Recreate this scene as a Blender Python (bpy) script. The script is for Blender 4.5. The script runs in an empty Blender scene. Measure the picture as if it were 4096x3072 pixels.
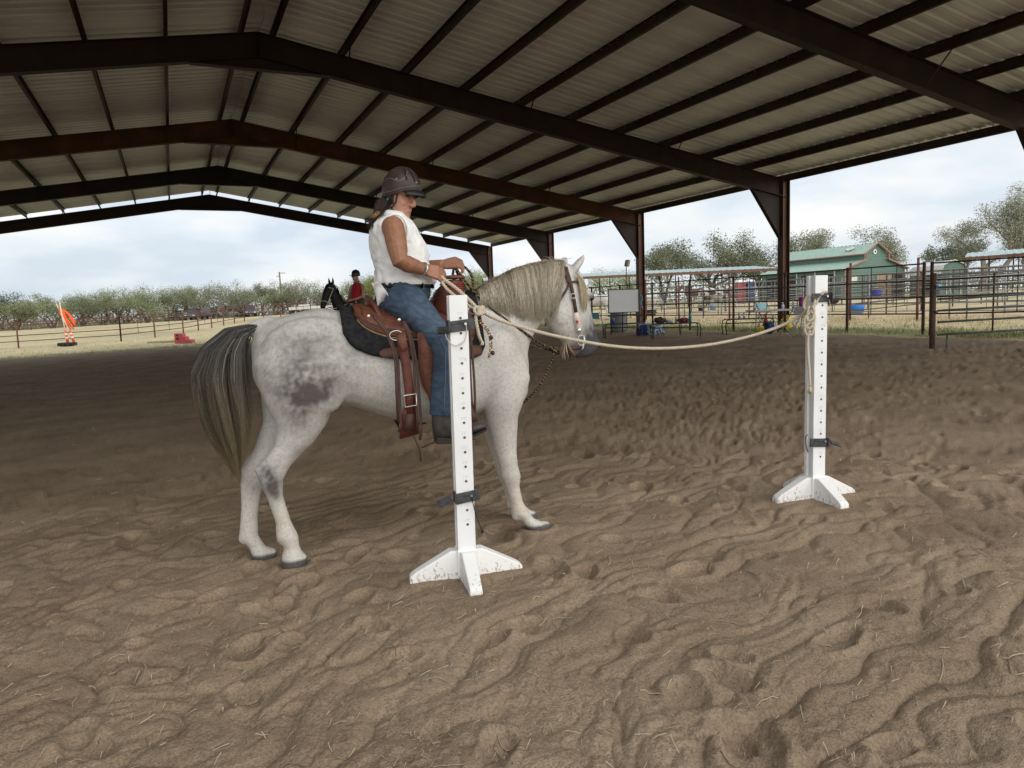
import bpy, bmesh, math, random
import numpy as np
from mathutils import Vector, Matrix, Euler
rnd = random.Random(7); NP = np.random.RandomState(11)
sc = bpy.context.scene
col = sc.collection
R = math.radians
# ---------------------------------------------------------------- camera
FPX, PITCH, ROLL, YAW = 2932.0, .106, -.0353, .4294
CAM = np.array([-2.146, 0.0, 1.43])
_cy, _sy = math.cos(YAW), math.sin(YAW)
FW = np.array([_sy*math.cos(PITCH), _cy*math.cos(PITCH), -math.sin(PITCH)])
_rt = np.array([_cy, -_sy, 0.0]); _up = np.cross(_rt, FW)
RT = math.cos(ROLL)*_rt + math.sin(ROLL)*_up
UP = -math.sin(ROLL)*_rt + math.cos(ROLL)*_up
cam = bpy.data.cameras.new('camera'); cam_o = bpy.data.objects.new('camera', cam); col.objects.link(cam_o)
cam.sensor_width = 36; cam.lens = FPX/4096*36; cam.clip_start = .05; cam.clip_end = 3000
cam_o.matrix_world = Matrix(((RT[0], UP[0], -FW[0], CAM[0]), (RT[1], UP[1], -FW[1], CAM[1]), (RT[2], UP[2], -FW[2], CAM[2]), (0, 0, 0, 1)))
sc.camera = cam_o
# ---------------------------------------------------------------- sky, sun, exposure
SUN_EL, SUN_AZ = 18.0, 166.0          # degrees; azimuth from +Y clockwise (behind the photographer)
world = bpy.data.worlds.new('World'); sc.world = world; world.use_nodes = True
wn, wl = world.node_tree.nodes, world.node_tree.links
wn.clear()
wo = wn.new('ShaderNodeOutputWorld'); mixs = wn.new('ShaderNodeMixShader')
sky = wn.new('ShaderNodeTexSky'); sky.sky_type = 'NISHITA'; sky.sun_disc = False
sky.sun_elevation = R(SUN_EL); sky.sun_rotation = R(SUN_AZ); sky.air_density = 1.2; sky.dust_density = 2.2
bg1 = wn.new('ShaderNodeBackground'); bg1.inputs[1].default_value = .07
wl.new(sky.outputs[0], bg1.inputs[0])
bg2 = wn.new('ShaderNodeBackground'); bg2.inputs[1].default_value = .47
tc = wn.new('ShaderNodeTexCoord'); mp = wn.new('ShaderNodeMapping'); mp.inputs['Scale'].default_value = (1.0, 1.0, 3.2)
wl.new(tc.outputs['Generated'], mp.inputs[0])
nz = wn.new('ShaderNodeTexNoise'); nz.inputs['Scale'].default_value = 3.1; nz.inputs['Detail'].default_value = 8; nz.inputs['Roughness'].default_value = .52; nz.inputs['Distortion'].default_value = .25
wl.new(mp.outputs[0], nz.inputs[0])
cr = wn.new('ShaderNodeValToRGB'); cr.color_ramp.elements[0].position = .30; cr.color_ramp.elements[0].color = (.86, .86, .86, 1); cr.color_ramp.elements[1].position = .62; cr.color_ramp.elements[1].color = (1, 1, 1, 1)
wl.new(nz.outputs[0], cr.inputs[0]); wl.new(cr.outputs[0], mixs.inputs[0])
nz2 = wn.new('ShaderNodeTexNoise'); nz2.inputs['Scale'].default_value = 5.5; nz2.inputs['Detail'].default_value = 7
wl.new(mp.outputs[0], nz2.inputs[0])
cr2 = wn.new('ShaderNodeValToRGB'); cr2.color_ramp.elements[0].position = .36; cr2.color_ramp.elements[0].color = (.68, .77, .88, 1); cr2.color_ramp.elements[1].position = .66; cr2.color_ramp.elements[1].color = (1.0, 1.0, 1.0, 1)
e = cr2.color_ramp.elements.new(.5); e.color = (.83, .90, .965, 1)
wl.new(nz2.outputs[0], cr2.inputs[0]); wl.new(cr2.outputs[0], bg2.inputs[0])
wl.new(bg1.outputs[0], mixs.inputs[1]); wl.new(bg2.outputs[0], mixs.inputs[2]); wl.new(mixs.outputs[0], wo.inputs[0])
sun = bpy.data.lights.new('sun', 'SUN'); sun.energy = 1.5; sun.angle = R(110); sun.color = (1.0, .95, .87)
sun_o = bpy.data.objects.new('sun', sun); col.objects.link(sun_o)
_a, _e = R(SUN_AZ), R(SUN_EL)
_d = Vector((math.sin(_a)*math.cos(_e), math.cos(_a)*math.cos(_e), math.sin(_e)))
sun_o.rotation_euler = (-_d).to_track_quat('-Z', 'Y').to_euler()
sc.view_settings.view_transform = 'Standard'; sc.view_settings.look = 'None'; sc.view_settings.exposure = 1.12; sc.view_settings.gamma = 1.0
sc.view_settings.use_curve_mapping = False
sc.render.engine = 'CYCLES'; sc.cycles.use_denoising = True; sc.cycles.max_bounces = 7; sc.cycles.diffuse_bounces = 5; sc.cycles.glossy_bounces = 3
sc.cycles.caustics_reflective = False; sc.cycles.caustics_refractive = False; sc.cycles.transparent_max_bounces = 8
try: sc.cycles.denoiser = 'OPENIMAGEDENOISE'
except Exception: pass
# ---------------------------------------------------------------- placing helpers
KS = .025
def zg(X, Y=None):                                       # lie of the land: climbs gently to the right and towards the far woods
    z = KS*(np.clip(X, -25, 36) + 1.3)
    if Y is None: return z
    t = np.clip((np.asarray(Y, float)-60)/45, 0, 1); return z + .95*t*t*(3-2*t)*np.clip((40-np.asarray(X, float))/25, 0.15, 1)
def V(px, py, depth):                                    # a point `depth` metres ahead along the view axis
    return CAM + (FW*FPX + RT*(px-2048) + UP*(1536-py))*(depth/FPX)
def VX(px, py, X):
    d = FW*FPX + RT*(px-2048) + UP*(1536-py); return CAM + d*((X-CAM[0])/d[0])
def VY(px, py, Y):
    d = FW*FPX + RT*(px-2048) + UP*(1536-py); return CAM + d*((Y-CAM[1])/d[1])
def GD(px, depth, dz=0.0):                               # ground point under a picture column at a given depth
    p = V(px, 1200, depth)
    k = np.array([p[0], p[1]]); 
    for _ in range(4):
        z = float(zg(k[0], k[1])) + dz
        py = 1200
        q0 = V(px, 1100, depth); q1 = V(px, 1400, depth); t = (z-q0[2])/(q1[2]-q0[2]); q = q0 + t*(q1-q0); k = q[:2]
    return np.array([q[0], q[1], z])
def G(px, py):                                           # where a picture point meets the ground
    d = FW*FPX + RT*(px-2048) + UP*(1536-py); z = 0.0
    for _ in range(60):
        g = CAM + d*((z-CAM[2])/d[2]); z = .5*z + .5*min(float(zg(g[0], g[1])), 1.33)
    return np.array([g[0], g[1], float(zg(g[0], g[1]))])
# ---------------------------------------------------------------- mesh helpers
def vec(*a): return np.array(a, float)
class MB:
    def __init__(s): s.v = []; s.f = []; s.c = None
    def add(s, verts, faces):
        n = len(s.v); s.v += [tuple(map(float, p)) for p in verts]; s.f += [tuple(i+n for i in f) for f in faces]; return s
    def box(s, c, size, rot=None, taper=1.0):
        hx, hy, hz = [k/2 for k in size]; m = Euler(rot).to_matrix() if rot else None; pts = []
        for z in (-1, 1):
            t = taper if z > 0 else 1.0
            for x, y in ((-1, -1), (1, -1), (1, 1), (-1, 1)):
                p = Vector((x*hx*t, y*hy*t, z*hz)); p = m @ p if m else p; pts.append((p.x+c[0], p.y+c[1], p.z+c[2]))
        return s.add(pts, [(3, 2, 1, 0), (4, 5, 6, 7), (0, 1, 5, 4), (1, 2, 6, 5), (2, 3, 7, 6), (3, 0, 4, 7)])
    def bar(s, p, q, w, h, up=(0, 0, 1)):
        p, q = vec(*p), vec(*q); d = q-p; d /= np.linalg.norm(d); u = vec(*up); sd = np.cross(d, u)
        if np.linalg.norm(sd) < 1e-4: sd = np.cross(d, vec(0, 1, 0))
        sd /= np.linalg.norm(sd); u = np.cross(sd, d); pts = []
        for e in (p, q):
            for a, b in ((-1, -1), (1, -1), (1, 1), (-1, 1)): pts.append(e + sd*a*w/2 + u*b*h/2)
        return s.add(pts, [(0, 1, 2, 3), (7, 6, 5, 4), (4, 5, 1, 0), (5, 6, 2, 1), (6, 7, 3, 2), (7, 4, 0, 3)])
    def tube(s, pts, r, n=6, cap=True, flat=None):
        pts = [vec(*p) for p in pts]; m = len(pts); rr = r if hasattr(r, '__len__') else [r]*m
        ref = vec(0, 0, 1); out = []; prev = None
        for i in range(m):
            d = pts[min(i+1, m-1)] - pts[max(i-1, 0)]; d = d/(np.linalg.norm(d)+1e-12)
            if prev is None:
                a = np.cross(d, ref); 
                if np.linalg.norm(a) < .1: a = np.cross(d, vec(1, 0, 0))
            else: a = prev - d*np.dot(prev, d)
            a /= np.linalg.norm(a)+1e-12; prev = a; b = np.cross(d, a)
            for k in range(n):
                t = 2*math.pi*k/n; out.append(pts[i] + rr[i]*(a*math.cos(t) + b*math.sin(t)*(flat or 1)))
        fs = [(i*n+k, i*n+(k+1) % n, (i+1)*n+(k+1) % n, (i+1)*n+k) for i in range(m-1) for k in range(n)]
        if cap: fs += [tuple(range(n-1, -1, -1)), tuple((m-1)*n+k for k in range(n))]
        return s.add(out, fs)
    def rings(s, rings, cap=True):
        n = len(rings[0]); out = [p for r in rings for p in r]; m = len(rings)
        fs = [(i*n+k, i*n+(k+1) % n, (i+1)*n+(k+1) % n, (i+1)*n+k) for i in range(m-1) for k in range(n)]
        if cap: fs += [tuple(range(n-1, -1, -1)), tuple((m-1)*n+k for k in range(n))]
        return s.add(out, fs)
    def lathe(s, prof, c=(0, 0, 0), n=16, sx=1, sy=1):
        return s.rings([[(c[0]+r*sx*math.cos(2*math.pi*k/n), c[1]+r*sy*math.sin(2*math.pi*k/n), c[2]+z) for k in range(n)] for r, z in prof])
    def ball(s, c, r, n=12, m=8):
        r = r if hasattr(r, '__len__') else (r, r, r)
        return s.rings([[(c[0]+r[0]*math.sin(a)*math.cos(2*math.pi*k/n), c[1]+r[1]*math.sin(a)*math.sin(2*math.pi*k/n), c[2]-r[2]*math.cos(a)) for k in range(n)] for a in [math.pi*(.04+.92*j/m) for j in range(m+1)]])
    def prism(s, poly, a, b):                            # polygon of 3D points, extruded by vector b-a
        n = len(poly); off = vec(*b)-vec(*a); A = [vec(*p) for p in poly]
        return s.add(A + [p+off for p in A], [tuple(range(n-1, -1, -1)), tuple(range(n, 2*n))] + [(i, (i+1) % n, n+(i+1) % n, n+i) for i in range(n)])
    def grid(s, P):                                      # rows of points
        m, n = len(P), len(P[0]); return s.add([p for r in P for p in r], [(i*n+j, i*n+j+1, (i+1)*n+j+1, (i+1)*n+j) for i in range(m-1) for j in range(n-1)])
    def mesh(s, name, smooth=False, fix=True):
        me = bpy.data.meshes.new(name); me.from_pydata(s.v, [], s.f)
        if fix:
            bm = bmesh.new(); bm.from_mesh(me); bmesh.ops.recalc_face_normals(bm, faces=bm.faces); bm.to_mesh(me); bm.free()
        if smooth: me.shade_smooth()
        me.update(); return me
    def build(s, name, m, parent=None, smooth=False, fix=True):
        return link(name, s.mesh(name, smooth, fix), m, parent)
def link(name, me, m, parent=None):
    o = bpy.data.objects.new(name, me); col.objects.link(o)
    if m is not None:
        if not me.materials: me.materials.append(m)
    if parent is not None: o.parent = parent
    return o
def tag(o, label=None, cat=None, group=None, kind=None):
    if label: o['label'] = label
    if cat: o['category'] = cat
    if group: o['group'] = group
    if kind: o['kind'] = kind
    return o
def thing(name, label, cat, loc=(0, 0, 0), rz=0.0, group=None, rot=None):
    o = bpy.data.objects.new(name, None); col.objects.link(o); o.empty_display_size = .1
    o.location = tuple(map(float, loc)); o.rotation_euler = rot or (0, 0, rz); return tag(o, label, cat, group)
def children(o): return [c for c in bpy.data.objects if c.parent == o]
def copy_tree(o, parent=None):
    c = o.copy(); col.objects.link(c); c.parent = parent
    for ch in KIDS.get(o.name) or children(o): copy_tree(ch, c)
    return c
KIDS = {}
def smoothmod(o, lv=1):
    m = o.modifiers.new('sub', 'SUBSURF'); m.levels = lv; m.render_levels = lv; return o
def bev(o, w=.004, seg=2):
    m = o.modifiers.new('bev', 'BEVEL'); m.width = w; m.segments = seg; m.limit_method = 'ANGLE'; m.angle_limit = R(40); return o
def fuse(mb, voxel, it=4, fac=.5, sub=None):             # overlapping closed shapes -> one continuous skin
    me = mb.mesh('tmp', False, True); o = bpy.data.objects.new('tmp', me); col.objects.link(o)
    m = o.modifiers.new('r', 'REMESH'); m.mode = 'VOXEL'; m.voxel_size = voxel; m.use_smooth_shade = True
    if it:
        m2 = o.modifiers.new('s', 'SMOOTH'); m2.factor = fac; m2.iterations = it
    dg = bpy.context.evaluated_depsgraph_get(); res = bpy.data.meshes.new_from_object(o.evaluated_get(dg))
    bpy.data.objects.remove(o); bpy.data.meshes.remove(me); res.shade_smooth(); return res
def vcol(me, C, name='Col'):
    a = me.color_attributes.new(name, 'FLOAT_COLOR', 'POINT'); C = np.asarray(C, np.float32)
    if C.shape[1] == 3: C = np.hstack([C, np.ones((len(C), 1), np.float32)])
    a.data.foreach_set('color', C.ravel())
def coords(me):
    a = np.empty(len(me.vertices)*3, np.float32); me.vertices.foreach_get('co', a); return a.reshape(-1, 3)
def fastmesh(name, v, tri):
    me = bpy.data.meshes.new(name); v = np.asarray(v, np.float32); tri = np.asarray(tri, np.int32); k = tri.shape[1]
    me.vertices.add(len(v)); me.vertices.foreach_set('co', v.ravel())
    me.loops.add(tri.size); me.loops.foreach_set('vertex_index', tri.ravel())
    me.polygons.add(len(tri)); me.polygons.foreach_set('loop_start', np.arange(0, tri.size, k, dtype=np.int32))
    try: me.polygons.foreach_set('loop_total', np.full(len(tri), k, np.int32))
    except Exception: pass
    me.update(calc_edges=True); me.validate(); return me
# ---------------------------------------------------------------- materials
def mat(name, c1, c2=None, scale=8.0, rough=.7, metal=0.0, bump=0.0, bscale=None, stretch=None, spec=.35, vc=None, detail=5, lo=.38, hi=.64, c3=None, s3=60., p3=.62, coat=0, trans=0.0):
    m = bpy.data.materials.new(name); m.use_nodes = True; n, l = m.node_tree.nodes, m.node_tree.links
    b = n['Principled BSDF']; b.inputs['Roughness'].default_value = rough; b.inputs['Metallic'].default_value = metal; b.inputs['Specular IOR Level'].default_value = spec
    if coat: b.inputs['Coat Weight'].default_value = coat; b.inputs['Coat Roughness'].default_value = .2
    t = n.new('ShaderNodeTexCoord'); src = t.outputs['Object']
    if stretch:
        mp = n.new('ShaderNodeMapping'); mp.inputs['Scale'].default_value = stretch; l.new(src, mp.inputs[0]); src = mp.outputs[0]
    c = None
    def noise(sc_, dt=detail):
        x = n.new('ShaderNodeTexNoise'); x.inputs['Scale'].default_value = sc_; x.inputs['Detail'].default_value = dt; l.new(src, x.inputs['Vector']); return x
    def ramp(o, a, bb):
        r = n.new('ShaderNodeMapRange'); r.inputs[1].default_value = a; r.inputs[2].default_value = bb; l.new(o, r.inputs[0]); return r.outputs[0]
    def mixc(f, A, B, mode='MIX'):
        x = n.new('ShaderNodeMix'); x.data_type = 'RGBA'; x.blend_type = mode
        if isinstance(f, float): x.inputs[0].default_value = f
        else: l.new(f, x.inputs[0])
        for sk, val in ((6, A), (7, B)):
            if isinstance(val, tuple): x.inputs[sk].default_value = val + (1,) if len(val) == 3 else val
            else: l.new(val, x.inputs[sk])
        return x.outputs[2]
    if vc:
        at_ = n.new('ShaderNodeAttribute'); at_.attribute_name = vc; base = at_.outputs['Color']
        c = mixc(ramp(noise(scale).outputs[0], lo, hi), base, mixc(1.0, base, c1, 'MULTIPLY'))
    elif c2: c = mixc(ramp(noise(scale).outputs[0], lo, hi), c1, c2)
    if c3: c = mixc(ramp(noise(s3, 3).outputs[0], p3, p3+.06), c if c is not None else c1, c3)
    if c is not None: l.new(c, b.inputs['Base Color'])
    else: b.inputs['Base Color'].default_value = c1 + (1,)
    if bump:
        bp = n.new('ShaderNodeBump'); bp.inputs['Strength'].default_value = min(bump, 1.0); bp.inputs['Distance'].default_value = .01
        l.new(noise(bscale or scale*4).outputs[0], bp.inputs['Height']); l.new(bp.outputs[0], b.inputs['Normal'])
    if trans:
        b.inputs['Transmission Weight'].default_value = trans
    return m
# ================================================================ covered arena
M = {}
M['steel'] = mat('oxide_steel', (.019, .011, .0095), (.033, .018, .014), 2.2, .62, .25, .15, 30)
M['rust'] = mat('rusty_steel', (.055, .022, .010), (.095, .038, .014), 1.6, .75, .1, .2, 26, c3=(.05, .03, .025), s3=3., p3=.6)
M['purlin'] = mat('purlin_steel', (.027, .015, .013), (.046, .025, .019), 3., .6, .25, .1, 30)
M['roof'] = mat('galvanised_sheet', (.80, .81, .83), (.70, .71, .73), 1.4, .42, .12, .0, stretch=(.3, 1, 1))
M['column'] = mat('column_steel', (.07, .036, .026), (.12, .06, .04), 3., .5, .3, .2, 20, stretch=(1, 1, .25))
M['cable'] = mat('pale_cable', (.55, .55, .52))
M['glint'] = mat('rib_glint', (.5, .48, .42), rough=.4, metal=.6)  # pale tone painted as light glints at the sheet ribs
XE, HE, SLOPE, BAY, Y1 = 15.24, 4.94, 1/6, 7.64, 17.23
FRAMES = [Y1 + BAY*i for i in range(-2, 4)]
YN, YF = FRAMES[0] - .12, FRAMES[-1] + .12
def zr(x): return HE + SLOPE*(XE-abs(x))                 # top of rafters
shelter = thing('arena_shelter', 'big open sided arena roof of dark steel frames and ribbed metal sheets', 'shelter', (0, 0, 0))
def ibeam_rafter(y, m):
    D, FWD, TF = .53, .2, .016
    b = MB()
    for s in (-1, 1):
        for z0, z1, w in ((0, -TF, FWD), (-TF, -D+TF, .012), (-D+TF, -D, FWD)):
            xs = (0.0, 15.12)
            P = []
            for x in xs:
                for yy in (-w/2, w/2):
                    for z in (z0, z1): P.append((s*x, y+yy, zr(x)+z))
            b.add(P, [(0, 1, 3, 2), (4, 6, 7, 5), (0, 4, 5, 1), (2, 3, 7, 6), (0, 2, 6, 4), (1, 5, 7, 3)])
    r = b.build('rafter', m, shelter)
    h = MB(); zb = zr(1.4)-D
    h.prism([(-1.4, y-.007, zb), (1.4, y-.007, zb), (0, y-.007, zr(0)-D)], (0, 0, 0), (0, .014, 0))
    h.box((0, y, zb-.008), (2.84, .2, .016))
    h.build('apex_haunch', m, r)
    st = MB(); st.box((0, y-.05, zr(0)-D/2), (.014, .09, D-.04)); st.box((0, y+.05, zr(0)-D/2), (.014, .09, D-.04)); st.build('stiffener', M['steel'], r)
    for s in (-1, 1): sp = MB(); sp.box((s*3.6, y-.011, zr(3.6)-D/2), (.02, .01, D-.06)); sp.build('splice_plate', M['steel'], r)
    return r
for i, y in enumerate(FRAMES):
    ibeam_rafter(y, M['rust'] if i == 3 else M['steel'])
    for s in (-1, 1):
        g0 = float(zg(s*XE)) - .5; b = MB(); x = s*(XE-.14)
        for dx in (-.13, .13): b.box((x+dx, y, (zr(XE)-.02+g0)/2), (.018, .22, zr(XE)-.02-g0))
        b.box((x, y, (zr(XE)-.02+g0)/2), (.25, .014, zr(XE)-.02-g0))
        c = b.build('column', M['column'], shelter)
        k = MB(); xi = XE-.28; zt = zr(xi)-.53; xo = xi-1.15; zo = zr(xo)-.53; zk = zt-1.3
        k.prism([(s*xi, y-.006, zt-.001), (s*xo, y-.006, zo-.001), (s*xi, y-.006, zk)], (0, 0, 0), (0, .012, 0))
        k.bar((s*xo, y, zo-.01), (s*xi, y, zk), .014, .14, up=(0, 1, 0))
        k.build('knee_gusset', M['steel'], shelter)
PX = [.36 + 1.489*i for i in range(10)]
for s in (-1, 1):
    for x in PX:
        b = MB(); z = zr(x)+.004
        b.bar((s*x, YN, z+.098), (s*x, YF, z+.098), .006, .2)
        b.bar((s*(x-.034), YN, z+.195), (s*(x-.034), YF, z+.195), .062, .006); b.bar((s*(x-.034), YN, z+.003), (s*(x-.034), YF, z+.003), .062, .006)
        b.build('purlin', M['purlin'], shelter)
    b = MB(); z = zr(XE)+.004; b.bar((s*(XE-.02), YN, z+.08), (s*(XE-.02), YF, z+.08), .012, .21); b.bar((s*(XE-.06), YN, z-.02), (s*(XE-.06), YF, z-.02), .09, .01)
    b.build('eave_strut', M['purlin'], shelter)
    for y in FRAMES:
        for k in (1, 4, 7):
            x = PX[k]; b = MB(); b.bar((s*x, y-.62, zr(x)+.01), (s*(x+.02), y-.1, zr(x)-.50), .03, .012); b.build('brace_rod', M['steel'], shelter)
# ribbed sheets, 0.914 m cover each
def sheet_mesh(s):
    prof = []
    for k in range(3):
        a = k*.3047
        prof += [(a, 0), (a+.105, 0), (a+.135, .042), (a+.17, .042), (a+.20, 0), (a+.238, 0), (a+.25, .006), (a+.262, 0)]
    prof.append((.916, 0)); rows = []
    for x in (.0, 5.1, 10.2, XE+.12): rows.append([(s*x, p[0], zr(x)+.208+p[1]) for p in prof])
    b = MB(); b.grid(rows); return b.mesh('roof_sheet', False, False)
SM = {-1: sheet_mesh(-1), 1: sheet_mesh(1)}
y = YN
while y < YF - .3:
    for s in (-1, 1):
        o = link('roof_sheet', SM[s], M['roof'], shelter); o.location = (0, y, 0)
    y += .914
b = MB(); b.tube([(.1*math.sin(j*1.7)*.4+.02, YN + (YF-YN)*j/60, zr(0)+.06+.02*math.sin(j*2.3)) for j in range(61)], .012, 5); b.build('ridge_cable', M['cable'], shelter, True)
b = MB()
for x in PX[4:] + [XE-.02]:
    for j in range(int((YF-FRAMES[1])/.3047)):
        b.box((x-.012, FRAMES[1]+.2+j*.3047, zr(x)+.196), (.02, .028, .016))
o = b.build('glint_row', M['glint'], shelter); o['kind'] = 'stuff'  # light leaking through the ribs above the purlins, put in as pale blocks
# ================================================================ ground
def _h(ix, iy, seed):
    n = (ix.astype(np.int64)*374761393 + iy.astype(np.int64)*668265263 + seed*974634777) & 0xffffffff
    n = ((n ^ (n >> 13))*1274126177) & 0xffffffff
    return ((n ^ (n >> 16)) & 0xffff)/65535.0
def pn(x, y, seed=0):                                    # gradient noise, about -1..1
    x0, y0 = np.floor(x), np.floor(y); fx, fy = x-x0, y-y0; ix, iy = x0.astype(int), y0.astype(int)
    u, v = fx*fx*fx*(fx*(fx*6-15)+10), fy*fy*fy*(fy*(fy*6-15)+10)
    def g(a, b):
        t = _h(ix+a, iy+b, seed)*6.28318; return np.cos(t)*(fx-a) + np.sin(t)*(fy-b)
    return 1.5*((g(0, 0)*(1-u)+g(1, 0)*u)*(1-v) + (g(0, 1)*(1-u)+g(1, 1)*u)*v)
def prints(x, y, cell, seed, L, Wd, depth, rim, prob):
    """hoof and boot marks: one oval hollow with a thrown-up rim per jittered cell"""
    cx, cy = np.floor(x/cell).astype(int), np.floor(y/cell).astype(int); out = np.zeros_like(x)
    for a in (-1, 0, 1):
        for b in (-1, 0, 1):
            ix, iy = cx+a, cy+b
            on = _h(ix, iy, seed+5) < prob
            px, py = (ix+.15+.7*_h(ix, iy, seed))*cell, (iy+.15+.7*_h(ix, iy, seed+1))*cell
            th = _h(ix, iy, seed+2)*3.14159; k = .7+.6*_h(ix, iy, seed+3)
            dx, dy = x-px, y-py; c, s_ = np.cos(th), np.sin(th)
            u, w = (c*dx+s_*dy)/(L*k), (-s_*dx+c*dy)/(Wd*k); d = np.sqrt(u*u+w*w)
            tilt = 1+.5*u
            hol = -np.clip(1-d**2.6, 0, 1)*tilt; r = np.exp(-((d-1.18)/.24)**2)*(.6+.6*_h(ix, iy, seed+4))
            out += np.where(on, depth*k*hol + rim*r, 0)
    return out
def ss_(a, b, v): t = np.clip((v-a)/(b-a), 0, 1); return t*t*(3-2*t)
def relief(x, y):
    wx = x + .30*pn(x*1.1, y*1.1, 3) + .12*pn(x*2.8, y*2.8, 4); wy = y + .30*pn(x*1.1+7, y*1.1, 5) + .12*pn(x*2.8+5, y*2.8, 6)
    a = .30 + .35*pn(x*.25, y*.25, 8); c, s = np.cos(a), np.sin(a)
    u, w = c*wx + s*wy, -s*wx + c*wy
    b1 = np.abs(pn(u*1.9, w*4.0, 21)); b2 = np.abs(pn(u*3.8+3, w*7.0, 22)); b3 = np.abs(pn(u*9, w*15, 23))
    h = .046*np.minimum(np.sqrt(b1+.0006), .66) + .016*np.sqrt(b2+.001) + .006*np.sqrt(b3+.002)
    h += .010*pn(x*.9, y*.9, 9) + .0030*pn(x*13, y*13, 30) + .0022*pn(x*26, y*26, 31) + .0018*pn(x*52, y*52, 32)
    h += prints(x, y, .38, 41, .088, .064, .028, .010, .45) + prints(x+.11, y+.2, .66, 51, .15, .075, .034, .012, .5) + prints(x, y, .15, 61, .04, .03, .006, .003, .25)
    clod = np.maximum(pn(x*34, y*34, 35)-.45, 0); h += .014*clod*np.clip(.4+pn(x*1.6, y*1.6, 36), 0, 1)
    far = 1-.5*ss_(5.5, 13, y); return (h-.034)*far
AX0, AX1, AY0, AY1 = -15.0, 14.15, -14.0, 40.2
def edge_in(x, y):                                       # 1 well inside the sand, 0 beyond its ragged edge
    wob = .5*pn(x*.5, y*.5, 71) + .25*pn(x*1.7, y*1.7, 72)
    far = AY1 - .55*np.clip(x+4, -3, 12)*.35
    d = np.minimum(np.minimum(x-AX0, AX1-x), np.minimum(y-AY0, far-y)) + wob
    return np.clip(d/.8, 0, 1)
PRESS = []
for lx, ly in ((-.697, -.12), (-.862, .11), (.768, -.13), (.82, .13)):
    _h0 = math.atan2(-.1222, .9925); PRESS.append((-.92+math.cos(_h0)*lx-math.sin(_h0)*ly, 4.22+math.sin(_h0)*lx+math.cos(_h0)*ly, .075))
for sx, sy, rz_ in ((-.835, 3.525, -12), (1.655, 3.52, -10)):
    for k_ in range(4): PRESS += [(sx+r0*math.cos(R(rz_+90*k_)), sy+r0*math.sin(R(rz_+90*k_)), .05) for r0 in (.10, .15, .20, .25, .29)]
def zsand(x, y):
    e = edge_in(x, y); z = relief(x, y)*(.25+.75*e)
    for cx, cy, r_ in PRESS:                              # sand pressed flat under a foot and pushed up around it
        d = np.hypot(x-cx, y-cy); k = np.exp(-(d/(r_*1.25))**4); z = z*(1-k) + .004*k + (.016 if r_ > .06 else .004)*np.exp(-((d-r_*1.35)/(r_*.32))**2)
    return zg(x) + z - .09*(1-e)**1.5 + .015*e
# stands flat where hooves and stand feet press into the sand
ang = np.concatenate([np.linspace(-180, -62, 70, endpoint=False), np.linspace(-62, 64, 980, endpoint=False), np.linspace(64, 180, 70)])
ang = np.radians(ang) + YAW
rad = np.concatenate([np.linspace(.02, 1.4, 30, endpoint=False), 1.4*np.exp(np.linspace(0, math.log(6.5/1.4), 400, endpoint=False)), 6.5*np.exp(np.linspace(0, math.log(46/6.5), 130))])
Rr, Aa = np.meshgrid(rad, ang, indexing='ij')
gx, gy = np.clip(CAM[0] + Rr*np.sin(Aa), AX0-1, AX1+1), np.clip(CAM[1] + Rr*np.cos(Aa), AY0-1, AY1+3)
gz = zsand(gx.ravel(), gy.ravel()).reshape(gx.shape)
m_, n_ = gx.shape
idx = np.arange(m_*n_).reshape(m_, n_)
quads = np.stack([idx[:-1, :-1], idx[:-1, 1:], idx[1:, 1:], idx[1:, :-1]], -1).reshape(-1, 4)
gv = np.stack([gx, gy, gz], -1).reshape(-1, 3)
qa = gv[quads]; area = np.abs(np.cross(qa[:, 2]-qa[:, 0], qa[:, 3]-qa[:, 1])[:, 2]); quads = quads[area > 1e-9]
sand_me = fastmesh('arena_floor', gv, quads); sand_me.shade_smooth()
def sand_mat():
    m = bpy.data.materials.new('arena_sand'); m.use_nodes = True; n, l = m.node_tree.nodes, m.node_tree.links; b = n['Principled BSDF']
    b.inputs['Roughness'].default_value = .95; b.inputs['Specular IOR Level'].default_value = .12
    t = n.new('ShaderNodeTexCoord')
    def nz_(s_, d_): x = n.new('ShaderNodeTexNoise'); x.inputs['Scale'].default_value = s_; x.inputs['Detail'].default_value = d_; l.new(t.outputs['Object'], x.inputs['Vector']); return x.outputs[0]
    r = n.new('ShaderNodeValToRGB'); E_ = r.color_ramp.elements; E_[0].position = .32; E_[0].color = (.242, .180, .124, 1); E_[1].position = .68; E_[1].color = (.34, .262, .184, 1); l.new(nz_(1.3, 9), r.inputs[0])
    r2 = n.new('ShaderNodeValToRGB'); E2 = r2.color_ramp.elements; E2[0].position = .33; E2[0].color = (.72, .70, .68, 1); E2[1].position = .60; E2[1].color = (1.06, 1.05, 1.04, 1); l.new(nz_(85, 6), r2.inputs[0])
    x = n.new('ShaderNodeMix'); x.data_type = 'RGBA'; x.blend_type = 'MULTIPLY'; x.inputs[0].default_value = 1; l.new(r.outputs[0], x.inputs[6]); l.new(r2.outputs[0], x.inputs[7]); l.new(x.outputs[2], b.inputs['Base Color'])
    bp = n.new('ShaderNodeBump'); bp.inputs['Strength'].default_value = .8; bp.inputs['Distance'].default_value = .012; l.new(nz_(150, 10), bp.inputs['Height']); l.new(bp.outputs[0], b.inputs['Normal'])
    return m
M['sand'] = sand_mat()
tag(link('arena_floor', sand_me, M['sand']), kind='structure')
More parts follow.
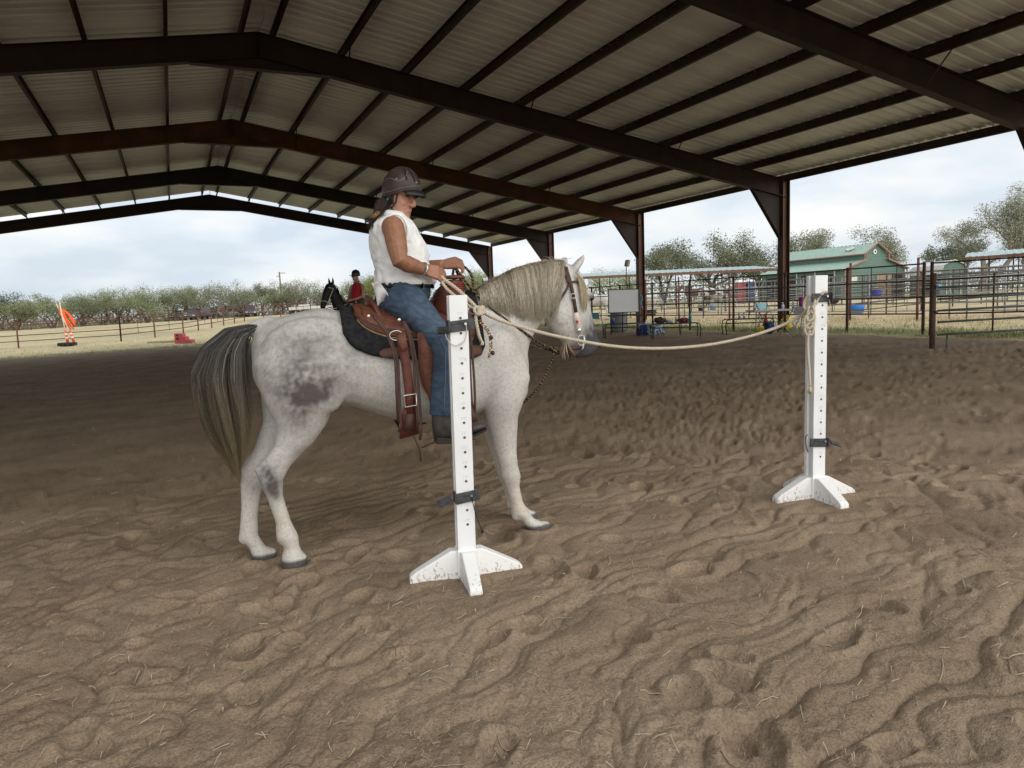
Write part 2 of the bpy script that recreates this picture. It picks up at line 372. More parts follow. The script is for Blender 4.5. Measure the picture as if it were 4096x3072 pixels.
# ---- surrounding field, one sheet to the horizon
def field_mat():
    m = bpy.data.materials.new('dry_field'); m.use_nodes = True; n, l = m.node_tree.nodes, m.node_tree.links; b = n['Principled BSDF']
    b.inputs['Roughness'].default_value = .95; b.inputs['Specular IOR Level'].default_value = .1
    a = n.new('ShaderNodeAttribute'); a.attribute_name = 'Col'; t = n.new('ShaderNodeTexCoord')
    x1 = n.new('ShaderNodeTexNoise'); x1.inputs['Scale'].default_value = 3.0; x1.inputs['Detail'].default_value = 10; x1.inputs['Roughness'].default_value = .7; l.new(t.outputs['Object'], x1.inputs['Vector'])
    r = n.new('ShaderNodeValToRGB'); r.color_ramp.elements[0].position = .3; r.color_ramp.elements[0].color = (.66, .64, .56, 1); r.color_ramp.elements[1].position = .66; r.color_ramp.elements[1].color = (1.18, 1.16, 1.1, 1); l.new(x1.outputs[0], r.inputs[0])
    x = n.new('ShaderNodeMix'); x.data_type = 'RGBA'; x.blend_type = 'MULTIPLY'; x.inputs[0].default_value = 1; l.new(a.outputs[0], x.inputs[6]); l.new(r.outputs[0], x.inputs[7]); l.new(x.outputs[2], b.inputs['Base Color'])
    return m
fxs = np.concatenate([np.linspace(-700, -70, 22, endpoint=False), np.linspace(-70, 90, 260), np.linspace(95, 800, 22)])
fys = np.concatenate([np.linspace(-300, -20, 12, endpoint=False), np.linspace(-20, 110, 230), np.linspace(115, 900, 26)])
FX, FY = np.meshgrid(fxs, fys, indexing='ij'); fx_, fy_ = FX.ravel(), FY.ravel()
inside = (fx_ > AX0+1.5) & (fx_ < AX1-1.5) & (fy_ > AY0+1.5) & (fy_ < AY1-6)
fz = zg(fx_, fy_) + .03*pn(fx_*.3, fy_*.3, 81) - .02 - np.where(inside, .35, 0)
STRAW, DIRT, GREEN = np.array([.51, .44, .285]), np.array([.55, .425, .29]), np.array([.175, .20, .075])
def field_col(x, y):
    g = .5 + .5*pn(x*.12, y*.12, 91) + .35*pn(x*.6, y*.6, 92)
    C = STRAW[None]*(.82+.3*np.clip(g, 0, 1))[:, None]
    rim = np.exp(-((x-15.0)/1.1)**2)*(y < 44) + .8*np.exp(-((y-41.3)/1.1)**2)*(x < 14)
    rim = np.clip(rim*(1.0+.9*pn(x*.7, y*.7, 93)), 0, .85); C = C*(1-rim[:, None]) + GREEN*rim[:, None]
    d = 1/(1+np.exp(-(x-19.8-1.2*pn(x*.2, y*.2, 94)-.0*y)/.5))*1/(1+np.exp((x-30)/2.5))*(.75+.25*pn(x*.8, y*.8, 95)); d = np.clip(d, 0, 1)*(y < 70)
    C = C*(1-d[:, None]) + DIRT*d[:, None]
    pk = np.clip(pn(x*.09, y*.09, 96)*2-.2, 0, 1)*(y > 62)*.5; C = C*(1-pk[:, None]) + np.array([.33, .30, .22])*pk[:, None]
    return C
fi = np.arange(len(fxs)*len(fys)).reshape(len(fxs), len(fys))
fq = np.stack([fi[:-1, :-1], fi[1:, :-1], fi[1:, 1:], fi[:-1, 1:]], -1).reshape(-1, 4)
fme = fastmesh('grass_field', np.stack([fx_, fy_, fz], -1), fq); vcol(fme, field_col(fx_, fy_)); fme.shade_smooth()
M['field'] = field_mat(); tag(link('grass_field', fme, M['field']), kind='structure')
# ---- dry grass blades standing on the field near the arena
def blades(n, sampler, hmin, hmax, cols, name, label):
    x, y = sampler(n); n = len(x); z = zg(x, y) - .02; h = hmin + (hmax-hmin)*NP.rand(n)**2; a = NP.rand(n)*6.283; w = .004+.007*NP.rand(n)
    lx, ly = (NP.rand(n)-.5)*h*1.1, (NP.rand(n)-.5)*h*1.1
    v = np.empty((n, 3, 3)); v[:, 0] = np.stack([x-w*np.cos(a), y-w*np.sin(a), z], -1); v[:, 1] = np.stack([x+w*np.cos(a), y+w*np.sin(a), z], -1); v[:, 2] = np.stack([x+lx, y+ly, z+h], -1)
    me = fastmesh(name, v.reshape(-1, 3), np.arange(3*n).reshape(n, 3))
    ci = cols(x, y); vcol(me, np.repeat(np.clip(ci*(.75+.6*NP.rand(n, 1)), 0, 1), 3, 0)); return tag(link(name, me, M['blade']), label, 'grass', kind='stuff')
M['blade'] = mat('grass_blade', (.9, .9, .9), None, 3, .8, vc='Col', spec=.2)
def samp_r(n):
    x = 14.0 + NP.rand(n)**1.3*8; y = 6 + NP.rand(n)*32; k = pn(x*1.3, y*1.3, 97) + .55*np.exp(-((x-14.9)/.8)**2) > NP.rand(n)*.9-.35; return x[k], y[k]
def samp_l(n):
    x = -24 + NP.rand(n)*37; y = 39.5 + NP.rand(n)**1.4*24; k = pn(x*1.1, y*1.1, 98)+.5*np.exp(-((y-41)/1.2)**2) > NP.rand(n)*.9-.3; return x[k], y[k]
def gcol(x, y):
    C = field_col(x, y); gm = (_h((x*3).astype(int), (y*3).astype(int), 99) < .16)[:, None]; return np.where(gm, GREEN*1.1, C*1.08)
blades(70000, samp_r, .03, .15, gcol, 'yard_grass', 'short dry grass beyond the arena along the pipe fence')
blades(50000, samp_l, .04, .16, gcol, 'pasture_grass', 'dry yellow grass beyond the far end of the arena')
# ---- straw and root bits lying on the sand
def straw(n):
    v = []; f = []; cc = []
    for i in range(n):
        d = 1.5*math.exp(rnd.random()*math.log(14/1.5)) if i > 700 else 1.4+rnd.random()*2.6
        a = YAW + R(-37 + 76*rnd.random()); x, y = CAM[0]+d*math.sin(a), CAM[1]+d*math.cos(a)
        big = i < 84 and i % 2 == 0
        L = (.05+.13*rnd.random()**1.5) if big else (.006+.055*rnd.random()**2.8); w = (.0010+.0009*rnd.random()) if big else (.0006+.0008*rnd.random()); w *= 1+.12*d
        th = rnd.gauss(.3, 1.1); k = 5 if big else 2; bend = rnd.gauss(0, 5 if big else 9)
        pts = []
        for j in range(k+1):
            pts.append((x, y)); x += L/k*math.cos(th); y += L/k*math.sin(th); th += bend*L/k*3
        v.append((pts, w, big)); cc.append(tuple(np.array([.50, .415, .29])*rnd.uniform(.65, 1.15)) if rnd.random() < .72 else (.2, .15, .1))
    allp = np.array([p for P, w, g in v for p in P]); Z = zsand(allp[:, 0], allp[:, 1]); V_ = []; F_ = []; C_ = []; q = 0
    for (P, w, g), c_ in zip(v, cc):
        n0 = len(V_); lift = rnd.random()*.012 if not g else .0
        for j, (x, y) in enumerate(P):
            i0, i1 = max(j-1, 0), min(j+1, len(P)-1); dx, dy = P[i1][0]-P[i0][0], P[i1][1]-P[i0][1]; k_ = math.hypot(dx, dy)+1e-9; sx, sy = -dy/k_*w, dx/k_*w
            z = Z[q] + .002 + lift*j + (.004*(j % 2) if g else 0); q += 1
            V_ += [(x+sx, y+sy, z), (x-sx, y-sy, z), (x, y, z+w*1.5)]; C_ += [c_]*3
            if j:
                a = n0+3*j; F_ += [(a-3, a-2, a+1, a), (a-2, a-1, a+2, a+1), (a-1, a-3, a, a+2)]
    me = fastmesh('straw', np.array(V_), np.array(F_)); vcol(me, np.array(C_)); return me
M['straw'] = mat('dry_straw', (.8, .8, .8), None, 40, .8, vc='Col')
tag(link('scattered_straw', straw(3000), M['straw']), 'bits of dry straw and roots scattered over the brown sand', 'straw', kind='stuff')
# ================================================================ grey horse (local frame: x forward, -y towards the camera, z up)
HO, HRZ = np.array([-.92, 4.22, 0.012]), math.atan2(-.1222, .9925)
_c, _s = math.cos(HRZ), math.sin(HRZ)
def HW(x, y, z): return np.array([HO[0]+_c*x-_s*y, HO[1]+_s*x+_c*y, z])
def HL(px, py, y):                                       # picture point on the horse-frame plane y = const -> local x, y, z
    nrm = np.array([-_s, _c, 0]); d = FW*FPX + RT*(px-2048) + UP*(1536-py); p0 = HO + nrm*y
    p = CAM + d*(np.dot(p0-CAM, nrm)/np.dot(d, nrm)) - HO; return np.array([p[0]*_c+p[1]*_s, y, p[2]])
def ss(a, b, x): t = np.clip((x-a)/(b-a), 0, 1); return t*t*(3-2*t)
def headwarp(P):
    P = np.array(P, float); x, y = P[:, 0].copy(), P[:, 1].copy(); w = ss(.72, .98, x); a = R(24)*w; px = .95
    dx = (x-px)/np.cos(a); dx = np.where(x > .72, dx, x-px)
    P[:, 0] = np.where(w > 0, px + dx*np.cos(a) - y*np.sin(a), x); P[:, 1] = np.where(w > 0, dx*np.sin(a)*np.where(dx > 0, 1, .35) + y*np.cos(a), y); return P
def hw1(x, y, z): return tuple(headwarp([(x, y, z)])[0])
NR = 20
TORSO = [(-.845, 1.24, 1.12, .05), (-.81, 1.325, 1.02, .145), (-.73, 1.372, .94, .225), (-.60, 1.403, .87, .272), (-.47, 1.428, .85, .288), (-.33, 1.405, .85, .275), (-.20, 1.378, .80, .276),
         (-.05, 1.352, .742, .294), (.12, 1.345, .715, .302), (.28, 1.375, .715, .285), (.40, 1.46, .73, .25), (.50, 1.50, .762, .225), (.60, 1.46, .795, .20), (.69, 1.36, .83, .165), (.745, 1.24, .88, .115), (.772, 1.12, .95, .05)]
def tor(x):
    xs = [t[0] for t in TORSO]; return [float(np.interp(x, xs, [t[k] for t in TORSO])) for k in (1, 2, 3)]
def torso_pt(x, th, off=0.0):                            # th: 0 = top, 90 = near side, 180 = belly
    a, b, w = tor(x); zc, hh = (a+b)/2+.02, (a-b)/2; s_, c_ = math.sin(th), math.cos(th)
    k = 1.0 if c_ < 0 else 1-.16*c_*abs(s_)*1.2
    return (x, -(w*k+off)*np.sign(s_)*abs(s_)**.92, zc + (hh+off)*np.sign(c_)*abs(c_)**.95 - .02*(1-abs(c_)))
def ringy(c, a, b, n=NR, e=1.0):                          # ellipse from centre, two half-axis vectors
    c, a, b = vec(*c), vec(*a), vec(*b); return [c + a*math.cos(2*math.pi*k/n) + b*math.sin(2*math.pi*k/n) for k in range(n)]
hb = MB()
hb.rings([[torso_pt(t[0], 2*math.pi*k/NR) for k in range(NR)] for t in TORSO])
NECK = [((.40, 1.47), (.70, .90), .17), ((.50, 1.525), (.745, .99), .15), ((.60, 1.585), (.768, 1.08), .128), ((.71, 1.632), (.782, 1.155), .112), ((.82, 1.66), (.812, 1.228), .10), ((.93, 1.678), (.862, 1.298), .09), ((1.03, 1.684), (.915, 1.36), .082), ((1.075, 1.67), (.955, 1.41), .07)]
hb.rings([ringy(((t[0]+b[0])/2, 0, (t[1]+b[1])/2), ((t[0]-b[0])/2, 0, (t[1]-b[1])/2), (0, w, 0)) for t, b, w in NECK])
HEAD = [((1.02, 1.684), (.935, 1.46), .06), ((1.085, 1.668), (.925, 1.385), .088), ((1.16, 1.628), (.925, 1.335), .10), ((1.21, 1.54), (.945, 1.29), .105), ((1.235, 1.45), (.985, 1.24), .096), ((1.258, 1.36), (1.045, 1.185), .078), ((1.283, 1.28), (1.09, 1.135), .067), ((1.303, 1.205), (1.12, 1.09), .064), ((1.312, 1.145), (1.155, 1.065), .061), ((1.285, 1.098), (1.205, 1.064), .038)]
hb.rings([ringy(((t[0]+b[0])/2, 0, (t[1]+b[1])/2), ((t[0]-b[0])/2*1.07, 0, (t[1]-b[1])/2*1.07), (0, w+.008, 0)) for t, b, w in HEAD])
for s in (-1, 1):                                        # ears, jowl, brow, nostril
    hb.tube([(1.075, s*.055, 1.615), (1.10, s*.068, 1.65), (1.128, s*.076, 1.685), (1.150, s*.078, 1.710), (1.162, s*.077, 1.725)], [.036, .041, .035, .021, .006], 10, flat=.62)
    hb.ball((1.005, s*.045, 1.37), (.085, .05, .10)); hb.ball((1.185, s*.08, 1.465), (.034, .028, .034)); hb.ball((1.285, s*.044, 1.152), (.03, .022, .038))
    hb.ball((1.22, s*.03, 1.098), (.055, .03, .03))
def leg(y0, L):
    hb.rings([ringy((x, y0+dy, z), (rx+.008, 0, 0), (0, ry+.008, 0), 16) for x, z, rx, ry, dy in L])
leg(-.10, [(-.62, 1.26, .17, .09, -.02), (-.625, 1.16, .205, .125, -.045), (-.615, 1.05, .205, .125, -.05), (-.598, .93, .185, .108, -.05), (-.60, .80, .128, .082, -.04), (-.655, .69, .098, .064, -.03), (-.72, .625, .092, .055, -.02), (-.772, .575, .088, .05, -.02), (-.787, .50, .057, .048, -.02), (-.772, .41, .036, .033, -.02), (-.737, .26, .034, .030, -.02), (-.722, .175, .053, .046, -.02), (-.70, .11, .034, .035, -.02), (-.70, .062, .052, .05, -.02), (-.697, -.03, .062, .06, -.02)])
leg(.10, [(-.62, 1.26, .17, .09, .02), (-.64, 1.10, .19, .12, .045), (-.645, .95, .165, .105, .05), (-.69, .80, .115, .08, .04), (-.775, .65, .088, .06, .03), (-.87, .54, .075, .05, .01), (-.90, .44, .054, .044, .01), (-.915, .33, .042, .036, .01), (-.928, .24, .040, .034, .01), (-.937, .135, .047, .043, .01), (-.90, .075, .037, .037, .01), (-.872, .035, .050, .05, .01), (-.862, -.045, .06, .058, .01)])
leg(-.12, [(.57, 1.12, .14, .07, -.02), (.60, .98, .135, .085, -.03), (.575, .85, .115, .085, -.03), (.557, .75, .094, .075, -.02), (.567, .65, .076, .066, -.015), (.576, .55, .061, .056, -.01), (.592, .45, .050, .049, -.01), (.603, .385, .055, .055, -.01), (.612, .315, .036, .037, -.01), (.634, .22, .032, .031, -.01), (.656, .145, .049, .045, -.01), (.700, .10, .036, .036, -.01), (.742, .065, .05, .048, -.01), (.768, .0, .06, .056, -.01)])
leg(.13, [(.57, 1.12, .14, .07, 0), (.60, .98, .135, .085, .03), (.585, .80, .105, .08, .02), (.585, .70, .08, .066, .01), (.605, .55, .06, .055, 0), (.625, .44, .05, .048, 0), (.64, .375, .048, .05, 0), (.655, .30, .038, .037, 0), (.68, .22, .036, .034, 0), (.705, .145, .044, .04, 0), (.75, .10, .037, .036, 0), (.795, .065, .05, .048, 0), (.82, .0, .06, .056, 0)])
for s in (-1, 1):
    hb.ball((-.52, s*.175, 1.20), (.28, .10, .20)); hb.ball((-.46, s*.20, .98), (.10, .055, .12)); hb.ball((.53, s*.135, 1.12), (.17, .10, .24), 14, 10); hb.ball((.62, s*.095, .92), (.13, .10, .12)); hb.ball((-.75, s*.10, 1.12), (.10, .085, .16))
for cx, cy, cz in ((-.748, -.12, .168), (-.962, .11, .128), (.632, -.13, .135), (.68, .13, .135)): hb.ball((cx, cy, cz), (.034, .036, .038), 10, 8)
for cx, cy, cz in ((-.655, -.12, .03), (-.82, .11, .01), (.80, -.13, .035), (.85, .13, .035)): hb.ball((cx, cy, cz), (.036, .046, .04), 10, 8)
hb.tube([(-.845, -.12, .585), (-.825, -.12, .50), (-.80, -.12, .42)], [.03, .024, .018], 8); hb.tube([(-.925, .11, .55), (-.935, .11, .46), (-.935, .11, .38)], [.028, .022, .017], 8)
hb.tube([(-.72, 0, 1.36), (-.80, 0, 1.355), (-.86, 0, 1.335), (-.93, 0, 1.29), (-.97, 0, 1.2)], [.06, .048, .036, .03, .02], 10)
hb.v = [tuple(p) for p in headwarp(hb.v)]
hme = fuse(hb, .0098, 5, .5)
def resmooth(me, wfun, it):
    o = bpy.data.objects.new('tmp', me); col.objects.link(o); w = wfun(coords(me)); vg = o.vertex_groups.new(name='w')
    for lv in (.25, .5, .75, 1.0):
        vg.add(np.nonzero((w > lv-.25) & (w <= lv))[0].tolist(), lv, 'REPLACE')
    m = o.modifiers.new('s', 'SMOOTH'); m.factor = .5; m.iterations = it; m.vertex_group = 'w'
    r = bpy.data.meshes.new_from_object(o.evaluated_get(bpy.context.evaluated_depsgraph_get())); bpy.data.objects.remove(o); r.shade_smooth(); return r
hme = resmooth(hme, lambda P: np.clip((P[:, 2]-.70)/.2, 0, 1)*np.clip((.95-P[:, 0])/.2, 0, 1), 26)
hco = coords(hme).astype(float)
def blob(P, c, r, k=1.0, ax=(1, .6, 1)):
    d = ((P-np.array(c))/np.array(r)); return k*np.exp(-(d*d).sum(1))
def coat(P):
    x, y, z = P.T; n1 = pn(x*7+y*5, z*7-y*3, 201); n2 = pn(x*19+y*11, z*19+y*7, 202); n3 = pn(x*40+3*y, z*40+y*31, 203)
    B = np.array([.56, .545, .515])[None]*np.ones((len(P), 1))
    dk = blob(P, (-.55, -.28, .985), (.15, .2, .105), .56) + blob(P, (-.66, -.24, 1.03), (.13, .2, .13), .22) + blob(P, (-.62, -.25, .84), (.10, .2, .09), .3) + blob(P, (-.80, -.15, .53), (.06, .12, .085), .82) + blob(P, (-.77, -.15, .44), (.035, .12, .07), .6)
    dk += blob(P, (-.55, -.2, 1.22), (.32, .35, .19), .35) + blob(P, (-.50, -.2, 1.08), (.24, .3, .12), .15) + blob(P, (.55, -.2, 1.05), (.2, .2, .25), .12) + blob(P, hw1(1.19, -.09, 1.455), (.035, .05, .03), .7) + blob(P, (-.30, -.25, 1.33), (.07, .3, .05), .22) + blob(P, (-.62, -.12, .70), (.07, .1, .10), .35)
    dk += blob(P, (-.90, .1, .44), (.05, .1, .06), .35) + blob(P, (.60, -.13, .42), (.06, .1, .07), .22) + blob(P, (.575, -.15, .70), (.09, .1, .12), .18)+ blob(P, (.50, -.2, .80), (.10, .15, .08), .10)
    dk *= np.clip(1.0+.35*n1+.25*n2+.3*n3, .12, 2.2); dap = np.clip(.5+.6*n2+.35*n3, 0, 1)*(.085*ss(.2, -.5, x) + .03)*ss(.35, .6, z)
    dk = np.clip(1.12*dk + dap + .05*np.clip(n1, 0, 1), 0, .93)
    C = B*(1-dk[:, None]) + np.array([.055, .042, .044])*dk[:, None]
    tan = np.clip(blob(P, (.62, -.13, .25), (.10, .3, .22), .45) + blob(P, (-.75, 0, .18), (.2, .4, .2), .38) + blob(P, (.66, -.1, 1.0), (.12, .2, .3), .16) + blob(P, (-.08, -.28, .95), (.12, .1, .2), .12), 0, .6)*np.clip(1+n1, .3, 1.6)
    C = C*(1-tan[:, None]) + np.array([.50, .40, .27])*tan[:, None]
    mz = np.array(hw1(1.285, 0, 1.09)); dm = np.sqrt((((P-mz)/np.array([.21, .24, .25]))**2).sum(1)); w = np.clip(1.4-dm, 0, 1)*np.clip(.9+.3*n2, 0, 1); w = ss(0, .8, w); w = np.clip(w*1.15, 0, 1); C = C*(1-w[:, None]) + np.array([.06, .06, .067])*w[:, None]
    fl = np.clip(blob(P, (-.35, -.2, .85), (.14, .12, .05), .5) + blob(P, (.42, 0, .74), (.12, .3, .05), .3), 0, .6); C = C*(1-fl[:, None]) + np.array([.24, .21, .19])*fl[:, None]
    hoof = ss(.050, .038, z - np.where(x > 0, .02, 0) + np.where((x < 0) & (y > 0), .018, 0)); C = C*(1-hoof[:, None]) + np.array([.085, .080, .074])*hoof[:, None]
    fleck = (n3 > .62) & (x > .95); C[fleck] *= .72
    for c_, r_ in (((1.10, -.078, 1.72), .05),): 
        pass
    return C
vcol(hme, coat(hco))
M['coat'] = mat('grey_coat', (.74, .725, .72), None, 75, .62, 0, .12, 160, vc='Col', detail=9, lo=.44, hi=.74, spec=.25, stretch=(1.0, 1.0, 1.0))
horse = thing('horse', 'dappled grey horse standing under the western saddle between two white jump stands', 'horse', HO, HRZ)
link('body', hme, M['coat'], horse)
# eyes
M['eye'] = mat('dark_eye', (.015, .012, .01), rough=.12, spec=.6)
for s in (-1, 1):
    b = MB(); b.ball(hw1(1.196, s*.096, 1.452), (.023, .013, .018)); b.build('eye', M['eye'], horse, True)
    b = MB(); c0 = np.array(hw1(1.30, s*.056, 1.145)); b.ball(c0, (.012, .008, .02)); b.build('nostril', M['eye'], horse, True)
# hair: ribbons of strands
def hair(name, strands, m, parent, pw=1.0):
    V_ = []; F_ = []; C_ = []
    for pts, w, c0, c1, nrm in strands:
        n0 = len(V_); k = len(pts)
        for j, p in enumerate(pts):
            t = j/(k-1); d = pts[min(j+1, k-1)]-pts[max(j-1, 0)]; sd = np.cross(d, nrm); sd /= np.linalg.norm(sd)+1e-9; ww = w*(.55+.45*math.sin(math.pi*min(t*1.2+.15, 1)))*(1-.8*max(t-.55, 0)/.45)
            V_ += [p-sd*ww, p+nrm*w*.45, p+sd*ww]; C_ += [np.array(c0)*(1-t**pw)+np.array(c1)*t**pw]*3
            if j: a = n0+3*j; F_ += [(a-3, a-2, a+1, a), (a-2, a-1, a+2, a+1)]
    me = fastmesh(name, np.array(V_), np.array(F_)); vcol(me, np.array(C_)); me.shade_smooth(); return link(name, me, m, parent)
M['hair'] = mat('horse_hair', (.8, .8, .8), None, 90, .6, vc='Col', spec=.18)
CREST = [(.46, 1.515), (.52, 1.556), (.60, 1.594), (.71, 1.643), (.82, 1.671), (.93, 1.69), (1.03, 1.695), (1.065, 1.69)]
def crest(u):
    k = u*(len(CREST)-1); i = min(int(k), len(CREST)-2); f = k-i; a, b_ = CREST[i], CREST[i+1]; return a[0]+(b_[0]-a[0])*f, a[1]+(b_[1]-a[1])*f
st = []
CLM = [(rnd.random()**.95, rnd.gauss(0, .022), rnd.uniform(.6, 1.3), rnd.random()*6.28, rnd.uniform(.86, 1.06)) for _ in range(90)]
for i in range(1600):
    uc, dc, gc, phc, Lc = rnd.choice(CLM); u = min(.999, max(0, uc+rnd.gauss(0, .012))); x, z = crest(u); L = (.11+.26*min(1, u*2.0))*(1-.12*max(0, u-.85)/.15)*rnd.uniform(.88, 1.02)*Lc
    w_ = .02 + .075*min(1, u*1.5); lay = rnd.random()
    nk = .085 + .04*(1-u) + .012*lay
    pts = []; ph = rnd.random()*6.28; drift = dc + rnd.gauss(.012, .010) - .25*max(0, (u-.5)/.5)**1.15; amp = rnd.uniform(.002, .008)
    for j in range(8):
        t = j/7; out = nk*(1-math.exp(-t*5.5))*(1+.10*t)+.004; dz = L*(t**1.25)*.98
        pts.append(np.array(hw1(x + drift*t + amp*math.sin(ph+t*9) + .008*t*math.sin(phc+5*t), .012-out - (.02*t if u < .5 else 0), z + .006 + .012*math.sin(min(t*3.0, 1)*math.pi)*(lay) - dz)))
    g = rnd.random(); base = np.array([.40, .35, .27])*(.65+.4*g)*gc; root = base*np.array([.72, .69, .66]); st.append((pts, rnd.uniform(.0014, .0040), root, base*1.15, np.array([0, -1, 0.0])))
for i in range(60):                                       # flyaways on the crest
    u = rnd.random(); x, z = crest(u); p = np.array(hw1(x, rnd.gauss(0, .01), z)); d = np.array([rnd.gauss(.01, .03), rnd.gauss(0, .02), rnd.uniform(.015, .035)]); st.append(([p, p+d*.6, p+d+np.array([rnd.gauss(0, .02), 0, -.006])], .0011, (.4, .34, .24), (.45, .4, .3), np.array([0, -1, 0.0])))
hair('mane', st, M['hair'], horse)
hsub = hco[hco[:, 0] > .9]
def HSf(px, py, off=.006):
    for yy in np.arange(-.16, .30, .006):
        p = HL(px, py, yy)
        if ((hsub-p)**2).sum(1).min() < .0002: return p + np.array([-.15, -1, .1])*off
    return HL(px, py, .06)
FG = [[HSf(2302, 1090, .008), HSf(2310, 1097, .008), HSf(2318, 1106, .008), HSf(2328, 1115, .008)], [HSf(2312, 1120, .008), HSf(2320, 1130, .008), HSf(2330, 1138, .008), HSf(2342, 1146, .007)], [HSf(2318, 1160, .008), HSf(2326, 1168, .008), HSf(2336, 1172, .008), HSf(2350, 1178, .006)],
      [HSf(2322, 1195, .007), HSf(2329, 1200, .008), HSf(2338, 1204, .008), HSf(2348, 1206, .006)], [HSf(2325, 1225, .006), HSf(2331, 1230, .007), HSf(2338, 1232, .007), HSf(2346, 1230, .006)], [HSf(2328, 1248, .005), HSf(2332, 1256, .006), HSf(2337, 1258, .006), HSf(2342, 1250, .005)]]
FG = np.array(FG); st = []
for i in range(120):
    q = rnd.random()*2.999; k = int(q); f = q-k; Ln = rnd.uniform(.72, 1.0); pts = []
    colm = FG[:, k]*(1-f)+FG[:, k+1]*f
    for j in range(8):
        t = j/7*Ln*5; i0 = min(int(t), 4); pts.append(colm[i0]*(1-(t-i0))+colm[i0+1]*(t-i0)+np.array([rnd.gauss(0, .001), -rnd.random()*.006, 0]))
    g = rnd.random(); base = np.array([.44, .355, .225])*(.6+.55*g); st.append((pts, rnd.uniform(.0010, .0022), base*.75, base, np.array([.2, -.97, 0])))
hair('forelock', st, M['hair'], horse)
st = []                                                   # tail
OUT = [(-.80, 1.375), (-.963, 1.353), (-1.092, 1.255), (-1.160, 1.113), (-1.144, .972), (-1.115, .811), (-1.052, .671), (-.956, .50)]
INN = [(-.80, 1.33), (-.855, 1.30), (-.865, 1.20), (-.858, 1.06), (-.85, .90), (-.855, .77), (-.89, .64), (-.95, .50)]
def cl(Lp, t):
    k = t*(len(Lp)-1); i = min(int(k), len(Lp)-2); f = k-i; return np.array(Lp[i])*(1-f)+np.array(Lp[i+1])*f
CLP = [(rnd.random()**.75, rnd.uniform(-1, 1), rnd.random()*6.28, rnd.uniform(.004, .016), rnd.uniform(.55, 1.35), rnd.uniform(.86, 1.04)) for _ in range(75)]
for i in range(3600):
    ac, bc_, phc, ampc, gc, Lc = rnd.choice(CLP); a = min(1, max(0, ac+rnd.gauss(0, .035))); b = min(1, max(-1, bc_+rnd.gauss(0, .10))); L = Lc* rnd.uniform(.72, 1.0) if rnd.random() < .8 else rnd.uniform(.5, .8); pts = []; ph = rnd.random()*6.28; amp = rnd.uniform(.002, .009); s0 = rnd.random()*.16
    for j in range(11):
        t = s0 + (L-s0)*j/10; q = cl(INN, t)*(1-a)+cl(OUT, t)*a; wd = .02+.085*math.sin(math.pi*min(.12+t*.9, 1))
        pts.append(np.array([q[0]+amp*math.sin(ph+8*t)+ampc*math.sin(phc+6.5*t)*t, b*wd*math.sqrt(max(.05, 1-(2*a-1)**2)) + amp*math.cos(ph+7*t), q[1]]))
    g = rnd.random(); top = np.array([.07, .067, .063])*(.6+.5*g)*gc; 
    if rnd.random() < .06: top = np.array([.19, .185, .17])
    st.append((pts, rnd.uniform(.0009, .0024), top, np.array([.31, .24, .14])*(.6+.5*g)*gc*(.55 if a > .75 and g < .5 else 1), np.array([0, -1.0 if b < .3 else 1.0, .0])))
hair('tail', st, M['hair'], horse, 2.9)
# ================================================================ rider (same local frame as the horse)
rider = thing('person', 'rider in brown helmet, white sleeveless shirt and blue jeans on the grey horse', 'person', HO, HRZ)
def turn(P, a=-42, pit=14, c=(.02, 0, 2.02)):              # turn the head towards the rope and a little down
    m = Euler((0, R(pit), R(a)), 'XYZ').to_matrix(); c = Vector(c); return [tuple(m @ (Vector(p)-c) + c) for p in P]
def ell(cx, z, rx, ry, n=24, cy=0.0, e=1.0): return [(cx+rx*math.copysign(abs(math.cos(2*math.pi*k/n))**e, math.cos(2*math.pi*k/n)), cy+ry*math.copysign(abs(math.sin(2*math.pi*k/n))**e, math.sin(2*math.pi*k/n)), z) for k in range(n)]
SK = MB()
hd = MB()
HR_ = [(1.949, .088, .035, .022), (1.957, .098, .012, .04), (1.972, .099, -.005, .05), (1.99, .097, -.02, .057), (2.01, .099, -.035, .062), (2.035, .10, -.05, .067), (2.06, .099, -.06, .071), (2.085, .096, -.067, .073), (2.108, .103, -.07, .075), (2.15, .096, -.068, .074), (2.19, .07, -.05, .06), (2.208, .04, -.02, .03)]
hd.rings([ell((f+b)/2, z, (f-b)/2, w, 20, 0, .92) for z, f, b, w in HR_])
hd.tube([(.096, 0, 2.10), (.109, 0, 2.075), (.122, 0, 2.05), (.122, 0, 2.038), (.108, 0, 2.03)], [.008, .010, .0135, .014, .008], 8)
for s in (-1, 1):
    hd.ball((.112, s*.012, 2.036), .009); hd.ball((.066, s*.036, 2.042), (.028, .026, .026)); hd.ball((-.008, s*.074, 2.065), (.016, .009, .03)); hd.ball((.088, s*.032, 2.104), (.016, .024, .008)); hd.ball((.06, s*.028, 1.99), (.03, .024, .022))
hd.ball((.091, 0, 1.965), (.016, .022, .014)); hd.ball((.098, 0, 2.006), (.009, .024, .005)); hd.ball((.096, 0, 1.995), (.009, .021, .006))
hd.v = turn(hd.v); SK.add(hd.v, hd.f)
SK.tube([(.0, 0, 1.90), (.01, 0, 1.95), (.018, 0, 2.02), (.012, 0, 2.06)], [.075, .062, .057, .055], 14)
SK.rings([ell(.03, 1.50, .14, .15), ell(.035, 1.58, .145, .15), ell(.015, 1.72, .145, .15), ell(-.01, 1.85, .12, .15), ell(-.015, 1.91, .09, .13), ell(0, 1.95, .055, .07)])
SHO, ELB, WRI = np.array([-.045, -.185, 1.875]), HL(1600, 1046, -.315), HL(1697, 1079, -.215)
SHL, ELL, WRL = np.array([-.02, .185, 1.875]), np.array([.05, .30, 1.66]), HL(1775, 1058, .03)
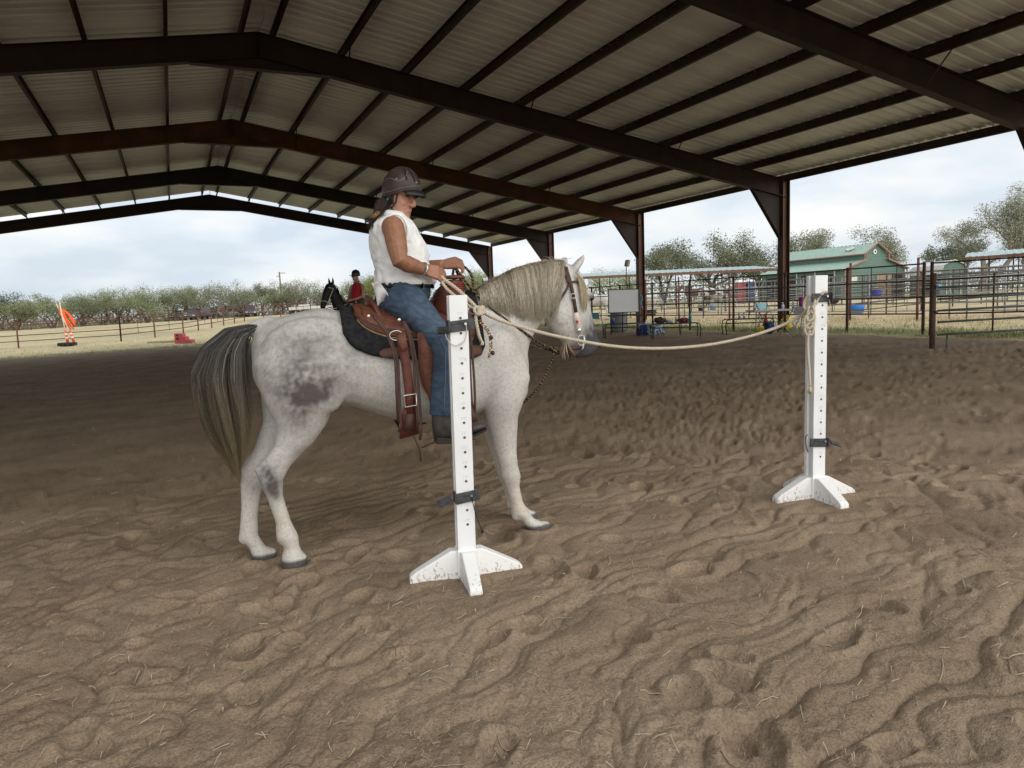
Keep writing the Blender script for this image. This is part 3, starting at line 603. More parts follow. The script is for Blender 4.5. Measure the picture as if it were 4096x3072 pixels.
def limb(a, b, c, ra, rb, rc, rd):
    a, b, c = map(np.array, (a, b, c)); P = [a, a*.65+b*.35, a*.3+b*.7, b, b*.72+c*.28, b*.35+c*.65, c]; SK.tube(P, [ra, ra*.98, (ra+rb)/2, rb, rb*1.02, (rb*.6+rc*.4), rc], 14)
limb(SHO, ELB, WRI, .062, .047, .031, .03); limb(SHL, ELL, WRL, .06, .046, .031, .03)
SK.ball(SHO + [0, .02, .0], (.066, .06, .07))
def hand(w, d, dn, side, spread, curl, grip):
    """w wrist, d forward dir, dn palm direction, side towards the little finger; knuckles then curling fingers"""
    d, dn, side = [np.array(k, float)/np.linalg.norm(k) for k in (d, dn, side)]
    pl = .085
    for q in np.linspace(-1, 1, 5): SK.tube([w+side*q*.016, w+d*pl*.45+side*q*.026, w+d*pl+side*q*.034], [.017, .0155, .0125], 8)
    for i, q in enumerate((-1, -.36, .3, .95)):
        L = (.082, .09, .085, .066)[i]; k0 = w+d*pl+side*q*spread; a1, a2, a3 = [R(t) for t in curl[i]]
        def dr(a): return d*math.cos(a)+dn*math.sin(a)
        k1 = k0+dr(a1)*L*.46; k2 = k1+dr(a1+a2)*L*.32; k3 = k2+dr(a1+a2+a3)*L*.24
        SK.tube([k0-d*.015, k0, k1, k2, k3], [.0105, .0100, .0085, .0078, .006], 8)
    t0 = w+d*.025-side*.026+dn*.008; t1 = t0+d*.03-side*.016+dn*.018; t2 = t1+d*.03+side*.004+dn*.014; t3 = t2+d*.024+side*.010+dn*.006
    SK.tube([t0, t1, t2, t3], [.015, .0125, .0105, .007], 8)
hdR = HL(1755, 1092, -.20)-WRI
hand(WRI, hdR, np.array([.35, .55, -.75]), np.array([-.15, -.35, -.9]), .036, ((38, 50, 30), (45, 55, 35), (50, 60, 40), (55, 60, 40)), None)
hdL = HL(1815, 1052, .0)-WRL
hand(WRL, hdL, np.array([.3, -.5, -.8]), np.array([.1, -.6, -.75]), .035, ((45, 60, 40), (50, 65, 45), (55, 65, 45), (55, 65, 45)), None)
skin_me = fuse(SK, .0047, 3, .5); P = coords(skin_me).astype(float)
def skin_col(P):
    n1 = pn(P[:, 0]*30+P[:, 1]*17, P[:, 2]*30, 301); n2 = pn(P[:, 0]*90+P[:, 1]*50, P[:, 2]*90, 302); C = np.array([.29, .14, .083])*(1+.12*n1+.08*n2)[:, None]
    face = ss(1.93, 1.98, P[:, 2])[:, None]; C = C*(1-face)+np.array([.47, .255, .185])*(1+.09*n1+.06*n2)[:, None]*face
    for c, r, cc, k in ((turn([(.106, 0, 2.0)])[0], (.016, .026, .006), (.30, .11, .095), .75), (turn([(.09, -.035, 2.085)])[0], (.02, .022, .012), (.17, .085, .06), .65), (turn([(.09, .035, 2.085)])[0], (.02, .022, .012), (.17, .085, .06), .65), (turn([(.085, -.045, 2.04)])[0], (.03, .02, .025), (.52, .22, .16), .5), (turn([(.122, 0, 2.042)])[0], (.02, .02, .016), (.52, .23, .17), .5)):
        w = np.exp(-(((P-np.array(c))/np.array(r))**2).sum(1))[:, None]*k; C = C*(1-w)+np.array(cc)*w
    hand_ = (np.exp(-(((P-WRI-hdR*.9)/.07)**2).sum(1))[:, None])*.35; C = C*(1-hand_)+np.array([.45, .21, .15])*hand_
    hr = (P[:, 2] > 2.02) & (P[:, 0] < -.015); C[hr] = (.035, .024, .02); return C
vcol(skin_me, skin_col(P)); M['skin'] = mat('skin', (.88, .85, .84), None, 60, .48, vc='Col', spec=.4, bump=.1, bscale=220)
link('body', skin_me, M['skin'], rider)
for s in (-1, 1):
    b = MB(); b.ball(turn([(.093, s*.032, 2.083)])[0], (.008, .011, .006), 8, 6); b.build('eye', M['eye'], rider, True)
    b = MB(); b.tube(turn([(.105, s*.014, 2.106), (.103, s*.032, 2.112), (.086, s*.052, 2.104)]), [.003, .0035, .002], 5); b.build('eyebrow', mat('brow', (.07, .045, .035)), rider, True)
# shirt
SR = [(1.560, .036, .172, .179), (1.580, .037, .183, .188), (1.62, .032, .170, .178), (1.68, .022, .163, .172), (1.74, .014, .163, .170), (1.79, .005, .163, .172), (1.84, -.010, .150, .176), (1.88, -.017, .140, .183), (1.91, -.02, .122, .176), (1.935, -.018, .102, .15), (1.95, -.012, .082, .105), (1.962, -.004, .070, .078), (1.972, .0, .064, .066)]
rows = []
zs = np.linspace(SR[0][0], SR[-1][0], 44); A = np.array(SR)
for z in zs:
    cx, rx, ry = [np.interp(z, A[:, 0], A[:, k]) for k in (1, 2, 3)]; r = []
    for k in range(72):
        t = 2*math.pi*k/72; x, y = cx+rx*math.cos(t), ry*math.sin(t); r.append((x, y, z))
    rows.append(r)
Pm = np.array(rows).reshape(-1, 3); c_ = np.array([.01, 0, 0]); d = Pm-c_; d[:, 2] = 0; d /= np.linalg.norm(d, axis=1)[:, None]+1e-9
th = np.arctan2(Pm[:, 1], Pm[:, 0])
fold = .007*pn(th*3.5+Pm[:, 2]*8, Pm[:, 2]*4-th*1.2, 311) + .004*pn(th*8-Pm[:, 2]*14, Pm[:, 2]*7+th, 312) - .009*np.exp(-(pn(th*2.6+Pm[:, 2]*7, Pm[:, 2]*5-th*1.5, 313)/.10)**2) - .004*np.exp(-(pn(th*5-Pm[:, 2]*11, Pm[:, 2]*9+th*2, 314)/.12)**2)
fold *= ss(1.99, 1.9, Pm[:, 2])*1.15; Pm = Pm + d*fold[:, None]
b = MB(); b.rings(Pm.reshape(44, 72, 3).tolist(), cap=False)
M['shirt'] = mat('white_cotton', (.82, .82, .815), (.75, .75, .745), 14, .85, bump=.25, bscale=300)
sh = b.build('shirt', M['shirt'], rider, True); 
col_ = MB(); n = 40; rws = []
for j, (dz, r1) in enumerate(((0, 0), (.016, .003), (.020, .008), (.004, .017), (-.014, .024))):
    rws.append([(.003+(.064+r1)*math.cos(2*math.pi*k/n), (.066+r1)*math.sin(2*math.pi*k/n), 1.962+dz-.055*max(0, math.cos(2*math.pi*k/n))**2+.012*max(0, -math.cos(2*math.pi*k/n))) for k in range(2, n-1)])
col_.grid(rws); o = col_.build('collar', M['shirt'], sh, True); o.modifiers.new('s', 'SOLIDIFY').thickness = .003
for s, (A0, sh_) in ((-1, (SHO, ELB)), (1, (SHL, ELL))):   # armhole hems
    b = MB(); ax = (sh_-A0)/np.linalg.norm(sh_-A0); ax = ax*.35+np.array([-.1, s*.9, .1]); ax /= np.linalg.norm(ax); u = np.cross(ax, [1, 0, 0]); u /= np.linalg.norm(u); w = np.cross(ax, u)
    c0 = A0+np.array([.012, s*-.018, -.012]); b.tube([c0 + u*.086*math.cos(t)+w*.068*math.sin(t) for t in np.linspace(0, 6.2832, 29)], .0055, 6, cap=False); b.build('armhole_hem', M['shirt'], sh, True)
pk = MB(); M['button'] = mat('button', (.42, .30, .18), rough=.3)
for z in (1.865, 1.80, 1.73, 1.66):
    cx, rx = np.interp(z, A[:, 0], A[:, 1]), np.interp(z, A[:, 0], A[:, 2]); b = MB(); b.ball((cx+rx*.985+.004, -.03, z), (.004, .006, .006), 8, 5); b.build('button', M['button'], sh, True)
# jeans
J = MB()
J.rings([ell(.034, 1.578, .158, .166), ell(.028, 1.55, .165, .172), ell(.015, 1.49, .165, .18), ell(-.005, 1.43, .15, .175), ell(-.02, 1.39, .11, .15)])
def pant(s):
    kn = np.array([.182, s*.352, 1.215]); P = [np.array([-.01, s*.10, 1.48]), np.array([.04, s*.19, 1.43]), np.array([.10, s*.27, 1.345]), np.array([.15, s*.325, 1.265]), kn, np.array([.178, s*.365, 1.14]), np.array([.155, s*.375, 1.03]), np.array([.142, s*.378, .93]), np.array([.138, s*.378, .832])]
    J.tube(P, [.124, .106, .087, .078, .073, .069, .065, .065, .072], 18)
pant(-1); pant(1)
J.ball((.17, -.345, 1.225), (.078, .07, .08)); J.ball((.17, .345, 1.225), (.078, .07, .08))
jm = fuse(J, .0085, 4, .5); P = coords(jm).astype(float); me_n = np.empty(len(jm.vertices)*3, np.float32); jm.vertex_normals.foreach_get('vector', me_n); Nn = me_n.reshape(-1, 3)
th = P[:, 2]*14+P[:, 0]*9; wr = .006*pn(P[:, 0]*9+P[:, 2]*5, P[:, 2]*16-P[:, 0]*12+P[:, 1]*4, 321) - .005*np.abs(pn(P[:, 0]*12-P[:, 2]*9, P[:, 2]*21+P[:, 0]*14, 322)) + .002*pn(P[:, 0]*40, P[:, 2]*40, 323)
P2 = P + Nn*wr[:, None]; jm.vertices.foreach_set('co', P2.astype(np.float32).ravel())
n1 = pn(P[:, 0]*8, P[:, 2]*8+P[:, 1]*3, 324); fade = np.clip(.38+.22*n1+.12*pn(P[:, 0]*26, P[:, 2]*26, 325)+.5*np.exp(-(((P-np.array([.10, -.30, 1.36]))/np.array([.1, .1, .1]))**2).sum(1))-14*wr*0, 0, 1)[:, None]
C = np.array([.038, .060, .098])*(1-fade)+np.array([.105, .145, .20])*fade; cut = np.clip(pn(P[:, 0]*12-P[:, 2]*9, P[:, 2]*21+P[:, 0]*14, 322)**2*3, 0, 1)[:, None]; C = C*(.80+.24*np.minimum(cut*3.5, 1)); hem = (P[:, 2] < .842)[:, None]; C = np.where(hem, C*1.5, C)
vcol(jm, C); M['denim'] = mat('denim', (.72, .74, .78), None, 200, .9, vc='Col', bump=.3, bscale=420, spec=.15)
jo = link('jeans', jm, M['denim'], rider)
M['seam'] = mat('pale_denim_seam', (.10, .14, .20), rough=.9)
for off, nm in ((0, 'side_seam'),):
    b = MB(); b.tube([(.035, -.187, 1.56), (.045, -.225, 1.50), (.085, -.325, 1.40), (.13, -.385, 1.30), (.165, -.43, 1.20), (.155, -.445, 1.05), (.142, -.449, .93), (.138, -.452, .845)], .0022, 5); b.build(nm, M['seam'], jo, True)
b = MB(); b.tube([(.12, -.15, 1.565), (.11, -.178, 1.535), (.07, -.192, 1.522), (.02, -.188, 1.53)], .003, 5); b.build('pocket_seam', M['seam'], jo, True)
b = MB(); b.tube([(-.135, -.09, 1.545), (-.10, -.135, 1.54), (-.085, -.155, 1.47), (-.13, -.10, 1.44)], .003, 5); b.build('back_pocket_seam', M['seam'], jo, True)
b = MB(); b.rings([ell(.031, z, .163+dz, .171+dz, 36) for z, dz in ((1.541, 0), (1.543, .004), (1.572, .004), (1.574, 0))], cap=False); M['belt'] = mat('black_belt', (.018, .016, .015), rough=.45); bl = b.build('belt', M['belt'], rider, True)
b = MB(); b.box((.199, -.02, 1.558), (.008, .05, .04)); M['silver'] = mat('silver', (.55, .54, .52), rough=.28, metal=.9); bev(b.build('belt_buckle', M['silver'], bl), .003)
for ya in (-.09, -.16):
    x = .031 + .168*math.sqrt(max(0, 1-(ya/.176)**2)); b = MB(); b.box((x+.004, ya, 1.56), (.012, .014, .05), (0, 0, math.atan2(ya, x))); b.build('belt_loop', M['denim'], jo)
# handkerchief out of the back pocket
rows = []
for j in range(9):
    r = []
    for k in range(9):
        u, v = j/8, k/8; r.append((-.178+.03*u+.085*v*(.5+.5*u)+.014*math.sin(7*v+3*u), -.09-.085*v-.016*math.sin(9*u+4*v), 1.57-.14*u*(1-.25*math.sin(3*v))+.012*math.cos(8*v+2*u)))
    rows.append(r)
b = MB(); b.grid(rows); o = b.build('handkerchief', M['shirt'], rider, True); o.modifiers.new('s', 'SOLIDIFY').thickness = .004; smoothmod(o)
# boots
M['boot'] = mat('worn_black_boot', (.028, .026, .024), (.065, .055, .045), 14, .5, bump=.25, bscale=40)
M['sole'] = mat('boot_sole', (.03, .027, .024), rough=.85)
for s in (-1, 1):
    y = s*.378; b = MB()
    b.rings([ringy((.137, y, .90), (.058, 0, 0), (0, .052, 0), 18), ringy((.138, y, .82), (.056, 0, 0), (0, .050, 0), 18), ringy((.14, y, .77), (.06, 0, .01), (0, .046, 0), 18), ringy((.165, y, .742), (.078, 0, .03), (0, .044, 0), 18), ringy((.215, y, .733), (.04, 0, .045), (0, .045, 0), 18), ringy((.27, y-.005*s, .737), (.02, 0, .036), (0, .046, 0), 18), ringy((.325, y-.005*s, .744), (.015, 0, .029), (0, .045, 0), 18), ringy((.375, y, .75), (.01, 0, .02), (0, .034, 0), 18), ringy((.395, y, .752), (.003, 0, .008), (0, .014, 0), 18)])
    o = b.build('boot', M['boot'], rider, True)
    so = MB(); so.prism([(.095, y-.045, .70), (.10, y-.045, .712), (.19, y-.045, .70), (.30, y-.045, .706), (.39, y-.045, .738), (.38, y-.045, .726), (.30, y-.045, .690), (.19, y-.045, .682), (.175, y-.045, .672), (.095, y-.045, .676)], (0, 0, 0), (0, .09, 0)); bev(so.build('sole', M['sole'], o), .004)
# helmet
M['helmet'] = mat('brown_leather_helmet', (.036, .022, .020), (.052, .031, .027), 22, .42, bump=.2, bscale=140)
M['blackplastic'] = mat('black_plastic', (.012, .012, .013), rough=.35)
M['mesh'] = mat('black_mesh', (.008, .008, .01), rough=.9)
hc = np.array([.022, 0, 2.118]); hr = np.array([.116, .102, .126])
def hel(phi, el, off=0.0):                                # phi 0 = front
    return hc + (hr+off)*np.array([math.cos(el)*math.cos(phi), math.cos(el)*math.sin(phi), math.sin(el)])
def eledge(phi): return R(-16) + R(20)*math.cos(phi) - R(6)*(1-abs(math.cos(phi)))
rows = []; n = 48
for j in range(15):
    rows.append([hel(2*math.pi*k/n, eledge(2*math.pi*k/n)*(1-j/14)+R(89)*(j/14)) for k in range(n)])
hm = MB(); hm.rings(rows, cap=False); inner = [hel(2*math.pi*k/n, eledge(2*math.pi*k/n), -.014) for k in range(n)]; hm.rings([inner, rows[0]], cap=False); hm.v = turn(hm.v)
he = hm.build('helmet', M['helmet'], rider, True)
def hsurf(name, pts, m, off=.002, smooth=True):           # small panels following the shell
    b = MB(); b.grid([[tuple(hel(R(p), R(e_), off)) for p, e_ in row] for row in pts]); b.v = turn(b.v); return b.build(name, m, he, smooth)
for ph in (-38, -14, 12, 36):
    rws = []
    for j in range(9):
        e_ = 22+j*6.0; w = 7.5*math.sin(math.pi*(.12+.8*j/8))/max(.35, math.cos(R(e_))); rws.append([(ph*1.25-w/2-.35*(e_-22), e_), (ph*1.25-.35*(e_-22), e_+.5), (ph*1.25+w/2-.35*(e_-22), e_)])
    hsurf('vent_panel', rws, M['mesh'])
def hline(name, pts, m, r=.0013):
    b = MB(); b.tube([tuple(hel(R(p), R(e_), .0015)) for p, e_ in pts], r, 5); b.v = turn(b.v); return b.build(name, m, he, True)
M['stitch'] = mat('pale_stitch', (.30, .22, .17))
hline('stitching', [(-170, 20), (-150, 13), (-130, 10), (-112, 19), (-95, 20), (-75, 16), (-60, 22), (-50, 36), (-45, 52)], M['stitch']); hline('stitching', [(p, eledge(R(p))*57.3+10) for p in range(-180, 60, 12)], M['stitch'], .001)
for p, e_ in ((-80, 21), (-14, 22), (-150, 28)):
    b = MB(); b.ball(turn([hel(R(p), R(e_), .002)])[0], .0045, 8, 5); b.build('rivet', M['silver'], he, True)
rws = []
for j in range(6):
    t = j/5; rws.append([tuple(hel(R(a), eledge(R(a))+R(3), 0) + np.array([math.cos(R(a))*.052*t*math.cos(R(a*.9))**.8, math.sin(R(a))*.010*t, -.030*t*t*math.cos(R(a)) - .004])) for a in range(-54, 55, 6)])
b = MB(); b.grid(rws); b.v = turn(b.v); vz = b.build('visor', M['blackplastic'], he, True); vz.modifiers.new('s', 'SOLIDIFY').thickness = .004
M['strap'] = mat('black_webbing', (.014, .014, .015), rough=.8)
for s in (-1, 1):
    ch = (.045, s*.03, 1.952)
    for top in ((-.03, s*.082, 2.075), (.055, s*.082, 2.085)):
        b = MB(); b.tube(turn([top, (top[0]*.55+.018, s*.078, 2.035), (.02, s*.068, 2.0), (.035, s*.05, 1.965), ch]), [.0065]*5, 6, flat=.35); b.build('chin_strap', M['strap'], he, True)
b = MB(); b.tube(turn([(.045, -.03, 1.952), (.055, 0, 1.946), (.045, .03, 1.952)]), .0065, 6, flat=.4); b.build('chin_strap', M['strap'], he, True)
b = MB(); b.box(turn([(.03, -.062, 1.985)])[0], (.014, .012, .02), (0, .5, -.3)); b.build('strap_buckle', M['blackplastic'], he)
b = MB(); b.tube(turn([(.045, -.03, 1.95), (.065, -.032, 1.925), (.085, -.036, 1.905), (.095, -.036, 1.885)]), .007, 6, flat=.4); b.build('strap_end', M['strap'], he, True)
b = MB(); b.ball(turn([(-.006, -.083, 2.045)])[0], .005, 8, 6); b.build('earring', mat('turquoise', (.06, .32, .38), rough=.3), rider, True)
# ponytail
st = []
TP = [np.array(p) for p in ((-.065, -.02, 2.05), (-.085, -.03, 2.01), (-.115, -.045, 1.965), (-.132, -.05, 1.945), (-.152, -.045, 1.915), (-.166, -.04, 1.885))]
for i in range(150):
    o_ = np.array([rnd.gauss(0, 1), rnd.gauss(0, 1), rnd.gauss(0, 1)*.5]); e_ = rnd.uniform(.8, 1.03); pts = []
    for j, p in enumerate(TP): pts.append(TP[0]+(p-TP[0])*e_ + o_*(.016, .014, .009, .006, .008, .009)[j])
    g = rnd.uniform(.5, 1.4); st.append((pts, .0025, np.array([.035, .024, .02])*g, np.array([.04, .028, .022])*g, np.array([0, -1.0, .1])))
for i in range(80):
    a = rnd.uniform(0, 6.28); p0 = np.array(turn([(-.055, math.sin(a)*.055, 2.075-.02*math.cos(a))])[0]); st.append(([p0, (p0+TP[1])/2+[-.012, 0, 0], TP[2]+np.array([rnd.gauss(0, .008), rnd.gauss(0, .008), 0])], .0016, (.03, .02, .018), (.045, .03, .025), np.array([-.5, -.8, 0])))
M['darkhair'] = mat('dark_hair', (.8, .8, .8), None, 90, .7, vc='Col', spec=.12); hair('ponytail', st, M['darkhair'], rider)
b = MB()
for k in range(5): b.tube([TP[3]+np.array([.006, 0, .014])+np.array([.026*math.cos(t+k)*.8+.004*k-.008, .022*math.sin(t), .016*math.cos(t+k)]) for t in np.linspace(0, 6.28, 13)], .007, 6, cap=False)
b.build('scrunchie', mat('tan_scrunchie', (.24, .13, .05), (.10, .06, .03), 40), rider, True)
# watch
ax = hdR/np.linalg.norm(hdR); fa = (WRI-ELB)/np.linalg.norm(WRI-ELB); u = np.cross(fa, [0, 0, 1]); u /= np.linalg.norm(u); w = np.cross(fa, u)
b = MB(); b.tube([WRI-fa*.012+(u*math.cos(t)+w*math.sin(t))*.036 for t in np.linspace(0, 6.2832, 25)], .0065, 6, cap=False); wt = b.build('watch', M['silver'], rider, True)
b = MB(); b.ball(WRI-fa*.012-u*.0*0+np.array([0, -.036, .006]), (.013, .006, .014), 12, 6); b.build('watch_face', mat('watch_face', (.12, .10, .08), rough=.15), wt, True)
# ================================================================ saddle, pad, bridle, reins, rope
M['leather'] = mat('red_brown_leather', (.118, .034, .021), (.078, .024, .016), 18, .42, bump=.35, bscale=70, spec=.4)
M['tan'] = mat('tooled_tan_leather', (.15, .052, .028), (.095, .032, .019), 24, .5, bump=.5, bscale=90)
M['darkleather'] = mat('dark_leather', (.052, .024, .019), (.075, .034, .025), 20, .55)
M['felt'] = mat('black_felt', (.014, .014, .015), (.026, .026, .027), 40, .95, bump=.4, bscale=200, spec=.1)
M['wear'] = mat('wear_leather', (.075, .034, .022), (.105, .05, .03), 15, .6)
M['fleece'] = mat('fleece', (.42, .33, .19), (.30, .23, .13), 60, .95, bump=.8, bscale=120)
def drape(zb_near, xa, xb, off, nx=26, nt=22, zb_far=None):
    """sheet lying over the back down to a lower edge zb(x) on both sides"""
    rows = []
    for i in range(nx):
        x = xa+(xb-xa)*i/(nx-1); zb = zb_near(x); r = []
        def thz(zb):
            lo, hi = 0.05, 2.6
            for _ in range(30):
                md = (lo+hi)/2
                if torso_pt(x, md, off)[2] > zb: lo = md
                else: hi = md
            return lo
        t1 = thz(zb)
        for j in range(nt): r.append(torso_pt(x, -t1+2*t1*j/(nt-1), off))
        rows.append(r)
    b = MB(); b.grid(rows); return b
def curve(P): P = np.array(P); return lambda x: float(np.interp(x, P[:, 0], P[:, 1]))
pad = thing('saddle_pad', 'black felt saddle pad with brown leather wear patches under the saddle', 'saddle pad', HO, HRZ)
b = drape(curve([(-.36, 1.30), (-.345, 1.26), (-.30, 1.215), (-.22, 1.175), (-.12, 1.152), (.05, 1.138), (.25, 1.128), (.36, 1.125), (.41, 1.14), (.435, 1.19)]), -.36, .435, .012)
o = b.build('felt', M['felt'], pad, True); o.modifiers.new('s', 'SOLIDIFY').thickness = .02; o.modifiers[0].offset = 1
for xa, xb, z0, z1 in ((-.175, .03, 1.158, 1.212), (.20, .415, 1.135, 1.205)):
    rows = []
    for i in range(12):
        x = xa+(xb-xa)*i/11; e_ = .018*(abs(2*i/11-1)**6); r = []
        for z in np.linspace(z0+e_, z1-e_, 4):
            lo, hi = .05, 2.6
            for _ in range(30):
                md = (lo+hi)/2
                if torso_pt(x, md, .036)[2] > z: lo = md
                else: hi = md
            r.append(torso_pt(x, lo, .036))
        rows.append(r)
    b = MB(); b.grid(rows); o = b.build('wear_patch', M['wear'], pad, True); o.modifiers.new('s', 'SOLIDIFY').thickness = .003
saddle = thing('western_saddle', 'brown tooled leather western saddle with long dark strings on the grey horse', 'saddle', HO, HRZ)
zsk = curve([(-.285, 1.395), (-.27, 1.365), (-.235, 1.33), (-.18, 1.30), (-.10, 1.272), (.0, 1.258), (.10, 1.25), (.20, 1.22), (.29, 1.20), (.35, 1.215), (.38, 1.27)])
b = drape(zsk, -.285, .38, .038); sk = b.build('skirt', M['tan'], saddle, True); sk.modifiers.new('s', 'SOLIDIFY').thickness = .014; sk.modifiers[0].offset = 1
b = drape(lambda x: zsk(x)-.012, -.275, .37, .028); fl = b.build('fleece_lining', M['fleece'], saddle, True); fl.modifiers.new('s', 'SOLIDIFY').thickness = .010; fl.modifiers[0].offset = 1
for dz in (.022, .034):
    b = MB(); P = []
    for x in np.linspace(-.27, .06, 24):
        z = zsk(x)+dz; lo, hi = .05, 2.6
        for _ in range(30):
            md = (lo+hi)/2
            if torso_pt(x, md, .053)[2] > z: lo = md
            else: hi = md
        P.append(torso_pt(x, lo, .053))
    b.tube(P, .003, 5); b.build('tooled_line', M['darkleather'], sk, True)
# jockey over the skirt, seat, cantle, fork, horn
b = drape(curve([(-.245, 1.40), (-.22, 1.36), (-.15, 1.325), (-.05, 1.30), (.05, 1.275), (.12, 1.28)]), -.245, .12, .056, 16, 22); o = b.build('seat_jockey', M['tan'], saddle, True); o.modifiers.new('s', 'SOLIDIFY').thickness = .008
rows = []
for x, zc, w in ((-.185, 1.435, .16), (-.15, 1.435, .165), (-.10, 1.43, .16), (-.03, 1.425, .15), (.06, 1.43, .14), (.14, 1.455, .12), (.20, 1.48, .10)):
    rows.append([(x, q*w, zc-.06*abs(q)**2.5) for q in np.linspace(-1, 1, 13)])
b = MB(); b.grid(rows); o = b.build('seat', M['leather'], saddle, True); o.modifiers.new('s', 'SOLIDIFY').thickness = .03; smoothmod(o)
cr_ = []
for q in np.linspace(-1, 1, 19):
    h_ = .070*(1-abs(q)**2.6)**.75+.012; y_ = q*.185; zb_ = 1.43-.075*abs(q)**2.2; xb_ = -.165+.035*q*q; xt_ = xb_-.045*h_/.12
    cr_.append([(xb_+.035, y_, zb_), (xb_+.012, y_, zb_+h_*.55), (xt_+.016, y_, zb_+h_*.93), (xt_+.004, y_, zb_+h_), (xt_-.014, y_, zb_+h_*.95), (xt_-.006, y_, zb_+h_*.72), (xb_-.028, y_, zb_+h_*.3), (xb_-.03, y_, zb_-.03)])
b = MB(); b.rings(cr_); smoothmod(b.build('cantle', M['leather'], saddle, True))
fk = MB(); fk.rings([ringy((.27, 0, 1.36), (.115, 0, 0), (0, .20, 0), 24), ringy((.275, 0, 1.43), (.10, 0, 0), (0, .20, 0), 24), ringy((.285, 0, 1.49), (.085, 0, 0), (0, .185, 0), 24), ringy((.295, 0, 1.53), (.07, 0, 0), (0, .13, 0), 24), ringy((.30, 0, 1.555), (.05, 0, 0), (0, .06, 0), 24)]); fo = fk.build('fork', M['leather'], saddle, True)
hn = HL(1814, 1126, -.04); hz = MB(); hz.lathe([(.085, -.17), (.064, -.10), (.057, -.03), (.052, -.0), (.04, .01)], hn, 18); ho = hz.build('horn', M['leather'], saddle, True)
b = MB()
for k in range(6): b.tube([hn+np.array([.059*math.cos(t), .059*math.sin(t), -.075+k*.013+.004*math.sin(t)]) for t in np.linspace(0, 6.2832, 19)], .0065, 5, cap=False)
b.build('horn_wrap', mat('red_horn_wrap', (.22, .045, .03), (.15, .03, .022), 30, .5), ho, True)
b = MB(); b.lathe([(.0, .0), (.064, .004), (.068, .012), (.06, .022), (.0, .028)], hn+np.array([.004, 0, .012]), 20, 1.0, .8); b.build('horn_cap', M['tan'], ho, True)
# front jockey / swell skirt seen right of the stand
b = drape(curve([(.18, 1.30), (.25, 1.235), (.33, 1.225), (.375, 1.27)]), .18, .375, .056, 10, 22); o = b.build('front_jockey', M['leather'], saddle, True); o.modifiers.new('s', 'SOLIDIFY').thickness = .008
def strip(name, pts, w, m, parent, th=.004, nrm=(0, -1, 0), widths=None, smooth=True):
    pts = [vec(*p) for p in pts]; nrm = vec(*nrm); L_, R_ = [], []
    for j, p in enumerate(pts):
        d = pts[min(j+1, len(pts)-1)]-pts[max(j-1, 0)]; sd = np.cross(d, nrm); sd /= np.linalg.norm(sd)+1e-9; ww = (widths[j] if widths else w)/2; L_.append(p-sd*ww); R_.append(p+sd*ww)
    b = MB(); b.grid([L_, [(l+r)/2+nrm*.0015 for l, r in zip(L_, R_)], R_]); o = b.build(name, m, parent, smooth); s_ = o.modifiers.new('s', 'SOLIDIFY'); s_.thickness = th; s_.offset = 0; return o
YS = -.372
# flank billet and wide back cinch
bl = strip('flank_billet', [HL(x, y, -.375) for x, y in ((1602, 1330), (1612, 1390), (1622, 1450), (1632, 1520), (1640, 1590), (1645, 1660))], .052, M['leather'], saddle)
strip('billet_keeper', [HL(x, y, -.381) for x, y in ((1604, 1340), (1612, 1385), (1620, 1405))], .05, M['tan'], bl, widths=[.05, .05, .03])
bk = MB(); c0 = HL(1640, 1590, -.385); bk.tube([c0+np.array([dx, 0, dz]) for dx, dz in ((-.034, .012), (.034, .018), (.036, -.045), (-.03, -.052), (-.034, .012))], .0045, 6, cap=False); bk.build('buckle', M['silver'], bl, True)
strip('back_cinch', [HL(x, y, yy) for x, y, yy in ((1640, 1628, -.372), (1636, 1660, -.37), (1634, 1700, -.36), (1633, 1745, -.335))] + [np.array([-.03, -.26, .715]), np.array([-.03, -.12, .70]), np.array([-.03, .1, .70]), np.array([-.03, .28, .80])], .09, M['leather'], saddle, .008, nrm=(0, -1, -.25), widths=[.066, .075, .088, .10, .10, .085, .08, .08])
strip('cinch_panel', [HL(x, y, -.378) for x, y in ((1640, 1655), (1638, 1690), (1635, 1725))], .05, M['darkleather'], saddle, .003)
for k in range(5):
    b = MB(); b.ball(HL(1643-k*1.0, 1600+k*13, -.381), (.003, .002, .003), 6, 4); b.build('billet_hole', M['mesh'], bl, True)
# fender behind the rider's calf and stirrup round the boot
strip('fender', [HL(x, y, -.338) for x, y in ((1715, 1330), (1717, 1400), (1717, 1470), (1722, 1530), (1733, 1580), (1745, 1640))], .1, M['tan'], saddle, .006, widths=[.13, .125, .12, .10, .06, .05])
sp = MB()
sp.tube([(.275, -.325, .70), (.275, -.318, .78), (.265, -.345, .865), (.255, -.375, .88), (.265, -.405, .865), (.275, -.435, .78), (.275, -.43, .70)], [.016]*7, 8, flat=1.6); sp.box((.275, -.378, .692), (.07, .11, .016))
sto = sp.build('stirrup', M['leather'], saddle, True)
strip('stirrup_wrap', [HL(x, y, -.44) for x, y in ((1882, 1630), (1888, 1665), (1893, 1690))], .06, M['darkleather'], saddle, .005, widths=[.02, .05, .075])
b = MB(); b.tube([(.275, .325, .70), (.27, .34, .86), (.27, .41, .86), (.275, .43, .70)], .016, 8); b.box((.275, .378, .692), (.07, .11, .016)); b.build('stirrup', M['leather'], saddle, True)
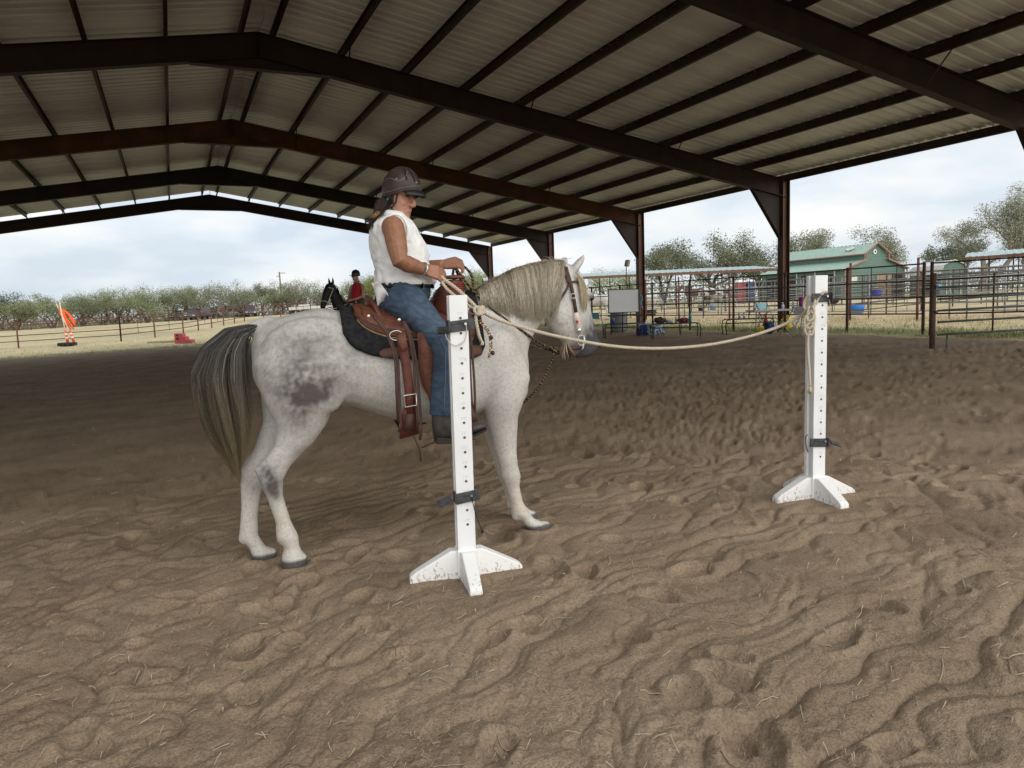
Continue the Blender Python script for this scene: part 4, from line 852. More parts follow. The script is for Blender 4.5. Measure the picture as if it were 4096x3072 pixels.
# concho, rings
for x, y in ((1475, 1265), (1597, 1280)):
    b = MB(); b.ball(HL(x, y, -.345), (.010, .003, .010), 12, 5); b.build('concho', M['silver'], saddle, True)
b = MB(); c0 = HL(1585, 1342, -.372); b.tube([c0+np.array([.036*math.cos(t), 0, .026*math.sin(t)]) for t in np.linspace(0, 6.2832, 21)], .004, 6, cap=False); b.build('rigging_ring', M['silver'], saddle, True)
b = MB(); c0 = HL(1893, 1240, -.30); b.tube([c0+np.array([.03*math.cos(t), 0, .022*math.sin(t)]) for t in np.linspace(0, 6.2832, 21)], .004, 6, cap=False); b.build('rigging_ring', M['silver'], saddle, True)
# long saddle strings
for k, P in enumerate((((1485, 1255), (1510, 1285), (1545, 1330), (1570, 1395), (1582, 1450), (1586, 1560), (1592, 1690)), ((1490, 1255), (1516, 1287), (1553, 1330), (1580, 1400), (1593, 1455), (1597, 1560), (1604, 1700), (1598, 1722)),
                       ((1608, 1285), (1625, 1315), (1642, 1375), (1655, 1450), (1662, 1560), (1668, 1660), (1673, 1735)), ((1616, 1285), (1634, 1320), (1652, 1375), (1666, 1450), (1674, 1550), (1681, 1650), (1685, 1720), (1680, 1760)),
                       ((1868, 1275), (1872, 1340), (1878, 1420), (1882, 1520), (1886, 1600), (1893, 1650)), ((1876, 1275), (1883, 1340), (1890, 1430), (1897, 1520), (1900, 1600), (1898, 1665)))):
    ys = np.linspace(-.355, -.395, len(P)); strip('saddle_string', [HL(x, y, yy) for (x, y), yy in zip(P, ys)], .0135, M['darkleather'], saddle, .003)
strip('hanging_thong', [HL(x, y, -.37) for x, y in ((1655, 1745), (1668, 1775), (1678, 1800), (1684, 1845))], .008, M['darkleather'], saddle, .003)
b = MB(); b.tube([HL(x, y, -.39) for x, y in ((1688, 1790), (1720, 1775), (1755, 1765), (1770, 1760))], .005, 6); b.build('spur_strap', M['darkleather'], saddle, True)
# ---- bridle
bridle = thing('bridle', 'dark leather bridle with a white floral studded cheekpiece on the grey horse', 'bridle', HO, HRZ)
def HS(px, py, off=.004):                                 # nearest coat point seen at this picture point, lifted a little
    best = None
    for yy in np.arange(-.16, .36, .008):
        p = HL(px, py, yy); 
        d_ = ((hco-p)**2).sum(1); i = d_.argmin()
        if d_[i] < .0002: best = p; break
    if best is None: return HL(px, py, .05)
    q = best; q = q + np.array([-.15, -1, .1])*off; return q
def strap(name, px, w, m, off=.006, parent=None, th=.004): return strip(name, [HS(x, y, off) for x, y in px], w, m, parent or bridle, th, nrm=(-.3, -.95, 0))
ckp = strap('cheek_strap', ((2262, 1068), (2268, 1090), (2278, 1120), (2286, 1155), (2293, 1190), (2299, 1225), (2303, 1250)), .022, M['darkleather'])
strap('crown_strap', ((2252, 1066), (2262, 1095), (2270, 1120), (2275, 1135)), .018, M['darkleather'], .008)
strap('throat_latch', ((2276, 1135), (2262, 1165), (2245, 1190), (2228, 1218), (2212, 1246), (2198, 1268)), .014, M['darkleather'])
strap('browband', ((2284, 1128), (2300, 1127), (2318, 1128)), .012, M['darkleather'])
M['white_leather'] = mat('white_leather', (.62, .57, .48), rough=.5)
wc = strip('cheekpiece', [HS(x, y, .009) for x, y in ((2303, 1252), (2306, 1275), (2309, 1295), (2313, 1318), (2316, 1335))], .03, M['white_leather'], bridle, .004, nrm=(-.3, -.95, 0), widths=[.022, .040, .034, .036, .024])
M['red'] = mat('red_paint', (.45, .03, .04), rough=.4)
for k, (x, y) in enumerate(((2307, 1285), (2304, 1289), (2310, 1288), (2307, 1293), (2303, 1284))):
    b = MB(); b.ball(HS(x, y, .016), .0045, 6, 4); b.build('painted_flower', M['red'], wc, True)
c0 = HS(2315, 1322, .016); b = MB(); b.ball(c0, (.014, .006, .014), 14, 6); b.build('concho', M['silver'], wc, True)
for k in range(8):
    a = k*math.pi/4; b = MB(); b.ball(c0+np.array([.017*math.cos(a), -.001, .017*math.sin(a)]), .003, 6, 4); b.build('stud', M['silver'], wc, True)
b = MB(); b0 = HS(2291, 1185, .012); b.tube([b0+np.array([.017*math.cos(t), 0, .015*math.sin(t)]) for t in np.linspace(0, 6.2832, 15)], .003, 5, cap=False); b.build('buckle', M['silver'], ckp, True)
bt = HS(2322, 1362, .014); b = MB(); b.tube([bt+np.array([.026*math.cos(t), -.002, .032*math.sin(t)]) for t in np.linspace(0, 6.2832, 19)], .004, 6, cap=False); b.build('bit_ring', M['silver'], bridle, True)
b = MB(); b.tube([bt+np.array([.02, 0, .03]), bt+np.array([.022, 0, -.01]), bt+np.array([.012, 0, -.05]), bt+np.array([0, 0, -.06])], .006, 6); b.build('bit_shank', M['silver'], bridle, True)
b = MB(); b.tube([HS(2325, 1392, .008), HS(2300, 1392, .012), HL(2280, 1393, -.02), HL(2255, 1396, -.03)], [.016, .02, .018, .012], 8, flat=.5); b.build('slobber_strap', M['leather'], bridle, True)
# ---- mecate reins: dark rope with tan flecks
def rope_mat(name, c1, c2, sc_=34., thr=.5):
    m = bpy.data.materials.new(name); m.use_nodes = True; n, l = m.node_tree.nodes, m.node_tree.links; bs = n['Principled BSDF']; bs.inputs['Roughness'].default_value = .85; bs.inputs['Specular IOR Level'].default_value = .15
    t = n.new('ShaderNodeTexCoord'); w = n.new('ShaderNodeTexWave'); w.inputs['Scale'].default_value = sc_; w.inputs['Distortion'].default_value = 3.; w.inputs['Detail'].default_value = 2; w.bands_direction = 'DIAGONAL'; l.new(t.outputs['Object'], w.inputs[0])
    r = n.new('ShaderNodeValToRGB'); r.color_ramp.elements[0].position = thr-.06; r.color_ramp.elements[0].color = c1+(1,); r.color_ramp.elements[1].position = thr+.06; r.color_ramp.elements[1].color = c2+(1,); l.new(w.outputs[0], r.inputs[0]); l.new(r.outputs[0], bs.inputs['Base Color']); return m
M['mecate'] = rope_mat('mecate_rope', (.022, .015, .012), (.25, .175, .10), 26., .80)
M['cream'] = rope_mat('cream_rope', (.44, .375, .28), (.60, .53, .42), 60., .5)
def spl(P, k=6):                                          # Catmull-Rom
    P = [vec(*p) for p in P]; P = [2*P[0]-P[1]]+P+[2*P[-1]-P[-2]]; out = []
    for i in range(1, len(P)-2):
        for j in range(k):
            t = j/k; a, b_, c_, d_ = P[i-1:i+3]; out.append(.5*((2*b_)+(c_-a)*t+(2*a-5*b_+4*c_-d_)*t*t+(3*b_-a-3*c_+d_)*t**3))
    out.append(P[-2]); return out
def twist(b, path, r, n=3, pitch=None, sub=6):            # laid rope: n strands twisted round a path
    path = [vec(*p) for p in path]; pitch = pitch or r*9; s_ = [0.0]
    for i in range(1, len(path)): s_.append(s_[-1]+np.linalg.norm(path[i]-path[i-1]))
    L = s_[-1]; m = max(int(L/(pitch/sub)), 4); pp = np.array(path); ts = np.linspace(0, L, m); C = np.stack([np.interp(ts, s_, pp[:, k]) for k in range(3)], 1)
    prev = None; fr = []
    for i in range(m):
        d = C[min(i+1, m-1)]-C[max(i-1, 0)]; d /= np.linalg.norm(d)+1e-9; a = np.cross(d, [0.1, .9, .2]) if prev is None else prev-d*np.dot(prev, d); a /= np.linalg.norm(a)+1e-9; prev = a; fr.append((a, np.cross(d, a)))
    for q in range(n):
        b.tube([C[i]+(fr[i][0]*math.cos(2*math.pi*(ts[i]/pitch+q/n))+fr[i][1]*math.sin(2*math.pi*(ts[i]/pitch+q/n)))*r*.52 for i in range(m)], r*.58, 5)
reins = thing('mecate_reins', 'dark brown rope reins with tan flecks and a tassel at the bit', 'reins', HO, HRZ)
GL = HL(1822, 1070, .0)
paths = [[HL(2225, 1400, -.02), HL(2160, 1372, -.06), HL(2090, 1325, -.12), HL(2010, 1268, -.15), HL(1945, 1215, -.14), HL(1890, 1160, -.10), HL(1850, 1110, -.05), GL],
         [GL, HL(1850, 1064, .0), HL(1880, 1090, -.02), HL(1892, 1130, -.03), HL(1890, 1170, -.06), HL(1884, 1195, -.08), HL(1872, 1190, -.10)],
         [HL(2225, 1405, -.02), HL(2170, 1392, .02), HL(2120, 1376, .06), HL(2080, 1360, .12)],
         [HL(2222, 1412, -.02), HL(2205, 1450, -.01), HL(2180, 1505, .0), HL(2150, 1555, .02), HL(2115, 1592, .04), HL(2082, 1620, .06)],
         [GL, HL(1832, 1100, .02), HL(1850, 1130, .03), HL(1868, 1165, .04), HL(1895, 1195, .05), HL(1930, 1225, .08)],
         [HL(1815, 1075, .0), HL(1812, 1100, .01), HL(1820, 1130, .02), HL(1838, 1165, .02), HL(1862, 1200, .0)]]
for P in paths:
    b = MB(); twist(b, spl(P), .0085, 3, .06); b.build('rope_length', M['mecate'], reins, True)
b = MB(); c0 = HL(2224, 1404, -.02)
for k in range(3): b.tube([c0+np.array([.016*math.cos(t)+.006*(k-1), .016*math.sin(t+k), .02*math.cos(t*1+k*2)]) for t in np.linspace(0, 6.28, 13)], .009, 6, cap=False)
b.build('rein_knot', M['mecate'], reins, True)
st = []; t0 = HL(2247, 1378, -.04)
for i in range(130):
    a = rnd.uniform(-1, 1); L = rnd.uniform(.075, .105); d_ = rnd.uniform(-.02, .02); c_ = np.array([.46, .36, .25])*rnd.uniform(.6, 1.15) if rnd.random() < .62 else np.array([.03, .018, .014])
    st.append(([t0, t0+np.array([.012+a*.014+.012, d_, .004]), t0+np.array([.03+a*.034, d_*1.3, -L*.4]), t0+np.array([.038+a*.048, d_*1.5, -L*.75]), t0+np.array([.042+a*.052, d_*1.5, -L])], .0028, c_, c_ if rnd.random() < .4 else np.array([.09, .04, .025]), np.array([0, -1.0, 0])))
hair('tassel', st, M['hair'], reins)
# ---- cream rope from the far stand to the rider's hand
lead = thing('lead_rope', 'cream cotton rope from far white stand to the rider, sagging past the horse', 'rope')
KN = HL(1918, 1234, -.33); GR = HL(1780, 1112, -.2)
TIE = vec(1.645, 3.50, 1.44)
sag = [HW(*HL(1918, 1234, -.33)), HW(*HL(2000, 1280, -.34)), HW(*HL(2160, 1330, -.36)), HW(*HL(2300, 1360, -.38)), HW(*HL(2430, 1382, -.40)), HW(*HL(2560, 1393, -.42)), HW(*HL(2700, 1392, -.44))]
def lerp_ray(px, py, t): return V(px, py, float(np.interp(t, [0, 1], [4.9, np.dot(TIE-CAM, FW)])))
sag = [HW(*KN)] + [V(px, py, dp) for px, py, dp in ((2000, 1282, 4.27), (2160, 1329, 4.36), (2300, 1360, 4.45), (2430, 1382, 4.53), (2560, 1393, 4.60), (2700, 1392, 4.66), (2850, 1377, 4.72), (3000, 1345, 4.77), (3120, 1305, 4.82), (3200, 1265, 4.83), (3248, 1234, 4.83))]
b = MB(); twist(b, spl(sag), .0105, 3, .055); b.build('span', M['cream'], lead, True)
b = MB(); twist(b, spl([HW(*KN), HW(*HL(1870, 1185, -.30)), HW(*HL(1825, 1145, -.24)), HW(*GR), HW(*HL(1764, 1096, -.19))]), .0105, 3, .055); b.build('hand_length', M['cream'], lead, True)
b = MB(); twist(b, spl([HW(*HL(1766, 1118, -.2)), HW(*HL(1790, 1150, -.22)), HW(*HL(1840, 1190, -.27)), HW(*HL(1890, 1222, -.31)), HW(*KN)]), .0095, 3, .055); b.build('hand_length', M['cream'], lead, True)
b = MB(); twist(b, spl([HW(*KN), HW(*HL(1903, 1258, -.34)), HW(*HL(1908, 1300, -.345)), HW(*HL(1918, 1340, -.35)), HW(*HL(1926, 1358, -.35))]), .0105, 3, .055)
b.build('rope_tail', M['cream'], lead, True)
for i in range(9):
    p = HW(*HL(1926, 1352, -.35)); q = p+np.array([rnd.gauss(.004, .008), rnd.gauss(0, .006), -.028]); b = MB(); b.tube([p, (p+q)/2+np.array([rnd.gauss(0, .003), 0, 0]), q], [.004, .0045, .003], 5); b.build('frayed_strand', M['cream'], lead, True)
b = MB(); c0 = HW(*KN)
for k in range(3): twist(b, [c0+np.array([.024*math.cos(t)+.010*(k-1), .016*math.sin(t+k)-.006, .022*math.sin(t+k*1.3)]) for t in np.linspace(0, 6.0, 14)], .009, 3, .05)
b.build('overhand_knot', M['cream'], lead, True)
# ---- bead string on the shoulder
beads = thing('bead_string', 'string of red, white and black beads with bells at the horse shoulder', 'beads', HO, HRZ)
BP = spl([HL(1918, 1282, -.29), HL(1935, 1303, -.295), HL(1950, 1320, -.30), HL(1960, 1345, -.305), HL(1964, 1380, -.31), HL(1962, 1405, -.315), HL(1956, 1430, -.32)], 5)
bc = [mat('red_bead', (.42, .02, .03), rough=.2), mat('white_bead', (.7, .68, .6), rough=.2), mat('black_bead', (.02, .02, .02), rough=.2), mat('gold_bead', (.45, .33, .1), rough=.3, metal=.7)]
for i, p in enumerate(BP):
    for q in (-1, 1):
        b = MB(); b.ball(p+np.array([q*.005, 0, .002*q]), .0048, 7, 5); b.build('bead', bc[(i*3+q) % 4 if i % 5 else 3], beads, True)
for x, y in ((1964, 1350), (1971, 1412)):
    b = MB(); b.ball(HL(x, y, -.325), (.013, .010, .013), 10, 7); b.build('bell', mat('bronze_bell', (.06, .045, .03), rough=.4, metal=.6), beads, True)
# ================================================================ white jump stands
M['vinyl'] = mat('white_vinyl', (.80, .81, .82), (.73, .735, .74), 5, .38, bump=.05, bscale=40, c3=(.60, .585, .56), s3=22., p3=.665)
def dirtvinyl():
    m = bpy.data.materials.new('soiled_white_plastic'); m.use_nodes = True; n, l = m.node_tree.nodes, m.node_tree.links; bs = n['Principled BSDF']; bs.inputs['Roughness'].default_value = .5
    t = n.new('ShaderNodeTexCoord'); sp = n.new('ShaderNodeSeparateXYZ'); l.new(t.outputs['Object'], sp.inputs[0])
    mp = n.new('ShaderNodeMapping'); mp.inputs['Scale'].default_value = (1, 1, .45); l.new(t.outputs['Object'], mp.inputs[0])
    x = n.new('ShaderNodeTexNoise'); x.inputs['Scale'].default_value = 75; x.inputs['Detail'].default_value = 6; x.inputs['Roughness'].default_value = .7; l.new(mp.outputs[0], x.inputs['Vector'])
    a = n.new('ShaderNodeMapRange'); a.inputs[1].default_value = .0; a.inputs[2].default_value = .15; a.inputs[3].default_value = .115; a.inputs[4].default_value = -.06; l.new(sp.outputs[2], a.inputs[0])
    ad = n.new('ShaderNodeMath'); l.new(x.outputs[0], ad.inputs[0]); l.new(a.outputs[0], ad.inputs[1])
    r = n.new('ShaderNodeMapRange'); r.inputs[1].default_value = .60; r.inputs[2].default_value = .68; l.new(ad.outputs[0], r.inputs[0])
    mx = n.new('ShaderNodeMix'); mx.data_type = 'RGBA'; mx.inputs[6].default_value = (.78, .775, .76, 1); mx.inputs[7].default_value = (.30, .25, .20, 1); l.new(r.outputs[0], mx.inputs[0]); l.new(mx.outputs[2], bs.inputs['Base Color']); return m
M['soiled'] = dirtvinyl()
M['cup'] = mat('dark_grey_cup', (.035, .037, .042), (.07, .072, .078), 30, .5, bump=.2, bscale=60)
M['greymark'] = mat('faint_grey_print', (.58, .59, .60))
M['hole'] = mat('peg_hole', (.05, .045, .045), (.16, .12, .09), 200, .8)
M['cord_white'] = mat('cream_cord', (.5, .45, .36)); M['cord_black'] = mat('black_cord', (.012, .012, .012))
def text_mesh(s, size):
    c = bpy.data.curves.new('t', 'FONT'); c.body = s; c.size = size; c.align_x = 'CENTER'; o = bpy.data.objects.new('t', c); col.objects.link(o)
    dg = bpy.context.evaluated_depsgraph_get(); me = bpy.data.meshes.new_from_object(o.evaluated_get(dg)); bpy.data.objects.remove(o); return me
TXT = {}
def stand(label, loc, rz, tilt, H=1.487):
    t = thing('jump_stand', label, 'jump stand', loc, 0, 'pair of white jump stands', rot=(0, R(tilt), R(rz)))
    w = .047; g = .010; sl = .020
    sec = [(-w, -w), (w, -w), (w, -sl), (w-g, -sl*.8), (w-g, sl*.8), (w, sl), (w, w), (-w, w), (-w, sl), (-w+g, sl*.8), (-w+g, -sl*.8), (-w, -sl)]
    b = MB(); b.rings([[(x, y, z) for x, y in sec] for z in (.12, H)]); p = b.build('post', M['vinyl'], t); bev(p, .003)
    b = MB(); b.box((0, 0, .085), (.105, .105, .17))
    for k in range(4):
        a = k*math.pi/2; c_, s_ = math.cos(a), math.sin(a)
        prof = [(.03, -.02, .046), (.03, .165, .038), (.085, .165, .036), (.275, .066, .031), (.298, .048, .031), (.303, -.02, .034)]; L_ = []; R_ = []
        for r_, z, hw in prof: L_.append((r_*c_-hw*s_, r_*s_+hw*c_, z)); R_.append((r_*c_+hw*s_, r_*s_-hw*c_, z))
        b.rings([L_, R_])
    bs = b.build('base', M['soiled'], t); bev(bs, .006, 2)
    for k in range(17):
        z = .305+.0762*k
        if z > 1.40: break
        b = MB(); b.lathe([(.0, 0), (.0062, 0), (.0068, .001), (.0068, .0022), (0, .0022)], (0, 0, 0), 12); o = b.build('peg_hole', M['hole'], p); o.rotation_euler = (R(90), 0, 0); o.location = (.008, -w+.0002, z)
        inch = round(z/.0254/3)*3; s = "%d'%d\"" % (inch//12, inch % 12)
        if s not in TXT: TXT[s] = text_mesh(s, .019)
        o = link('height_mark', TXT[s], M['greymark'], p); o.rotation_euler = (R(90), 0, 0); o.location = (.006, -w-.0006, z+.016)
    return t
def cup(t, z, side, kind, tilt=0.0):
    w = .047; b = MB(); y = -w-.006
    b.box((-side*.012, y, z), (.13, .010, .056), (0, R(tilt), 0)); b.box((side*-.0, -w-.012, z+.012), (.09, .006, .006), (0, R(tilt), 0))
    o = b.build('jump_cup', M['cup'], t); bev(o, .004)
    e = MB(); x0 = side*(w+.006)
    if kind == 0:
        rows = []
        for u in np.linspace(0, .055, 3):
            rows.append([(x0+side*u, -w+.01+.045*math.cos(a), z-.004+.034*math.sin(a)) for a in np.linspace(math.pi, 2*math.pi, 9)])
        e.grid(rows); e.box((x0+side*.002, -w+.012, z), (.006, .10, .056))
    else:
        e.box((x0, -w+.01, z), (.006, .07, .056)); e.box((x0+side*.055, -w-.012, z-.012), (.075, .05, .008), (R(25), R(side*22), 0))
    c = e.build('cup_tray', M['cup'], o); c.modifiers.new('s', 'SOLIDIFY').thickness = .005
    b = MB(); b.lathe([(0, 0), (.007, 0), (.007, .012), (0, .012)], (0, 0, 0), 10); pn_ = b.build('pin', M['silver'], o); pn_.rotation_euler = (R(90), 0, 0); pn_.location = (.030, -w-.011, z+.008)
    return o
NS = thing
sN = stand('near white jump stand in front of the rider leg', (-.835, 3.525, float(zg(-.83))-.005), -12, .4)
c1 = cup(sN, 1.335, -1, 0, -6); c2 = cup(sN, .452, -1, 1, -8)
b = MB(); b.tube(spl([(.032, -.058, 1.345), (.034, -.062, 1.30), (.015, -.064, 1.25), (-.03, -.062, 1.235), (-.065, -.058, 1.27), (-.075, -.055, 1.315)]), .0025, 6); b.build('pin_cord', M['cord_white'], c1, True)
b = MB(); b.tube(spl([(.030, -.06, .46), (.045, -.064, .38), (.065, -.068, .31), (.078, -.07, .272)]), .0028, 6); b.ball((.08, -.07, .266), (.008, .006, .010), 8, 6); b.build('pin_cord', M['cord_black'], c2, True)
sF = stand('far white jump stand with the cream rope chained to it', (1.655, 3.52, float(zg(1.65))-.005), -10, .3)
c1 = cup(sF, 1.345, 1, 0, 0); c2 = cup(sF, .40, 1, 1, 4)
b = MB(); b.tube(spl([(.05, -.06, 1.33), (.055, -.064, 1.27), (.05, -.064, 1.22), (.03, -.063, 1.18)]), .0025, 6); b.build('pin_cord', M['cord_white'], c1, True)
b = MB(); b.tube(spl([(-.05, .0, .33), (-.075, -.01, .38), (-.08, -.01, .43), (-.06, -.005, .45)]), .003, 6); b.build('pin_wire', M['cord_black'], c2, True)
# rope chained down the far stand
dF = float(np.dot(np.array([1.655, 3.52, 1.2])-CAM, FW))-.075
def vr(P): return [V(x, y, dF+dd) for x, y, dd in P]
for P, r_ in (([(3248, 1232, 0), (3222, 1240, .01), (3216, 1215, .03), (3228, 1190, .02), (3246, 1186, 0), (3258, 1205, -.01), (3250, 1235, -.01), (3236, 1255, -.005)], .0095),
              ([(3262, 1215, -.01), (3275, 1190, 0), (3292, 1172, .0), (3306, 1166, .01)], .0095),
              ([(3236, 1225, -.015), (3228, 1260, -.01), (3233, 1285, -.02), (3250, 1275, -.025), (3257, 1245, -.02), (3248, 1225, -.02)], .009),
              ([(3236, 1250, -.02), (3218, 1275, -.01), (3220, 1305, -.01), (3240, 1312, -.02), (3256, 1290, -.02), (3258, 1262, -.01), (3244, 1248, -.02)], .009),
              ([(3238, 1290, -.02), (3218, 1312, -.01), (3226, 1338, -.01), (3246, 1338, -.01), (3254, 1312, -.01), (3246, 1290, -.02)], .009),
              ([(3240, 1322, -.02), (3232, 1345, -.01), (3230, 1375, 0), (3232, 1420, 0), (3236, 1470, 0), (3239, 1520, 0), (3240, 1545, 0)], .009)):
    b = MB(); twist(b, spl(vr(P), 5), r_, 3, .05); b.build('chain_loop', M['cream'], lead, True)
for i in range(9):
    p = V(3240, 1540, dF); q = p+np.array([rnd.gauss(0, .008), rnd.gauss(0, .005), -.045-.015*rnd.random()]); b = MB(); b.tube([p, (p+q)/2+np.array([rnd.gauss(0, .006), 0, 0]), q], [.0035, .0045, .003], 5); b.build('frayed_strand', M['cream'], lead, True)
# ================================================================ trees
M['leaf'] = mat('leaf', (.8, .85, .75), None, 2.0, .65, vc='Col', spec=.25)
M['bark'] = mat('bark', (.062, .05, .04), (.10, .085, .07), 6, .9, bump=.4, bscale=20)
M['palebark'] = mat('pale_bark', (.20, .18, .15), (.28, .25, .21), 6, .9)
def tree(name, label, base, H, Wd, leaves, lsz, c1, c2, bark='bark', seed=1, multi=3, low=.28, dens=.55, group=None, cf=1.0, cat='tree', open_=.0, twigs=1.0):
    rg = random.Random(seed); t = thing(name, label, cat, base, 0, group); b = MB(); tips = []
    def grow(p, d, L, r, lv):
        k = 4; pts = [p]; rr = [r]; q = p
        for j in range(k):
            d = d + np.array([rg.gauss(0, .22), rg.gauss(0, .22), rg.gauss(.05, .14)]); d /= np.linalg.norm(d); q = q+d*L/k; pts.append(q); rr.append(r*(1-.55*(j+1)/k))
            if lv >= 1 and j >= 1: tips.append((q, L))
        b.tube(pts, rr, 5 if lv < 2 else 3, cap=False)
        if lv < 3:
            for _ in range(rg.choice((2, 3, 3)) if lv < 2 else rg.choice((1, 2, 2))):
                f = rg.uniform(.45, 1.0); i = min(int(f*k), k-1); s0 = pts[i]+(pts[i+1]-pts[i])*(f*k-i)
                a = rg.uniform(0, 6.283); el = rg.uniform(.1, .95) if lv else rg.uniform(.35, 1.0)
                nd = np.array([math.cos(a)*math.cos(el), math.sin(a)*math.cos(el), math.sin(el)])*.9+d*.45; nd /= np.linalg.norm(nd)
                grow(s0, nd, L*rg.uniform(.55, .78), rr[i]*rg.uniform(.5, .7), lv+1)
        else: tips.append((q, L))
    th = H*low
    for m in range(multi):
        a = 2*math.pi*m/multi+rg.random(); lean = rg.uniform(.15, .5) if multi > 1 else .08
        grow(np.array([.08*math.cos(a), .08*math.sin(a), -.15]), np.array([lean*math.cos(a), lean*math.sin(a), 1.0]), H*rg.uniform(.42, .55), H*.028/math.sqrt(multi)*1.5, 0)
    V0 = np.array(b.v); mx = V0[:, 2].max(); sx = Wd/2/max(.1, np.percentile(np.hypot(V0[:, 0], V0[:, 1]), 97)); sz = H*.97/mx; S = np.array([sx, sx, sz])
    b.v = [tuple(p) for p in V0*S]; b.build('trunk', M[bark], t, True)
    T = np.array([p for p, _ in tips])*S; T = T[T[:, 2] > H*low]
    rs = np.random.RandomState(seed); n = leaves; idx = rs.randint(0, len(T), n); cl = Wd*.085*(1-open_*.4)*cf
    _q = rs.normal(0, 1, (n, 3)); _q /= np.linalg.norm(_q, axis=1)[:, None]; c = T[idx] + _q*(rs.rand(n, 1)**.6)*np.array([cl, cl, cl*.75])*1.55; c[:, 2] = np.maximum(c[:, 2], H*low*.8)
    keep = pn(c[:, 0]*2.2/Wd*5+c[:, 1]*2.1/Wd*5, c[:, 2]*2.2/Wd*5+c[:, 1]*1.3/Wd*5, seed) > -dens; c = c[keep]; n = len(c)
    u = rs.normal(0, 1, (n, 3)); u /= np.linalg.norm(u, axis=1)[:, None]; v = np.cross(u, rs.normal(0, 1, (n, 3))); v /= np.linalg.norm(v, axis=1)[:, None]; s = lsz*(.5+.9*rs.rand(n))[:, None]
    vv = np.stack([c-u*s, c+v*s*.45, c+u*s, c-v*s*.45], 1).reshape(-1, 3)
    me = fastmesh('crown', vv, np.arange(4*n).reshape(n, 4)); g = np.clip(rs.rand(n)*.7+.3*rs.rand(len(T))[idx[keep]], 0, 1)[:, None]; C = np.array(c1)*(1-g)+np.array(c2)*g
    dead = rs.rand(n) < .05; C[dead] = (.24, .19, .12); vcol(me, np.repeat(C, 4, 0)); link('crown', me, M['leaf'], t); return t
LG = 'scrub trees beyond the far left fence'
left = [(-45, 118, 150, 6.9, 8.5, 'dark', 'dense dark green tree at the far left edge of the field'), (118, 118, 40, 5.7, 3.8, 'bare', 'pale thin bare-topped tree just right of the dark far left tree'), (60, 112, 0, 4.1, 5.5, 'lt', 'light green bushy tree between the dark left tree and the orange noodles'),
        (215, 112, 0, 5.3, 6.5, 'lt', 'light green mesquite behind the leaning orange noodles'), (330, 116, 0, 5.2, 5.5, 'tw', 'twisty dark limbed mesquite right of the orange noodles'), (410, 120, 0, 5.2, 5.5, 'tw', 'twisty mesquite third right of the orange noodles'), (500, 118, 0, 6.1, 7.5, 'lt', 'round topped light green mesquite, tallest above the left fence'),
        (590, 114, 0, 5.5, 6.5, 'lt', 'light green mesquite just right of the round topped one'), (670, 118, 0, 5.3, 6.0, 'tw', 'dark limbed mesquite above the pink steps'), (770, 124, 0, 5.5, 7.0, 'lt', 'full green tree behind the left pair of parked cars'), (862, 118, 0, 6.1, 6.0, 'bare', 'bare crooked dead-topped tree above the parked cars'),
        (905, 122, 0, 5.7, 5.0, 'bare', 'second bare crooked tree right of the dead-topped one'), (985, 122, 0, 4.9, 6.5, 'tw', 'scrubby grey green tree over the car left of the utility pole'), (1050, 124, 0, 5.7, 5.0, 'tw', 'tall open mesquite left of the utility pole'), (1105, 120, 0, 4.3, 5.5, 'lt', 'low green bush tree at the foot of the utility pole'),
        (1170, 118, 0, 5.5, 6.0, 'tw', 'open dark limbed mesquite right of the utility pole'), (1255, 122, 0, 4.3, 6.0, 'bare', 'pale leafless brushy tree between the pole and the dark horse'), (1325, 122, 0, 4.9, 6.5, 'tw', 'scrubby tree just left of the dark horse'), (1475, 116, 0, 5.9, 6.0, 'yl', 'yellow green tree between the dark horse and the rider in white'),
        (1925, 120, 0, 6.3, 8.0, 'yl', 'yellow green tree seen left of the grey horse mane'), (1880, 135, 0, 8.1, 7.0, 'tw', 'darker tree behind the yellow green one left of the mane'), (2440, 118, 0, 5.5, 11.0, 'yl', 'low broad green tree behind the whiteboard'),
        (20, 128, 0, 6.0, 9.0, 'lt', 'pale green tree behind the gap right of the dark far left tree'), (275, 130, 0, 6.2, 9.0, 'lt', 'pale green tree in the second row right of the noodles'), (455, 130, 0, 6.3, 9.0, 'lt', 'pale green tree in the second row left of the tallest round top'), (720, 130, 0, 6.0, 9.0, 'lt', 'pale green second row tree left of the parked cars'), (950, 132, 0, 6.0, 9.0, 'lt', 'pale second row tree between the dead-topped tree and the pole'), (1215, 130, 0, 6.0, 9.0, 'tw', 'grey second row tree right of the utility pole'), (1390, 126, 0, 6.0, 8.0, 'lt', 'green tree directly behind the rider in red')]
KD = {'dark': ((.035, .05, .022), (.085, .11, .05), 5200, 'bark', 3, .1, .95, 0), 'bare': ((.16, .16, .10), (.24, .23, .15), 700, 'palebark', 4, .12, .5, .6), 'lt': ((.175, .195, .11), (.31, .335, .20), 3000, 'bark', 3, .06, .7, 0), 'tw': ((.145, .155, .098), (.275, .29, .19), 1700, 'bark', 4, .09, .55, .2), 'yl': ((.17, .20, .06), (.31, .34, .13), 3200, 'bark', 3, .06, .8, 0)}  # scrub leaf colours lightened, haze painted into them
for i, (px, dp, _, H, Wd, k, lb) in enumerate(left):
    c1, c2, n, bk, mu, low, dens, op = KD[k]; tree('mesquite_tree', lb, GD(px, dp) + np.array([0, 0, -.1]), H, Wd*1.2, int(n*3.0), .088, c1, c2, bk, 100+i, mu, low, dens, LG, open_=op)
RG = 'oak trees behind the barns'
